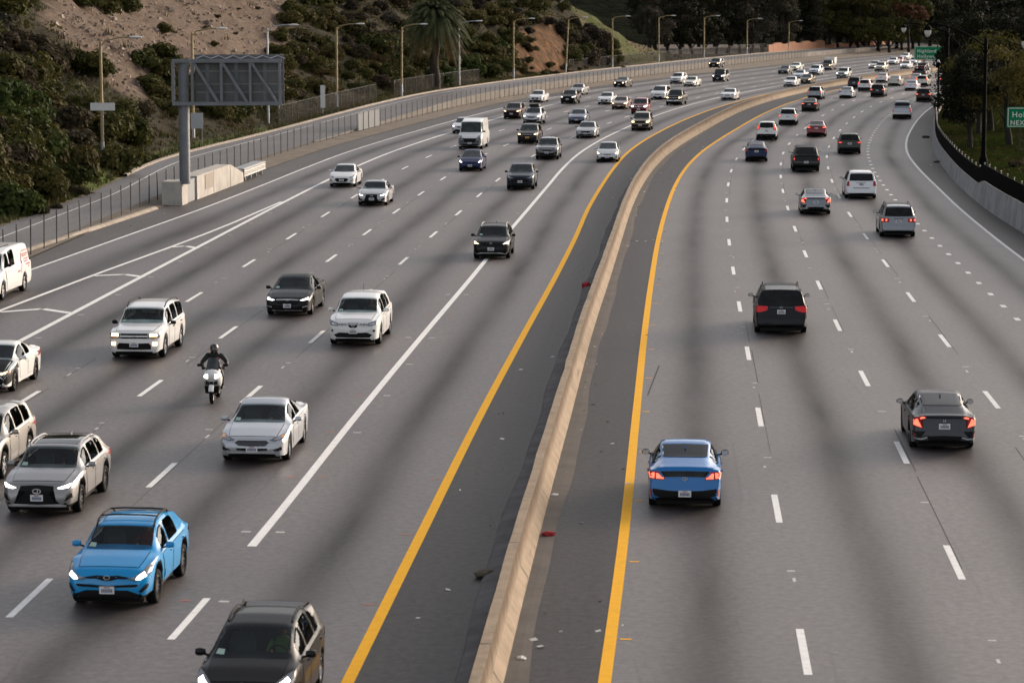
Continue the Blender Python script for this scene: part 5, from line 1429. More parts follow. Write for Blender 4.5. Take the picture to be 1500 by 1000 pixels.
# vans
style('van_tall', L=5.6, W=2.05, H=2.52, zn=1.12, nz=[(0, .80), (.05, .98), (.12, 1.08), (.22, 1.14)], tc=.72, zc=1.34, t1=1.30, zr1=2.30, t2=5.3, zr2=2.50, tail=[(5.42, 2.46), (5.52, 2.2), (5.56, 1.0), (5.60, .6)], wt_tail=[(5.4, .84), (5.6, .88)], tf=.95, tr=4.4, r=.35, rw=.83, rwr=.84, hdeck=.90, belt0=1.34, belt1=1.36, sill=.28, tb=1.9, wp=[(0, .80), (.05, .90), (.18, .97), (.5, 1), (5.4, 1), (5.6, .97)],
      head=[(.66, .98), (.68, 1.14), (.84, 1.18), (.92, 1.14), (.88, 1.0)], grille=[([(0, .92), (.52, .92), (.48, .60), (0, .58)], M_black)], bars=None, intake=[(0, .44), (.7, .44), (.66, .32), (0, .31)], fog=None, emblem_f=('ram', .80, .08), fplate=.52, dlo=[(1.12, 1.85)], doors=1, mirror='black', mirrorz=1.45, sticker=False, rearwin=[(0, 2.1), (.7, 2.1), (.74, 1.5), (0, 1.5)], tail_l=[(.86, .9), (.86, 1.3), (.96, 1.3), (.96, .9)],
      extra=lambda S, put, decal, at, shp, bvh: [put('bumper', decal('bumper', sym([(0, .90), (.50, .93), (.70, .97), (.92, .98), (.96, .60), (.86, .33), (0, .32)]), 'f', [simple('grey_bumper', (.085, .09, .09), .6)], .006, .1))])
RED_TXT = simple('red_lettering', (0.33, 0.05, 0.05), 0.5)
def van_side(S, put, decal, at, shp, bvh):
    # worn red lettering and a slash on the cargo side, unreadable in the photo
    rn = random.Random(11)
    b = bmesh.new()
    rows = [(1.70, 4.25, 5.05), (1.56, 4.30, 5.05), (1.48, 4.30, 5.05), (1.34, 4.45, 5.15), (1.24, 4.35, 5.05), (1.12, 4.5, 5.15), (1.0, 4.9, 5.1)]
    quads = []
    for z, a, c in rows:
        t = a
        while t < c:
            w = rn.uniform(.03, .12); quads.append([(t, z), (t + w, z + .01), (t + w, z + .075), (t, z + .065)]); t += w + .02
    quads.append([(3.66, .85), (3.72, .85), (4.16, 1.55), (4.16, 1.70), (4.12, 1.70), (4.08, 1.50)])
    quads += [[(3.2 + .09 * k, .92), (3.26 + .09 * k, .92), (3.26 + .09 * k, 1.0), (3.2 + .09 * k, 1.0)] for k in range(4)]
    for q in quads:
        pb = project(bvh, q, 's', S, .012, .3, 1)
        tmp = bpy.data.meshes.new('t'); pb.to_mesh(tmp); pb.free(); b.from_mesh(tmp); bpy.data.meshes.remove(tmp)
    put('lettering', bm_mesh(b, 'lettering', [RED_TXT]))
    m = MB()
    for s in (1, -1): m.tube([(-.6, s * .55, 2.10), (1.1, s * .55, 2.10)], .02, 6)
    m.box((.9, 0, 2.12), (.5, .9, .12))
    put('roof_rack', m.mesh('roof_rack', [M_black]))
style('van_cargo', 'van_tall', L=5.5, W=2.0, H=2.05, zr1=1.92, zr2=2.03, t1=1.55, tc=.95, zc=1.25, belt0=1.25, belt1=1.25, tail=[(5.28, 1.98), (5.40, 1.75), (5.45, .9), (5.5, .6)], wt_tail=[(5.3, .80), (5.5, .86)], rw=.80, rwr=.80, head=[(.66, .80), (.66, 1.0), (.9, 1.0), (.9, .80)], extra=van_side, dlo=[(1.3, 2.0), (2.12, 2.95)], tf=.85, tr=4.35, mirrorz=1.4, r=.37, emblem_f=None, rearwin=[(0, 1.75), (.7, 1.74), (.74, 1.3), (0, 1.3)])

# ------------------------------------------------------------------ traffic: one row per vehicle
WHT = (.72, .72, .71); SIL = (.42, .43, .44); BLK = (.012, .012, .014); GRY = (.10, .105, .11); DGR = (.04, .042, .046)
ON, AW = 'on', 'away'
GL_ = 'vehicles coming towards the camera'; GR_ = 'vehicles driving away from the camera'
# style, (x, y) survey, face, colour, metallic, head, tail, name, category, label
TRAFFIC = [
 ('van_cargo', (-28, 439), ON, WHT, 0, 0, 0, 'cargo_van', 'van', 'white cargo van with red lettering on its side in the far exit lane'),
 ('sedan_two_tone', (-15, 572), ON, WHT, 0, 1, 0, 'sedan', 'car', 'white sedan with bare black hood, fender and front bumper'),
 ('suv', (-42, 700), ON, (.30, .285, .26), .6, 0, 0, 'suv', 'car', 'champagne silver SUV cut by the left edge behind the grey SUV'),
 ('suv_spindle', (68, 748), ON, (.26, .255, .255), .6, 2, 0, 'suv', 'car', 'grey SUV with big black hourglass grille and silver roof rails'),
 ('suv_boxy', (205, 522), ON, WHT, 0, 1, 0, 'suv', 'car', 'boxy white SUV with black roof rails and lit fog lamps'),
 ('sedan_wing', (426, 460), ON, (.010, .010, .012), 0, 2, 0, 'sedan', 'car', 'black sedan with chrome wing grille left of the white crossover'),
 ('suv_rounded', (522, 503), ON, WHT, 0, 0, 0, 'suv', 'car', 'rounded white crossover with barred grille beside the black sedan'),
 ('sedan_hexgrille', (377, 672), ON, (.46, .48, .51), .5, 0, 0, 'sedan', 'car', 'silver sedan with wide hexagonal grille in front of the motorcycle'),
 ('suv_coupe', (172, 881), ON, (.0, .245, .56), .0, 2, 0, 'suv', 'car', 'bright blue coupe crossover with black roof bars'),
 ('small_hatch', (366, 1056), ON, (.014, .013, .016), 0, 2, 0, 'hatchback', 'car', 'black hatchback cut off by the bottom edge of the picture'),
 ('suv_crossover', (721, 378), ON, (.014, .014, .016), 0, 1, 0, 'suv', 'car', 'black crossover straddling the solid white carpool line'),
 ('sedan_round', (503, 273), ON, WHT, 0, 0, 0, 'sedan', 'car', 'white sedan with black hexagonal grille on the left lane line'),
 ('sedan_spindle', (547, 300), ON, (.40, .40, .41), .5, 2, 0, 'sedan', 'car', 'silver sports sedan with black spindle grille right of the white sedan'),
 ('van_tall', (690, 218), ON, WHT, 0, 0, 0, 'delivery_van', 'van', 'tall white delivery van with grey bumper'),
 ('sedan', (677, 195), ON, (.62, .63, .65), 0, 2, 0, 'sedan', 'car', 'pale sedan half hidden behind the tall white van'),
 ('hatch_wedge', (690, 250), ON, (.02, .028, .085), .3, 2, 0, 'hatchback', 'car', 'dark blue hatchback in front of the tall white van'),
 ('suv_compact', (763, 277), ON, (.035, .045, .06), .4, 0, 0, 'suv', 'car', 'dark slate SUV nearest among the cluster right of the blue hatchback'),
 ('suv', (802, 233), ON, (.11, .11, .11), .5, 0, 0, 'suv', 'car', 'grey SUV with roof rails just behind the dark slate SUV'),
 ('suv', (774, 210), ON, (.03, .022, .022), .2, 1, 0, 'suv', 'car', 'black SUV with yellow front plate behind the grey SUV'),
 ('suv', (780, 182), ON, (.50, .52, .57), .3, 1, 0, 'suv', 'car', 'silver SUV with a black box on its roof'),
 ('suv_compact', (751, 174), ON, (.05, .022, .016), .2, 1, 0, 'suv', 'car', 'maroon SUV with yellow headlights left of the silver roof box SUV'),
 ('sedan_round', (786, 150), ON, WHT, 0, 0, 0, 'sedan', 'car', 'white sedan alone near the left edge line beyond the maroon SUV'),
 ('suv_compact', (833, 152), ON, (.016, .016, .017), 0, 2, 0, 'suv', 'car', 'black SUV beside the orange traffic cone'),
 ('sedan', (845, 139), ON, (.12, .125, .13), .4, 0, 0, 'sedan', 'car', 'grey sedan tucked behind the black SUV near the cone'),
 ('sedan', (846, 181), ON, (.10, .125, .19), .4, 0, 0, 'sedan', 'car', 'blue grey sedan behind the silver four door with V grille'),
 ('sedan_wing', (859, 202), ON, (.30, .31, .32), .5, 0, 0, 'sedan', 'car', 'silver four door with chrome V grille in the lane beside the carpool line'),
 ('hatch_wedge', (890, 237), ON, (.52, .53, .54), .4, 1, 0, 'sedan', 'car', 'pale silver car alone in the carpool lane ahead of the brown jeep'),
 ('suv_jeep', (939, 191), ON, (.15, .115, .08), .4, 1, 0, 'suv', 'car', 'brown boxy jeep with bright yellow headlights on the carpool line'),
 ('suv_cross_grille', (937, 167), ON, (.24, .018, .022), .2, 2, 0, 'suv', 'car', 'red boxy SUV with chrome cross grille behind the brown jeep'),
 ('sedan', (908, 160), ON, (.20, .12, .075), .5, 1, 0, 'sedan', 'car', 'bronze sedan with yellow headlights left of the red SUV'),
 ('sedan_round', (887, 153), ON, WHT, 0, 0, 0, 'sedan', 'car', 'white sedan left of the bronze sedan'),
 ('muscle_coupe', (909, 128), ON, (.013, .013, .012), 0, 1, 0, 'sedan', 'car', 'black muscle car with round yellow headlights by the far fence'),
 ('minivan_white', (965, 146), ON, (.70, .71, .71), 0, 0, 0, 'minivan', 'car', 'white minivan left of the black pickup near the barrier'),
 ('pickup', (988, 154), ON, (.02, .018, .015), .1, 1, 0, 'pickup_truck', 'truck', 'black pickup with amber headlights right of the white minivan'),
 ('suv', (991, 123), ON, WHT, 0, 0, 0, 'suv', 'car', 'white SUV beside the cream sedan near the far fence'),
 ('sedan', (1011, 127), ON, (.66, .64, .58), 0, 1, 0, 'sedan', 'car', 'cream white sedan right of the white SUV near the far fence'),
 ('suv_cube', (1053, 120), ON, (.02, .024, .032), .2, 2, 0, 'suv', 'car', 'dark cube shaped off roader alone in the far middle lane'),
 ('suv_compact', (1047, 100), ON, (.018, .016, .018), .1, 1, 0, 'suv', 'car', 'dark SUV with headlights on beyond the far fence on the frontage road'),
 ('sedan_square', (1067, 147), ON, (.74, .75, .74), 0, 0, 0, 'sedan', 'car', 'white luxury sedan with tall dark grille near the barrier'),
 ('sedan', (1148, 109), ON, (.02, .028, .024), .2, 0, 0, 'sedan', 'car', 'dark green sedan left of a white sedan far up the road'),
 ('sedan_square', (1164, 104), ON, (.70, .69, .62), 0, 1, 0, 'sedan', 'car', 'white sedan right behind the dark green sedan'),
 ('suv', (1193, 110), ON, (.66, .69, .74), 0, 0, 0, 'suv', 'car', 'pale SUV in front of the pickup with a white box'),
 ('sedan', (1170, 116), ON, (.52, .55, .60), .3, 0, 0, 'sedan', 'car', 'silver sedan wedged between two cars near the far barrier'),
 ('sedan_wing', (1157, 127), ON, (.74, .74, .72), 0, 0, 0, 'sedan', 'car', 'white sedan closest to the far barrier'),
 ('sedan', (1180, 123), ON, (.05, .04, .025), .4, 1, 0, 'sedan', 'car', 'dark gold sedan beside the white sedan at the far barrier'),
 ('box_pickup', (1211, 103), ON, (.05, .045, .04), .1, 1, 0, 'pickup_truck', 'truck', 'dark pickup carrying a white box'),
 ('suv_jeep', (1234, 115), ON, (.50, .52, .48), 0, 2, 0, 'suv', 'car', 'pale off roader with black nose alone in the far carpool lane'),
 ('sedan', (1280, 101), ON, (.60, .60, .60), 0, 2, 0, 'sedan', 'car', 'pale sedan half hidden behind a beige SUV far up the road'),
 ('suv', (1289, 105), ON, (.45, .43, .36), .3, 1, 0, 'suv', 'car', 'beige SUV with headlights on far up the road'),
 ('sedan', (1307, 95), ON, (.72, .70, .68), 0, 2, 0, 'sedan', 'car', 'white sedan with a red car at its side, far up the road'),
 ('sedan', (1316, 94), ON, (.30, .04, .04), 0, 0, 0, 'sedan', 'car', 'small red car squeezed behind a white sedan far up the road'),
 ('sedan', (1325, 88), ON, (.72, .70, .66), 0, 2, 0, 'sedan', 'car', 'white sedan farthest up the road, just left of the green sign'),
 ('sedan_round', (1326, 101), ON, (.74, .74, .72), 0, 2, 0, 'sedan', 'car', 'white sedan left of the tow truck across the barrier'),
 ('sedan', (1338, 95), ON, (.72, .72, .70), 0, 2, 0, 'sedan', 'car', 'white sedan peeking out behind the tow truck'),
 # driving away
 ('fastback_blue', (1003, 739), AW, (.0, .135, .40), .05, 0, 2, 'hatchback', 'car', 'bright blue fastback with L shaped tail lamps by the yellow line'),
 ('fastback_grey', (1378, 654), AW, (.05, .053, .06), .4, 0, 2, 'sedan', 'car', 'dark grey fastback with boomerang tail lamps, largest car at the right'),
 ('minivan_dark', (1143, 486), AW, (.012, .016, .024), .2, 0, 0, 'minivan', 'car', 'dark navy minivan with roof rails and wide red tail lamps'),
 ('wagon_silver', (1314, 346), AW, (.20, .212, .235), .5, 0, 2, 'wagon', 'car', 'silver wagon with black roof rails and orange red tail lamps'),
 ('fastback_grey', (1194, 313), AW, (.16, .18, .20), .5, 0, 2, 'hatchback', 'car', 'smaller blue grey fastback left of the silver wagon'),
 ('minivan_white', (1260, 290), AW, (.72, .73, .75), 0, 0, 0, 'minivan', 'car', 'white minivan with upright red lamps ahead of the silver wagon'),
 ('suv_truck', (1180, 251), AW, (.012, .012, .013), 0, 0, 1, 'suv', 'truck', 'black sport truck with sloped rear glass'),
 ('suv', (1244, 225), AW, (.05, .055, .048), .3, 0, 1, 'suv', 'car', 'dark grey green SUV with wide red lamps'),
 ('hatch_wedge', (1108, 236), AW, (.012, .022, .06), .4, 0, 0, 'hatchback', 'car', 'dark blue hatchback with pale lamps near the inner lane'),
 ('suv_tall_lamps', (1123, 205), AW, (.68, .68, .66), 0, 0, 1, 'suv', 'car', 'white SUV with tall red lamps beside its rear window'),
 ('suv_compact', (1154, 183), AW, (.55, .55, .55), .3, 0, 2, 'suv', 'car', 'silver SUV ahead of the white SUV with tall red lamps'),
 ('sedan', (1196, 200), AW, (.17, .012, .022), .3, 0, 2, 'sedan', 'car', 'dark red sedan right of the silver SUV'),
 ('pickup', (1321, 174), AW, (.36, .39, .43), .3, 0, 1, 'pickup_truck', 'truck', 'silver blue pickup near the right edge line'),
 ('sedan', (1186, 163), AW, (.022, .012, .013), .2, 0, 2, 'sedan', 'car', 'black sedan with red brake lamps near the barrier'),
 ('suv_compact', (1194, 146), AW, (.22, .24, .26), .5, 0, 1, 'suv', 'car', 'grey SUV just ahead of the black sedan near the barrier'),
 ('sedan', (1240, 144), AW, (.48, .50, .53), .4, 0, 0, 'sedan', 'car', 'silver sedan right of the grey SUV near the barrier'),
 ('suv_compact', (1286, 142), AW, (.022, .024, .03), .2, 0, 2, 'suv', 'car', 'black SUV with pale roof right of the silver sedan'),
 ('suv_tall_lamps', (1267, 134), AW, (.66, .66, .66), 0, 0, 2, 'suv', 'car', 'white SUV between the black car and the black SUV'),
 ('suv_compact', (1252, 130), AW, (.03, .034, .045), .2, 0, 0, 'suv', 'car', 'black car left of a white SUV along the barrier'),
 ('sedan', (1292, 121), AW, (.72, .70, .70), 0, 0, 2, 'sedan', 'car', 'white sedan left of a beige sedan near the far barrier'),
 ('sedan_square', (1310, 126), AW, (.42, .40, .34), .3, 0, 0, 'sedan', 'car', 'beige sedan right of a white sedan near the far barrier'),
 ('suv', (1353, 149), AW, (.055, .018, .018), .1, 0, 2, 'suv', 'car', 'dark red SUV with bright brake lamps near the lamp posts'),
 ('sedan', (1335, 133), AW, (.58, .60, .65), .2, 0, 1, 'sedan', 'car', 'pale blue white sedan behind the dark red SUV'),
 ('suv_tall_lamps', (1351, 127), AW, (.60, .56, .50), 0, 0, 2, 'suv', 'car', 'cream SUV in front of the tow truck'),
 ('sedan', (1341, 122), AW, (.60, .54, .54), 0, 0, 2, 'sedan', 'car', 'pinkish white sedan beside the cream SUV in front of the tow truck'),
 ('tow_truck', (1348, 114), AW, (.05, .055, .06), .1, 0, 1, 'tow_truck', 'truck', 'tow truck with raised lift frame and red wheel lift'),
 ('suv', (1386, 125), AW, (.05, .02, .02), 0, 0, 2, 'suv', 'car', 'dark car with red brake lamps seen behind the lamp post'),
]
roots = {}
for (st, px, face, col, metal, head, tail, nm, cat, label) in TRAFFIC:
    roots[label] = spawn(st, px, 'f' if face == ON else 'r', face, col, metal, head, nm, label, cat, GL_ if face == ON else GR_, tailon=tail, z=0.0 if 'frontage' not in label else 1.0)
for lb in ('silver SUV with a black box on its roof',):
    r_ = roots[lb]; b = MB(); b.box((-.25, 0, 0), (1.5, 1.05, .26), 0, taper=.85); b.obj('roof_box', [M_black], r_, loc=(-.2, 0, 1.84))
rb = roots['grey SUV with roof rails just behind the dark slate SUV']
for s in (1, -1):
    b = MB(); b.tube([(.7, s * .60, 1.68), (.6, s * .60, 1.76), (-1.1, s * .60, 1.76), (-1.2, s * .60, 1.68)], .022, 6); b.obj('roof_rail', [M_black], rb)
for o in roots['black SUV with yellow front plate behind the grey SUV'].children:
    if o.name.startswith('license_plate') and o.location.x > 0: o.data = PLATE_Y

# ================================================================== FENCES, LAMP POSTS, SIGNS
M_postdark = simple('fence_post_dark', (0.035, 0.034, 0.033), 0.6, 0.3)
M_postpale = simple('fence_post_pale', (0.26, 0.26, 0.255), 0.55, 0.3)
M_postfence = simple('fence_post_grey', (0.12, 0.12, 0.115), 0.7, 0, spec=.1)
def mesh_mat(name, col, alpha, var=.6, sc=.7):
    m, nt, b = newmat(name)
    geo = N(nt, 'NewGeometry')
    out, h = noise_mix(nt, col, tuple(c * var for c in col), sc, 4, coord=geo.outputs['Position'])
    nt.links.new(out, b.inputs['Base Color']); b.inputs['Roughness'].default_value = .9; b.inputs['Specular IOR Level'].default_value = 0
    tr = N(nt, 'BsdfTransparent'); mx = N(nt, 'MixShader'); mx.inputs[0].default_value = alpha
    nt.links.new(tr.outputs[0], mx.inputs[1]); nt.links.new(b.outputs[0], mx.inputs[2])
    nt.links.new(mx.outputs[0], nt.nodes['Material Output'].inputs['Surface'])
    return m
M_link = mesh_mat('chain_link', (0.16, 0.16, 0.155), 0.14)
M_link2 = mesh_mat('chain_link_slats', (0.060, 0.056, 0.052), 0.42, .85, 3.0)
M_panel = simple('pale_panel', (0.30, 0.31, 0.32), 0.7, spec=.1)

def posts_mesh(name, mat, h, r): 
    b = MB(); b.tube([(0, 0, 0), (0, 0, h)], r, 6); return b.mesh(name, [mat], True)
# roadside fence between the shoulder and the frontage road
fence = link('roadside_fence', sweep('roadside_fence', 'FN', lambda Y: [(0, .06), (0, 1.66)], [60 + 3 * i for i in range(175)], [M_link]))
lab(fence, 'long chain link fence with thin dark posts between the freeway shoulder and the frontage road', 'fence')
pme = posts_mesh('fence_post', M_postdark, 1.74, .034)
rp = random.Random(2)
rest = MB()
for i in range(175):
    Y = 62 + 3 * i
    p = pt('FN', Y + rp.uniform(-.1, .1), 0, .03)
    if 118 < Y < 412: link('post', pme, fence, p, (rp.uniform(-.02, .02), rp.uniform(-.02, .02), 0))
    else: rest.tube([p, p + Vector((0, 0, 1.72))], .034, 5)
o = rest.obj('posts', [M_postdark], fence); o['kind'] = 'stuff'
b = MB(); b.tube([pt('FN', 60 + 4 * i, 0, 1.68) for i in range(130)], .012, 4); b.obj('top_wire', [M_postdark], fence)
pb = MB()
for Y in (262, 265, 268, 271): pass
pv = [pt('FN', y, -.05, z) for y in (255, 258, 262, 266) for z in (.1, 1.75)]
pnl = link('panel', pydata('panel', pv, [(0, 2, 3, 1), (2, 4, 5, 3), (4, 6, 7, 5)], [M_panel]), fence)

# taller fence with slats at the foot of the hill, in two runs
def hill_fence(y0, y1, label):
    off = lambda Y: FN_OFF_L(Y) - 1.6
    ys = [y0 + 3 * i for i in range(int((y1 - y0) / 3) + 1)]
    f = link('slatted_fence', sweep('slatted_fence', 'FN', lambda Y: [(off(Y), fz(Y) + .1), (off(Y), fz(Y) + 1.95)], ys, [M_link2]))
    lab(f, label, 'fence', 'slatted chain link fences along the frontage road')
    me = posts_mesh('fence_post', M_postfence, 2.1, .035)
    for i, Y in enumerate(ys):
        link('post', me, f, pt('FN', Y, off(Y) + .03, fz(Y)))
    b = MB(); b.tube([pt('FN', Y, off(Y), fz(Y) + 1.97) for Y in ys], .025, 5); b.obj('rail', [M_postfence], f)
    cap = MB(); cap.box((0, 0, 0), (.10, .02, .28)); cm = cap.mesh('tag', [simple('white_tag', (.7, .7, .7), .5)])
    for Y in ys[::9]: link('tag', cm, f, pt('FN', Y, off(Y) + .08, fz(Y) + 1.85))
hill_fence(262, 312, 'first run of slatted fence, just right of the message sign')
hill_fence(320, 370, 'middle run of slatted fence, below the palm tree')
hill_fence(425, 585, 'far run of slatted fence, in front of the dark wood')

# street lamps on the left
M_pole = simple('lamp_pole_weathered', (0.30, 0.22, 0.10), 0.6, 0.0, var=.25, scale=1.2)
M_polegrey = simple('lamp_pole_grey', (0.38, 0.40, 0.42), 0.5, 0.3)
M_head = simple('lamp_head', (0.62, 0.63, 0.64), 0.4, 0.2)
def street_lamp(px, ytop, ybase, label, grey=False, lean=0.0, arm=2.2):
    # find where the post line crosses the sight line of the surveyed column
    best = None
    for k in range(1200):
        Y = 150 + .5 * k
        o = FN_OFF_L(Y) - (2.4 if Y < 320 else 0.9)
        p = pt('FN', Y, o, 0)
        e = abs(px_of(p)[0] - px)
        if best is None or e < best[0]: best = (e, p)
    p = best[1]; zb = ground_z(p.x, p.y) - .1
    h = z_at(ytop, p.y) - zb
    r = empty('street_lamp', (p.x, p.y, zb), 0, label, 'street lamp', 'cobra head lamps along the frontage road')
    b = MB()
    top = Vector((lean * h, 0, h))
    mat = M_polegrey if grey else M_pole
    b.tube([(0, 0, 0), top * .5, top], [.13, .115, .10], 8, 0)
    b.tube([(0, 0, 0), (lean * 1.6, 0, 1.6)], [.135, .134], 8, 1)
    b.obj('pole', [mat, M_polegrey], r, True)
    d = Vector((1, -.12, 0)).normalized()
    b = MB(); b.tube([top - Vector((0, 0, .35)), top + d * .35 + Vector((0, 0, .12)), top + d * arm * .65 + Vector((0, 0, .33)), top + d * arm + Vector((0, 0, .36))], .055, 6)
    b.obj('arm', [mat], r, True)
    b = MB()
    b.lathe([(.001, -.5), (.10, -.42), (.17, -.05), (.16, .25), (.08, .45), (.001, .48)], Matrix.Rotation(R(90), 4, 'Y'), 10)
    hd = b.obj('lamp_head', [M_head], r, True, loc=top + d * (arm + .42) + Vector((0, 0, .36)))
    hd.scale = (.55, 1, 1); hd.rotation_euler = (0, 0, math.atan2(d.y, d.x))
    hd.scale = (1, 1, .55)
LAMPS = [(151, 62, 245, 'street lamp farthest left, with a white board behind its post', 0, 0), (283, 48, 215, 'street lamp standing right behind the message sign pole', 0, 0), (393, 42, 190, 'street lamp rising behind the right end of the message sign', 1, 0),
         (494, 40, 160, 'yellowish street lamp just right of the tall white sign panel', 0, .004), (589, 40, 155, 'yellowish street lamp left of the palm tree', 0, .008), (673, 35, 137, 'pale grey street lamp right of the palm tree', 1, 0),
         (753, 31, 122, 'street lamp in front of the left edge of the orange cut slope', 0, 0), (828, 29, 110, 'leaning street lamp right of the orange cut slope', 0, .055), (897, 27, 105, 'street lamp in front of the green grass slope', 0, 0), (965, 26, 95, 'street lamp at the right foot of the green grass slope', 0, 0),
         (1031, 26, 90, 'first street lamp before the dark wood, right of the grass slope', 0, 0), (1094, 30, 88, 'thin street lamp before the middle of the dark wood', 0, 0), (1155, 33, 80, 'thin street lamp before the left end of the orange wall', 0, 0), (1283, 40, 75, 'thin street lamp before the right end of the orange wall', 0, 0)]
for px, yt, yb, lb, g_, ln in LAMPS: street_lamp(px, yt, yb, lb, g_, ln)

def at_hill(px, py, dz=0.0):
    p = hit(px, py); p.z += dz; return p
# white board behind the first lamp post, plus the other roadside boards
def board(name, px, ybase, w, h, hz, mat, label, cat, rz=0.0, post=M_postpale, posts=1, Yref=None):
    p = hit(px, ybase) or from_px(px, ybase)
    r = empty(name, p, rz, label, cat)
    b = MB(); b.box((0, 0, hz + h / 2), (w, .03, h)); b.obj('panel', [mat], r)
    for k in range(posts):
        x = 0 if posts == 1 else (-w / 2 + .1 + k * (w - .2) / (posts - 1))
        b = MB(); b.box((x, .05, (hz + h * .8) / 2 - .1), (.08, .07, hz + h * .8 + .2)); b.obj('post', [post], r)
M_signback = simple('sign_back_grey', (0.42, 0.44, 0.47), 0.45, 0.3)
M_signwhite = simple('sign_white', (0.62, 0.62, 0.61), 0.5)
board('roadside_board', 152, 247, 1.75, .55, 4.1, M_signwhite, 'white board fixed behind the post of the farthest left street lamp', 'sign')
board('roadside_sign', 289, 208, 1.05, 1.35, 1.1, M_signback, 'grey back of a small sign under the message sign', 'sign', posts=2)
board('marker_panel', 473, 171, .48, 2.35, .9, M_signwhite, 'tall narrow white sign panel on the grass right of the message sign', 'sign')
p = hit(622, 150)
r = empty('standpipe', p, 0, 'small yellow standpipe in front of the slatted fence below the palm', 'standpipe')
M_yel = simple('yellow_enamel', (.70, .45, .03), .4)
b = MB(); b.lathe([(.001, 0), (.16, 0), (.16, .06), (.11, .08), (.11, .75), (.15, .78), (.13, .95), (.001, 1.02)], Matrix(), 12); b.obj('body', [M_yel], r, True)
b = MB(); b.tube([(-.2, 0, .62), (.2, 0, .62)], .06, 8); b.obj('outlet', [M_yel], r, True)
# traffic cone at the edge line
p = from_px(825, 141)
r = empty('traffic_cone', p, 0, 'orange traffic cone at the left edge line by the black SUV', 'cone')
M_or = simple('cone_orange', (.75, .10, .02), .5)
b = MB(); b.box((0, 0, .03), (.42, .42, .06)); b.obj('base', [M_or], r)
b = MB(); b.lathe([(.15, .06), (.03, .95), (.001, .96)], Matrix(), 14, 0); b.obj('body', [M_or], r, True)
b = MB(); b.lathe([(.112, .35), (.083, .60)], Matrix(), 14, 0); b.obj('collar', [M_signwhite], r, True)

# ---- the changeable message sign, seen from behind
M_steel = simple('sign_steel', (0.160, 0.172, 0.188), 0.55, 0.25, var=.15, scale=1.0)
M_steeldk = simple('sign_panel_back', (0.125, 0.128, 0.132), 0.6, 0.2, var=.12, scale=.7)
M_ribpale = simple('panel_rib', (0.24, 0.24, 0.235), 0.5, 0.2)
sp = from_px(271, 266.5, 1.42); sp.z = 0
zf = lambda y: z_at(y, sp.y)
pxm = sp.y / FPX
sign = empty('message_sign', (sp.x, sp.y, 0), R(4), 'large grey roadside message sign seen from behind on one thick steel pole', 'sign')
X = lambda px: (px - 271) * pxm * 1.0
b = MB(); b.lathe([(.36, 1.3), (.36, 1.42), (.33, 1.43), (.33, zf(88) - .15), (.001, zf(88) - .15)], Matrix(), 28); b.lathe([(.35, 3.6), (.35, 3.66)], Matrix(), 28)
b.obj('pole', [M_steel], sign, True)
zb, ztp = zf(152), zf(89.5)
b = MB()
xl, xr = X(255), X(414)
for z in (zb, ztp):
    for y in (-.42, .42): b.box(((xl + xr) / 2, y, z), (xr - xl, .16, .20))
for px in (256, 284, 326, 368, 411):
    for y in (-.42, .42): b.box((X(px), y, (zb + ztp) / 2), (.15, .13, ztp - zb - .20))
    for z in (zb, ztp): b.box((X(px), 0, z), (.12, .68, .12))
for a, c in ((286, 321), (328, 363), (370, 406)):
    for y in (-.40, .44):
        A_ = Vector((X(a), y, ztp - .1)); C_ = Vector((X(c), y, zb + .1))
        d = (C_ - A_); L_ = d.length
        b.box((A_ + C_) / 2, (L_, .10, .15), M=d.to_track_quat('X', 'Z').to_matrix().to_4x4())
b.obj('truss', [M_steel], sign)
b = MB(); b.box(((X(287) + X(417)) / 2, .80, (zf(80.5) + zf(153)) / 2), (X(417) - X(287), .30, zf(80.5) - zf(153))); b.obj('display_box', [M_steeldk], sign)
b = MB()
for py in (105, 124, 136): b.box(((X(289) + X(415)) / 2, .63, zf(py)), (X(415) - X(289), .04, .06))
for px in (305, 347, 389): b.box((X(px), .625, (zf(90) + zf(152)) / 2), (.22, .05, zf(90) - zf(152)), 1)
b.obj('panel_rib', [M_ribpale, M_steel], sign)
b = MB()
for k in range(6):
    x = X(300) + (X(408) - X(300)) * k / 5
    b.tube([(x - .45, .2, ztp + .14), (x, .5, ztp + .30), (x + .45, .2, ztp + .14)], .03, 5)
b.obj('lifting_lug', [M_signback], sign)
# concrete pedestal and flared barrier with a guard rail
blk = empty('sign_footing', (0, 0, 0), 0, 'pale concrete block and flared barrier at the foot of the message sign', 'barrier')
A1 = from_px(267.0, 301.0); A2 = from_px(241, 296.5); dirr = heading(A1.y); nrm = Vector((dirr.y, -dirr.x, 0))
b = MB()
wid = (A1 - A2).dot(nrm); wid = max(.9, min(1.25, wid))
ang = math.atan2(dirr.y, dirr.x)
def bx(s0, s1, o0, o1, z0, z1, s1z=None, mi=0):
    P = [A1 + dirr * s + nrm * o for s, o in ((s0, o0), (s1, o0), (s1, o1), (s0, o1))]
    zz = [z1, s1z if s1z is not None else z1, s1z if s1z is not None else z1, z1]
    v = [p + Vector((0, 0, z0)) for p in P] + [p + Vector((0, 0, z)) for p, z in zip(P, zz)]
    b.add(v, [(3, 2, 1, 0), (4, 5, 6, 7), (0, 1, 5, 4), (1, 2, 6, 5), (2, 3, 7, 6), (3, 0, 4, 7)], mi)
bx(0, 1.8, -wid, 0, 0, 1.45)
b.obj('pedestal', [M_block], blk)
b = MB(); bx(1.804, 4.8, -.95, -.12, 0, 1.36); b.obj('infill', [simple('infill_grey', (.27, .275, .28), .8)], blk)
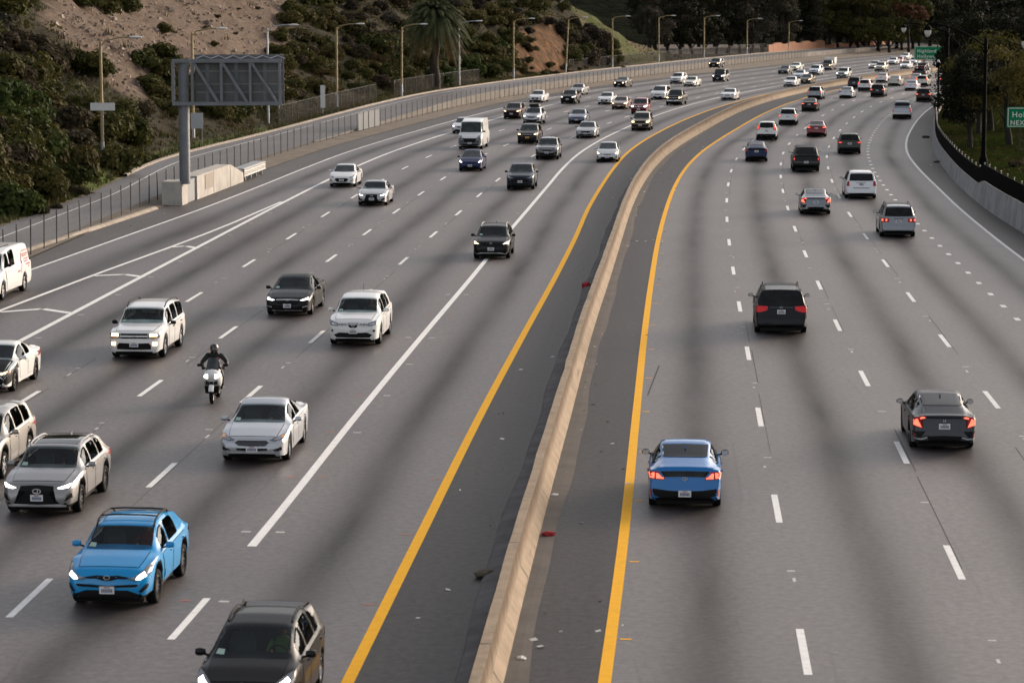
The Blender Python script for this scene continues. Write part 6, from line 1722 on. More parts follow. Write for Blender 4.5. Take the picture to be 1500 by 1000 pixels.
b = MB(); bx(4.804, 10.5, -1.0, 0.02, 0, 1.48, 1.52); bx(10.504, 16.5, -.90, .04, 0, 1.52, 1.50); bx(16.504, 21.5, -.85, .06, 0, 1.50, .62); b.obj('flared_barrier', [M_block], blk)
b = MB(); bx(7.4, 10.2, .045, .055, .45, 1.40); b.obj('stain', [simple('barrier_patch', (.30, .265, .225), .9)], blk)
gr = empty('guard_rail', A1 + dirr * 21.8, 0, 'short grey corrugated guard rail beyond the concrete sign footing', 'guard rail')
M_rail = simple('guard_rail_steel', (.36, .35, .33), .45, .5, var=.2)
for zc_ in (.42, .72):
    b = MB()
    pr = [(.0, -.15), (.05, -.11), (.05, -.06), (0, 0), (.05, .06), (.05, .11), (0, .15)]
    v = []
    for s in (0, 9):
        for o, z in pr: v.append(dirr * s + nrm * (o + .04) + Vector((0, 0, zc_ + z)))
    b.add(v, [(i, i + 1, i + 8, i + 7) for i in range(6)])
    b.obj('rail', [M_rail], gr)
b = MB()
b.box(dirr * 4.5 - nrm * .4 + Vector((0, 0, .86)), (9, .75, .05), rz=ang); b.obj('cover', [simple('rail_cover', (.25, .27, .29), .5, .3)], gr)
for s in (1, 3.3, 5.6, 8):
    b = MB(); b.box(dirr * s - nrm * .1 + Vector((0, 0, .40)), (.15, .18, .80), rz=ang); b.obj('post', [M_rail], gr)

# ---- ornate black lamp posts on the right
M_blackiron = simple('black_iron', (.0035, .0035, .004), .7, 0, spec=.03)
M_globe = simple('lamp_globe', (.62, .62, .58), .15, 0, 1.0)
def acorn_lamp(px, ytop, base_px, arm_px, arm_y, label, Y, thick=.15, shift=0.0):
    x = (px - 750) / FPX * Y; zb_ = ground_z(x, Y) - .1
    ztop_ = z_at(ytop, Y)
    r = empty('ornate_lamp', (x, Y, zb_), 0, label, 'street lamp', 'black ornate lamp posts on the right bank')
    h = ztop_ - zb_
    b = MB(); b.lathe([(thick * 2.0, 0), (thick * 2.0, .5), (thick * 1.35, .75), (thick * 1.1, 1.2), (thick, 2.5), (thick * .8, h), (.001, h + .25)], Matrix(), 14)
    b.lathe([(thick * 1.5, h - .9), (thick * 1.5, h - .75)], Matrix(), 14); b.obj('post', [M_blackiron], r, True)
    ax = (arm_px - px) * Y / FPX; az = z_at(arm_y, Y) - zb_
    b = MB()
    pts = [Vector((0, 0, h - .5))]
    for k in range(1, 9):
        t = k / 8
        pts.append(Vector((ax * t, 0, h - .5 + (az + .55 - h + .5) * math.sin(t * math.pi / 2) ** .9)))
    b.tube(pts, .055, 6)
    pts2 = [Vector((0, 0, h - 1.6)), Vector((ax * .35, 0, h - .9)), Vector((ax * .75, 0, az + .40))]
    b.tube(pts2, .03, 5); b.obj('arm', [M_blackiron], r, True)
    lz = az + .5
    b = MB(); b.lathe([(.001, .10), (.05, .08), (.10, -.10), (.24, -.20), (.27, -.36), (.27, -.44)], Matrix(), 14); hd = b.obj('lantern', [M_blackiron], r, True, loc=(ax, 0, lz))
    b = MB(); b.lathe([(.25, -.44), (.24, -.62), (.15, -.86), (.001, -.95)], Matrix(), 14); b.obj('globe', [M_globe], hd, True)
acorn_lamp(1440, 58, 245, 1355, 46, 'black ornate lamp post with its arm reaching over the shoulder, nearest and thickest', 192, .15)
acorn_lamp(1384, 40, 190, 1320, 42, 'black ornate lamp post at the end of the fence, lantern left of the green sign', 272, .21)
acorn_lamp(1582, 70, 300, 1498, 62, 'ornate lamp outside the picture with only its lantern at the right edge', 158, .15)
p = Vector(((1372 - 750) / FPX * 268, 268, 0)); p.z = ground_z(p.x, p.y)
r = empty('signal_post', p, 0, 'thin black post with a pale cap just left of the ornate lamp post', 'post')
hh = z_at(92, 268) - p.z
b = MB(); b.tube([(0, 0, 0), (0, 0, hh)], .10, 8); b.obj('post', [M_blackiron], r, True)
b = MB(); b.box((-.1, 0, hh - .25), (.34, .3, .55)); b.obj('housing', [M_blackiron], r)
b = MB(); b.lathe([(.001, .2), (.12, .14), (.14, 0), (.05, -.1), (.001, -.1)], Matrix(), 10); b.obj('cap', [M_globe], r, True, loc=(-.05, 0, hh + .1))

# ---- green guide signs
M_green = simple('sign_green', (.004, .18, .080), .5, var=.08, spec=.12)
M_letter = simple('sign_letter', (.72, .72, .68), .45)
def text_mesh(s, size, mat, weight=.006, sp_=1.15):
    cu = bpy.data.curves.new('t', 'FONT'); cu.body = s; cu.size = size; cu.offset = weight; cu.extrude = .003; cu.space_character = sp_
    o = bpy.data.objects.new('t', cu); COL.objects.link(o)
    dg = bpy.context.evaluated_depsgraph_get(); me = bpy.data.meshes.new_from_object(o.evaluated_get(dg))
    bpy.data.objects.remove(o); me.materials.clear(); me.materials.append(mat); me.name = 'lettering'
    return me
def guide_sign(px0, py0, px1, py1, Y, lines, label, rz=0.0, posts=True, letters=True):
    s = Y / FPX
    w = (px1 - px0) * s; zt_ = z_at(py0, Y); zb2 = z_at(py1, Y); h = zt_ - zb2
    xc = ((px0 + px1) / 2 - 750) * s
    g0 = ground_z(xc, Y)
    r = empty('guide_sign', (xc, Y, g0), rz, label, 'road sign')
    zc_ = (zt_ + zb2) / 2 - g0
    b = MB(); b.box((0, 0, zc_), (w, .06, h)); b.obj('panel', [M_green], r)
    b = MB(); t = .05
    for z in (-h / 2 + .09, h / 2 - .09): b.box((0, -.035, zc_ + z), (w - .18, .012, t))
    for x in (-w / 2 + .09, w / 2 - .09): b.box((x, -.035, zc_), (t, .0125, h - .18 - t))
    b.obj('border', [M_letter], r)
    for tx, size, lx, ly in lines:
        o = link('lettering', text_mesh(tx, size, M_letter), r, (-w / 2 + lx, -.042, zc_ + h / 2 - ly), (R(90), 0, 0))
    if posts:
        for x in (-w * .28, w * .28):
            b = MB(); b.box((x, .10, (zc_ + h / 2) / 2), (.14, .12, zc_ + h / 2)); b.obj('post', [simple('timber_post', (.05, .04, .03), .9)], r)
guide_sign(1473, 157, 1566, 187, 205, [('Hollywood Bl', .60, .38, .78), ('NEXT EXIT', .50, .26, 1.36)], 'green exit sign cut by the right edge, reading Hol and NEXT')
guide_sign(1336, 68, 1402, 88, 420, [('Highland Av', .74, .42, .98), ('Hollywood Bl', .74, .42, 1.80)], 'green overhead style sign reading Highland and Hollywood behind dark branches')
guide_sign(1388, 122, 1408, 151, 300, [], 'dark green sign half hidden behind the tree by the fence end')

# ---- orange wall at the far bend
M_orange = concrete('orange_wall_block', (0.42, 0.20, 0.11), (0.30, 0.145, 0.085), 0.4, False)
def far_wall(y0, y1, ztop, label, off=-9.5):
    ys = [y0 + (y1 - y0) * i / 24 for i in range(25)]
    rn = random.Random(int(y0))
    st = [ztop + (.35 if (i // 3) % 2 else 0) for i in range(25)]
    w = link('masonry_wall', sweep('masonry_wall', 'FN', lambda Y: [(off, .8), (off, st[min(24, int(round((Y - y0) / (y1 - y0) * 24)))]), (off - .4, st[min(24, int(round((Y - y0) / (y1 - y0) * 24)))]), (off - .4, .8)], ys, [M_orange], True))
    lab(w, label, 'wall')
far_wall(588, 640, 2.6, 'tall stretch of orange masonry wall under the far trees')
far_wall(641, 705, 1.7, 'low stretch of orange masonry wall left of the green sign')

# ---- things lying on the shoulders
M_redcloth = simple('red_cloth', (.30, .012, .02), .8)
def scrap(px, py, size, mat, name, label, cat, seed, flat=.25):
    p = from_px(px, py); rn = random.Random(seed)
    bm = bmesh.new(); bmesh.ops.create_icosphere(bm, subdivisions=2, radius=size)
    for v in bm.verts:
        k = 1 + .5 * noise.noise(v.co * (2.2 / size) + Vector((seed, 0, 0)))
        v.co = Vector((v.co.x * k, v.co.y * k * .7, max(-.01, v.co.z * k * flat + size * flat * .6)))
    me = bm_mesh(bm, name, [mat]); o = link(name, me, None, (p.x, p.y, .008), (0, 0, rn.uniform(0, 3)))
    lab(o, label, cat)
scrap(803, 785, .16, M_redcloth, 'cloth_scrap', 'crumpled red scrap at the right foot of the barrier', 'litter', 1, .5)
scrap(859, 423, .22, M_redcloth, 'plastic_bucket', 'red plastic piece at the left foot of the barrier', 'litter', 2, .8)
M_paper = simple('pale_litter', (.55, .54, .52), .8); M_dark = simple('dark_debris', (.03, .028, .026), .9); M_brown = simple('brown_debris', (.09, .07, .05), .9)
scrap(710, 845, .26, M_brown, 'debris_heap', 'small brown heap of debris left of the barrier', 'litter', 3, .4)
scrap(813, 726, .13, M_paper, 'paper_scrap', 'white scrap beside the right foot of the barrier above the red scrap', 'litter', 4)
scrap(764, 965, .13, M_paper, 'paper_scrap', 'white scrap beside the barrier near the bottom edge', 'litter', 5)
scrap(1063, 147, .9, M_paper, 'paper_scrap', 'white litter on the median shoulder near the far curve', 'litter', 6, .12)
scrap(1356, 202, .45, M_dark, 'tyre_tread', 'dark strip of tyre on the right shoulder', 'litter', 7, .3)
scrap(1374, 238, .4, M_brown, 'debris_heap', 'brown debris at the foot of the right wall', 'litter', 8, .25)
lt = MB(); rn = random.Random(9)
for k in range(170):
    Y = rn.uniform(42, 250); side = rn.random()
    if side < .55: p = pt('BR', Y, rn.uniform(.35, 2.4) if rn.random() < .6 else rn.uniform(.1, .6), .008)
    elif side < .8: p = pt('BR', Y, -rn.uniform(.75, 2.4), .008)
    else: p = pt('WR', Y, -rn.uniform(.1, 1.2), .008) if rn.random() < .4 else pt('EL', 120 + Y * .6, -rn.uniform(.6, 2.3), .03)
    a = rn.uniform(0, 6.3); s = rn.uniform(.02, .075); s2 = s * rn.uniform(.3, 1)
    c, sn = math.cos(a), math.sin(a)
    lt.add([(p.x + c * x - sn * y, p.y + sn * x + c * y, p.z + z) for x, y, z in ((-s, -s2, 0), (s, -s2, .01), (s, s2, .03), (-s, s2, .012))], [(0, 1, 2, 3)], 0 if rn.random() < .5 else 1)
o = lt.obj('litter', [M_paper, M_dark]); lab(o, 'small scraps of litter scattered along the shoulders', 'litter', kind='stuff')

# ================================================================== PLANTS
def leaf_mat(name, c1, c2, hue=.018, val=.4, transl=.25):
    m, nt, b = newmat(name)
    geo = N(nt, 'NewGeometry'); oi = N(nt, 'ObjectInfo')
    out, h = noise_mix(nt, c1, c2, 0.9, 5, 0.35, 0.65, geo.outputs['Position'])
    hsv = N(nt, 'HueSaturation')
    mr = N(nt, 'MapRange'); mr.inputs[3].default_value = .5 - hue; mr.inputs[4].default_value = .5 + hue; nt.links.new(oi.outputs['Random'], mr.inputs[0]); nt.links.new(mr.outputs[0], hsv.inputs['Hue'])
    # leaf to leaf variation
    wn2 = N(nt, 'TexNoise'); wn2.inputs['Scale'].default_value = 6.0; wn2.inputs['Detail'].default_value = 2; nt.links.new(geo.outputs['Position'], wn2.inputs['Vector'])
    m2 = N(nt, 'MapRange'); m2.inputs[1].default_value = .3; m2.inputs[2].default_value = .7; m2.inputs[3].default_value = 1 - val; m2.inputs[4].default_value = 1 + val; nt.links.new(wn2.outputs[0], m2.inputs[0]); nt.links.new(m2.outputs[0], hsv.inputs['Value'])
    nt.links.new(out, hsv.inputs['Color']); nt.links.new(hsv.outputs[0], b.inputs['Base Color'])
    b.inputs['Roughness'].default_value = .75; b.inputs['Specular IOR Level'].default_value = .15
    tl = N(nt, 'BsdfTranslucent'); nt.links.new(hsv.outputs[0], tl.inputs[0]); mx = N(nt, 'MixShader'); mx.inputs[0].default_value = transl
    nt.links.new(b.outputs[0], mx.inputs[1]); nt.links.new(tl.outputs[0], mx.inputs[2]); nt.links.new(mx.outputs[0], nt.nodes['Material Output'].inputs['Surface'])
    return m
ML = {
 'dark': leaf_mat('leaf_dark_green', (.040, .044, .011), (.068, .064, .016)),
 'olive': leaf_mat('leaf_olive', (.082, .070, .018), (.048, .045, .013)),
 'bright': leaf_mat('leaf_bright_green', (.048, .068, .014), (.032, .048, .012)),
 'brown': leaf_mat('leaf_dry_brown', (.066, .050, .028), (.042, .034, .020)),
 'orange': leaf_mat('leaf_orange_scrub', (.105, .070, .022), (.062, .052, .018)),
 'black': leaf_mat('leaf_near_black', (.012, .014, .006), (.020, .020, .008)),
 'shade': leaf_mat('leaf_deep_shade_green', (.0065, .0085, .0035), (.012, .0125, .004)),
 'maroon': leaf_mat('leaf_maroon_brown', (.040, .030, .020), (.024, .020, .015)),
 'straw': leaf_mat('straw', (.095, .072, .038), (.06, .050, .024)),
 'grey': leaf_mat('leaf_grey_brown', (.056, .050, .034), (.033, .031, .021)),
 'gold': leaf_mat('leaf_yellow_olive', (.105, .092, .020), (.062, .058, .014)),
 'autumn': leaf_mat('leaf_autumn', (.12, .056, .028), (.07, .036, .020)),
}
M_bark = simple('bark', (.018, .014, .011), .95, var=.4, scale=3)
M_wood = simple('twig_wood', (.06, .048, .036), .9, var=.3)

def leaf_cloud(rn, clumps, per, size, mat, name, up=.25):
    """leaf clumps: per clump 'per' small leaf faces spread over an uneven shell"""
    v = []; f = []
    for (c, rad) in clumps:
        c = Vector(c)
        for k in range(per):
            d = Vector((rn.gauss(0, 1), rn.gauss(0, 1), rn.gauss(0, 1)))
            if d.length < 1e-3: continue
            d.normalize()
            if d.z < -.55: d.z *= -.5
            q = .62 + .5 * rn.random() ** .7
            p = c + Vector((d.x * rad[0], d.y * rad[1], d.z * rad[2])) * q
            n = (d + Vector((rn.uniform(-.8, .8), rn.uniform(-.8, .8), rn.uniform(-.4, 1.0)))).normalized()
            t = n.cross(Vector((rn.uniform(-1, 1), rn.uniform(-1, 1), rn.uniform(-1, 1)))).normalized()
            u = n.cross(t)
            s = size * rn.uniform(.55, 1.3); s2 = s * rn.uniform(.45, .8)
            i = len(v)
            v += [p - t * s, p + u * s2 + n * s * .15, p + t * s, p - u * s2 + n * s * .15]
            f.append((i, i + 1, i + 2, i + 3))
    return pydata(name, v, f, [mat])

def bush_variant(seed, mat, kind='round', leaf=.13, dens=1.0):
    rn = random.Random(seed)
    cl = []
    n = 9 if kind != 'low' else 6
    for k in range(n):
        a = rn.uniform(0, 6.28); r_ = rn.uniform(0, .62)
        z = rn.uniform(.22, .72) if kind != 'low' else rn.uniform(.1, .3)
        cl.append(((r_ * math.cos(a), r_ * math.sin(a), z * (1 - .4 * r_)), (rn.uniform(.28, .46), rn.uniform(.28, .46), rn.uniform(.24, .38) * (.6 if kind == 'low' else 1))))
    return leaf_cloud(rn, cl, int(230 * dens), leaf, mat, 'bush')
BUSH = {}
for i_, k in enumerate(('dark', 'olive', 'bright', 'brown', 'orange', 'maroon', 'straw', 'grey', 'black')):
    BUSH[k] = [bush_variant(100 * i_ + s, ML[k], 'low' if k in ('orange', 'straw') else 'round', .085 if k != 'straw' else .07) for s in range(3)]
rb_ = random.Random(77)
KINDTXT = {'dark': 'dark green', 'olive': 'olive green', 'bright': 'bright green', 'brown': 'dry brown', 'orange': 'low orange', 'maroon': 'dark maroon brown', 'straw': 'straw coloured', 'grey': 'grey brown', 'black': 'near black'}
n_bush = 0
def put_bush(px, py, size, kind, place, hscale=1.0, sink=.12, label=None, fuller=1.0):
    global n_bush
    p = hit(px, py)
    if p is None: return None
    s = size * .62 if size > 1.5 else size * .5
    o = link('bush', rb_.choice(BUSH[kind]), None, (p.x, p.y, p.z - s * sink), (rb_.uniform(-.1, .1), rb_.uniform(-.1, .1), rb_.uniform(0, 6.28)))
    o.scale = (s * rb_.uniform(.9, 1.15), s * rb_.uniform(.9, 1.15), s * hscale * rb_.uniform(.9, 1.2))
    txt = label or f'{KINDTXT[kind]} bush {place}'
    lab(o, txt, 'bush', f'{KINDTXT[kind]} bushes {place}')
    n_bush += 1
    return o
def scatter(poly, n, kinds, smin, smax, place, mind, hscale=1.0, seed=1):
    rn = random.Random(seed)
    xs = [p[0] for p in poly]; ys = [p[1] for p in poly]
    pts = []; tries = 0
    while len(pts) < n and tries < n * 60:
        tries += 1
        x = rn.uniform(min(xs), max(xs)); y = rn.uniform(min(ys), max(ys))
        if not in_poly(x, y, poly): continue
        if any((x - a) ** 2 + (y - b_) ** 2 < mind ** 2 for a, b_ in pts): continue
        pts.append((x, y))
    for x, y in pts:
        put_bush(x, y, rn.uniform(smin, smax), rn.choice(kinds), place, hscale)
# left mass, from the crest down to the frontage road
scatter([(-30, 60), (60, 92), (105, 70), (150, 95), (165, 140), (235, 190), (238, 215), (190, 246), (120, 262), (60, 300), (-30, 330)], 44, ['dark', 'olive', 'dark', 'olive', 'brown'], 3.0, 4.4, 'on the slope left of the message sign', 17, 1.0, 1)
scatter([(-30, 150), (40, 160), (80, 190), (85, 260), (40, 310), (-30, 335)], 9, ['bright', 'bright', 'dark'], 3.2, 4.6, 'at the lower left edge below the slope', 20, 1.1, 2)
scatter([(-30, 20), (20, 40), (70, 75), (40, 110), (-30, 110)], 9, ['brown', 'maroon', 'grey'], 2.4, 3.4, 'at the upper left edge of the slope', 15, .8, 3)
scatter([(62, 215), (150, 225), (160, 262), (60, 318), (30, 322)], 20, ['brown', 'straw', 'brown', 'olive'], 1.3, 2.2, 'in the dry brush above the frontage verge', 12, .8, 4)
scatter([(-10, 330), (90, 310), (160, 268), (225, 245), (250, 228), (238, 222), (150, 250), (60, 300)], 7, ['straw', 'olive', 'brown', 'bright'], .8, 1.5, 'on the grass verge by the frontage road', 12, .7, 5)
scatter([(206, 92), (250, 82), (262, 120), (262, 172), (240, 172), (210, 130)], 10, ['dark', 'olive', 'dark'], 2.6, 3.8, 'left of the message sign pole', 13, 1.0, 6)
scatter([(268, 150), (300, 118), (380, 120), (420, 140), (420, 168), (380, 180), (290, 186)], 16, ['dark', 'bright', 'dark', 'olive'], 2.2, 3.4, 'behind the message sign', 13, 1.0, 7)
scatter([(405, 40), (470, 30), (570, 60), (590, 118), (585, 140), (470, 140), (415, 150), (395, 110)], 42, ['dark', 'olive', 'olive', 'brown', 'orange', 'dark', 'olive'], 2.4, 4.0, 'on the slope between message sign and palm', 15, .95, 8)
scatter([(480, -20), (620, -20), (640, 60), (590, 70), (480, 35)], 26, ['olive', 'brown', 'grey', 'olive', 'maroon'], 2.4, 3.8, 'high on the slope left of the palm', 16, .9, 9)
scatter([(570, 70), (750, 60), (755, 112), (690, 116), (600, 138), (570, 130)], 40, ['dark', 'dark', 'olive', 'dark', 'bright'], 2.8, 4.4, 'around the foot of the palm', 13, 1.05, 10)
scatter([(650, -20), (790, -20), (800, 22), (750, 60), (650, 60)], 34, ['dark', 'olive', 'maroon', 'olive', 'grey'], 2.8, 4.4, 'high on the slope right of the palm', 14, 1.0, 11)
scatter([(820, 48), (850, 40), (880, 62), (905, 88), (900, 96), (850, 94), (830, 96)], 24, ['maroon', 'maroon', 'dark', 'brown'], 2.6, 4.0, 'between the cut slope and the grass slope', 9, 1.05, 12)
scatter([(828, 95), (885, 93), (905, 100), (830, 108)], 10, ['orange', 'orange', 'straw'], 1.6, 2.6, 'at the foot of the grass slope', 8, .8, 13)
scatter([(760, 100), (830, 98), (830, 108), (760, 116)], 8, ['brown', 'olive', 'dark'], 1.4, 2.2, 'at the foot of the orange cut slope', 8, .8, 14)
scatter([(740, 30), (790, 28), (782, 60), (770, 112), (742, 112)], 14, ['brown', 'maroon', 'olive'], 1.8, 3.0, 'on the left part of the orange cut slope', 9, .9, 18)
scatter([(795, -20), (830, -20), (826, 30), (800, 40)], 8, ['olive', 'dark', 'maroon'], 2.4, 3.6, 'above the orange cut slope', 10, 1.0, 15)
scatter([(425, -20), (500, -20), (470, 38), (420, 34)], 9, ['dark', 'olive'], 3.0, 4.0, 'at the top right corner of the bare dirt slope', 14, 1.0, 16)
scatter([(890, -25), (985, -25), (990, 50), (965, 62), (930, 20)], 14, ['maroon', 'brown', 'dark', 'black'], 2.8, 4.0, 'right of the grass slope', 12, 1.0, 17)
# single bushes on the bare slope
for (x, y, s, k, lb) in ((158, 20, 4.2, 'dark', 'big dark bush at the top of the bare dirt slope'), (190, 18, 3.6, 'dark', 'dark bush right of the big one at the top of the bare dirt slope'), (125, 12, 3.4, 'dark', 'dark bush left of the big one at the top of the bare dirt slope'), (240, 52, 1.9, 'olive', 'lone small bush in the middle of the bare dirt slope'), (314, 72, 1.2, 'olive', 'small bush low on the bare dirt slope above the message sign'),
                         (20, 22, 4.0, 'dark', 'dark bush in the top left corner'), (350, 14, .9, 'orange', 'small yellowish bush high on the bare dirt slope'), (376, 14, .9, 'olive', 'small green bush at the upper right of the bare dirt slope'), (318, 30, 1.0, 'brown', 'dry brown bush high on the bare dirt slope'), (300, 42, .8, 'brown', 'tiny dry bush on the bare dirt slope'), (448, 165, 1.3, 'orange', 'rusty orange tussock beside the slatted fence'), (492, 160, 1.4, 'orange', 'rusty orange tussock below the street lamp by the white panel'), (345, 52, .7, 'brown', 'small dry tuft right of the lone bush on the dirt slope')):
    put_bush(x, y, s, k, '', 1.0, .12, lb)

# grass and low scrub as one mass
def tuft_mesh(name, pts, mats, hmin, hmax, per, seed):
    rn = random.Random(seed); b = MB()
    for (p, mi, k) in pts:
        for _ in range(per):
            a = rn.uniform(0, 6.28); rr = rn.uniform(0, .28) * k
            q = Vector((p.x + rr * math.cos(a), p.y + rr * math.sin(a), p.z - .03)); h = rn.uniform(hmin, hmax) * k
            a2 = rn.uniform(0, 6.28); w = .025 * k + .012
            lean = Vector((math.cos(a2), math.sin(a2), 0)) * h * rn.uniform(.1, .6); sd_ = Vector((-math.sin(a2), math.cos(a2), 0)) * w
            b.add([q - sd_, q + sd_, q + lean + Vector((0, 0, h))], [(0, 1, 2)], mi)
    return b.mesh(name, mats)
rn = random.Random(31)
gp = []
for k in range(2600):
    Y = rn.uniform(120, 420); w = rn.uniform(.15, 3.2)
    X = line('FN', Y) + FN_OFF_L(Y) - .3 - w
    gp.append((Vector((X, Y, ground_z(X, Y))), rn.choice((0, 0, 1, 2) if Y < 240 else (1, 2, 2, 0)), rn.uniform(.6, 1.5)))
o = link('grass', tuft_mesh('grass', gp, [ML['bright'], ML['olive'], ML['straw']], .12, .42, 9, 4)); lab(o, 'green and dry grass on the verge along the frontage road', 'grass', kind='stuff')
gp = []
for k in range(5200):
    Y = rn.uniform(140, 520); w = rn.uniform(2, 34)
    X = line('FN', Y) + FN_OFF_L(Y) - .3 - w
    P = Vector((X, Y, ground_z(X, Y))); x, y = px_of(P)
    if not (-20 < x < 1000 and -20 < y < 400): continue
    if in_poly(x, y, Z_SCREE) and rn.random() < .95: continue
    if in_poly(x, y, Z_CUT) and rn.random() < .8: continue
    g_ = in_poly(x, y, Z_GREEN)
    gp.append((P, 1 if g_ else rn.choice((0, 1, 2, 3)), rn.uniform(.8, 2.2) if not g_ else rn.uniform(.5, 1.1)))
o = link('undergrowth', tuft_mesh('undergrowth', gp, [ML['olive'], ML['straw'], ML['brown'], ML['dark']], .15, .42, 12, 5)); lab(o, 'low scrub and dry grass covering the hillside', 'undergrowth', kind='stuff')
gp = []
for k in range(3200):
    Y = rn.uniform(120, 300); w = rn.uniform(.3, 22)
    X = line('WR', Y) + .6 + w
    gp.append((Vector((X, Y, ground_z(X, Y))), rn.choice((0, 0, 1, 2)), rn.uniform(.4, 1.1)))
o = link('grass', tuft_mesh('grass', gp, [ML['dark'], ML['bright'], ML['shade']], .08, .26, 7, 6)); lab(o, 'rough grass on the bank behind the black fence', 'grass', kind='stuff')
gp = []
for k in range(260):
    p0 = hit(rn.choice((1402, 1485, 1395)) + rn.gauss(0, 16), rn.gauss(236, 9), 150)
    if p0: gp.append((p0, 0, .6))
o = link('fallen_leaves', tuft_mesh('fallen_leaves', gp, [ML['autumn']], .04, .14, 7, 8)); lab(o, 'orange fallen leaves on the bank behind the black fence', 'leaves', kind='stuff')
# far-reaching scrub that reads as one mass between and beyond the single bushes
def scrub(name, spots, mats, label, seed, per=90, leaf=.17):
    rn = random.Random(seed); v = []; f = []; mi = []
    for (p, sz, m_) in spots:
        for _ in range(int(per * sz * sz / 3)):
            d = Vector((rn.gauss(0, 1), rn.gauss(0, 1), abs(rn.gauss(0, 1)) * .9))
            if d.length < .01: continue
            d.normalize()
            q = p + Vector((d.x * sz, d.y * sz, d.z * sz * .75)) * (.6 + .5 * rn.random())
            n = (d + Vector((rn.uniform(-.8, .8), rn.uniform(-.8, .8), rn.uniform(-.3, 1)))).normalized()
            t = n.cross(Vector((rn.uniform(-1, 1), rn.uniform(-1, 1), rn.uniform(-1, 1)))).normalized(); u = n.cross(t)
            s1 = leaf * rn.uniform(.6, 1.4); s2 = s1 * rn.uniform(.45, .8); i = len(v)
            v += [q - t * s1, q + u * s2, q + t * s1, q - u * s2]; f.append((i, i + 1, i + 2, i + 3)); mi.append(m_)
    o = link(name, pydata(name, v, f, mats, mi=mi)); lab(o, label, 'scrub', kind='stuff')
rn = random.Random(41); sp1 = []
while len(sp1) < 620:
    Y = rn.uniform(40, 470); w = rn.uniform(3.5, 60) if Y < 150 else rn.uniform(3, 34)
    X_ = line('FN', Y) + FN_OFF_L(Y) - .3 - w
    P = Vector((X_, Y, ground_z(X_, Y))); x, y = px_of(P)
    if in_poly(x, y, Z_SCREE) or in_poly(x, y, Z_GREEN) or in_poly(x, y, Z_CUT): continue
    sp1.append((P, rn.uniform(.7, 1.7) if 140 < Y else rn.uniform(1.2, 2.4), rn.choice((0, 0, 1, 1, 1, 2, 3))))
scrub('scrub', sp1, [ML['dark'], ML['olive'], ML['brown'], ML['grey']], 'mixed low scrub growing together over the left hillside', 42)
sp2 = []
for k in range(120):
    Y = rn.uniform(50, 330); w = rn.uniform(24, 62) if k % 3 else rn.uniform(15, 24); Y = Y if k % 3 else rn.uniform(215, 330); X_ = line('WR', Y) + .5 + w
    sp2.append((Vector((X_, Y, ground_z(X_, Y))), rn.uniform(1.2, 2.6), rn.choice((0, 1, 3))))
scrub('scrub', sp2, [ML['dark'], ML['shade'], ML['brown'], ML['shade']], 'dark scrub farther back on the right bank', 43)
# loose rocks on the bare slope
rk = MB(); rn = random.Random(13); k = 0
while k < 900:
    x, y = rn.uniform(80, 440), rn.uniform(-10, 140)
    if not in_poly(x, y, Z_SCREE): continue
    k += 1
    p = hit(x, y, 200, 420)
    if p is None: continue
    s = rn.uniform(.05, .20) * (1.6 if rn.random() < .06 else 1)
    rk.box((p.x, p.y, p.z + s * .2), (s * 2, s * 1.6, s * 1.1), rn.randint(0, 1), rz=rn.uniform(0, 3), taper=.6)
o = rk.obj('rubble', [simple('rock_pale', (.36, .28, .23), .95, var=.2), simple('rock_dark', (.14, .105, .085), .95, var=.2)]); lab(o, 'loose stones scattered over the bare dirt slope', 'rubble', kind='stuff')

# ---- the palm
pp = hit(637, 131) ; pp = Vector((pp.x, pp.y, pp.z - .2))
palm = empty('palm_tree', pp, 0, 'tall date palm with drooping fronds standing on the left slope', 'palm tree', None)
M_ptrunk = simple('palm_trunk', (.035, .026, .019), .95, var=.5, scale=5)
ph = z_at(22, pp.y) - pp.z
b = MB(); n = 26
b.tube([(.12 * math.sin(i * .5), 0, ph * i / n) for i in range(n + 1)], [.62 - .16 * i / n + (.05 if i % 2 else 0) for i in range(n + 1)], 14)
b.obj('trunk', [M_ptrunk], palm, True)
M_frond = leaf_mat('palm_frond', (.085, .092, .042), (.050, .060, .024), .015, .4, .2)
M_froddry = leaf_mat('palm_frond_dry', (.13, .085, .040), (.08, .055, .028), .01, .3, .2)
rn = random.Random(21)
def frond(rn, a, el, L_, droop, b, mi):
    d = Vector((math.cos(a), math.sin(a), 0))
    pts = []
    for k in range(15):
        t = k / 14
        x = L_ * t * math.cos(el) * (1 - .14 * t); z = L_ * (t * math.sin(el) - droop * t * t)
        pts.append(d * x + Vector((0, 0, z)))
    side = Vector((-d.y, d.x, 0))
    for k in range(1, 14):
        for sub in range(3):
            c = pts[k].lerp(pts[k + 1], sub / 3)
            tan = (pts[k + 1] - pts[k]).normalized()
            ln = .62 * math.sin(math.pi * min(1, (k + sub / 3) / 14 * .92 + .08)) ** .6 * L_ / 4.4
            for s in (1, -1):
                e = c + side * s * ln * .75 + tan * ln * .55 - Vector((0, 0, ln * rn.uniform(.25, .6)))
                w = tan * .065
                b.add([c - w, c + w, e], [(0, 1, 2)], mi)
    b.tube(pts, [.05 * (1 - t / 15) + .008 for t in range(15)], 4, mi)
b = MB()
for k in range(150):
    t = k / 149
    el = R(72) - t * R(112)
    frond(rn, k * 2.39996 + rn.uniform(-.2, .2), el + rn.uniform(-.1, .1), rn.uniform(5.0, 6.0), .44 + .26 * (1 - abs(t - .4)), b, 1 if (t > .88) else 0)
b.obj('crown', [M_frond, M_froddry], palm, loc=(0, 0, ph))
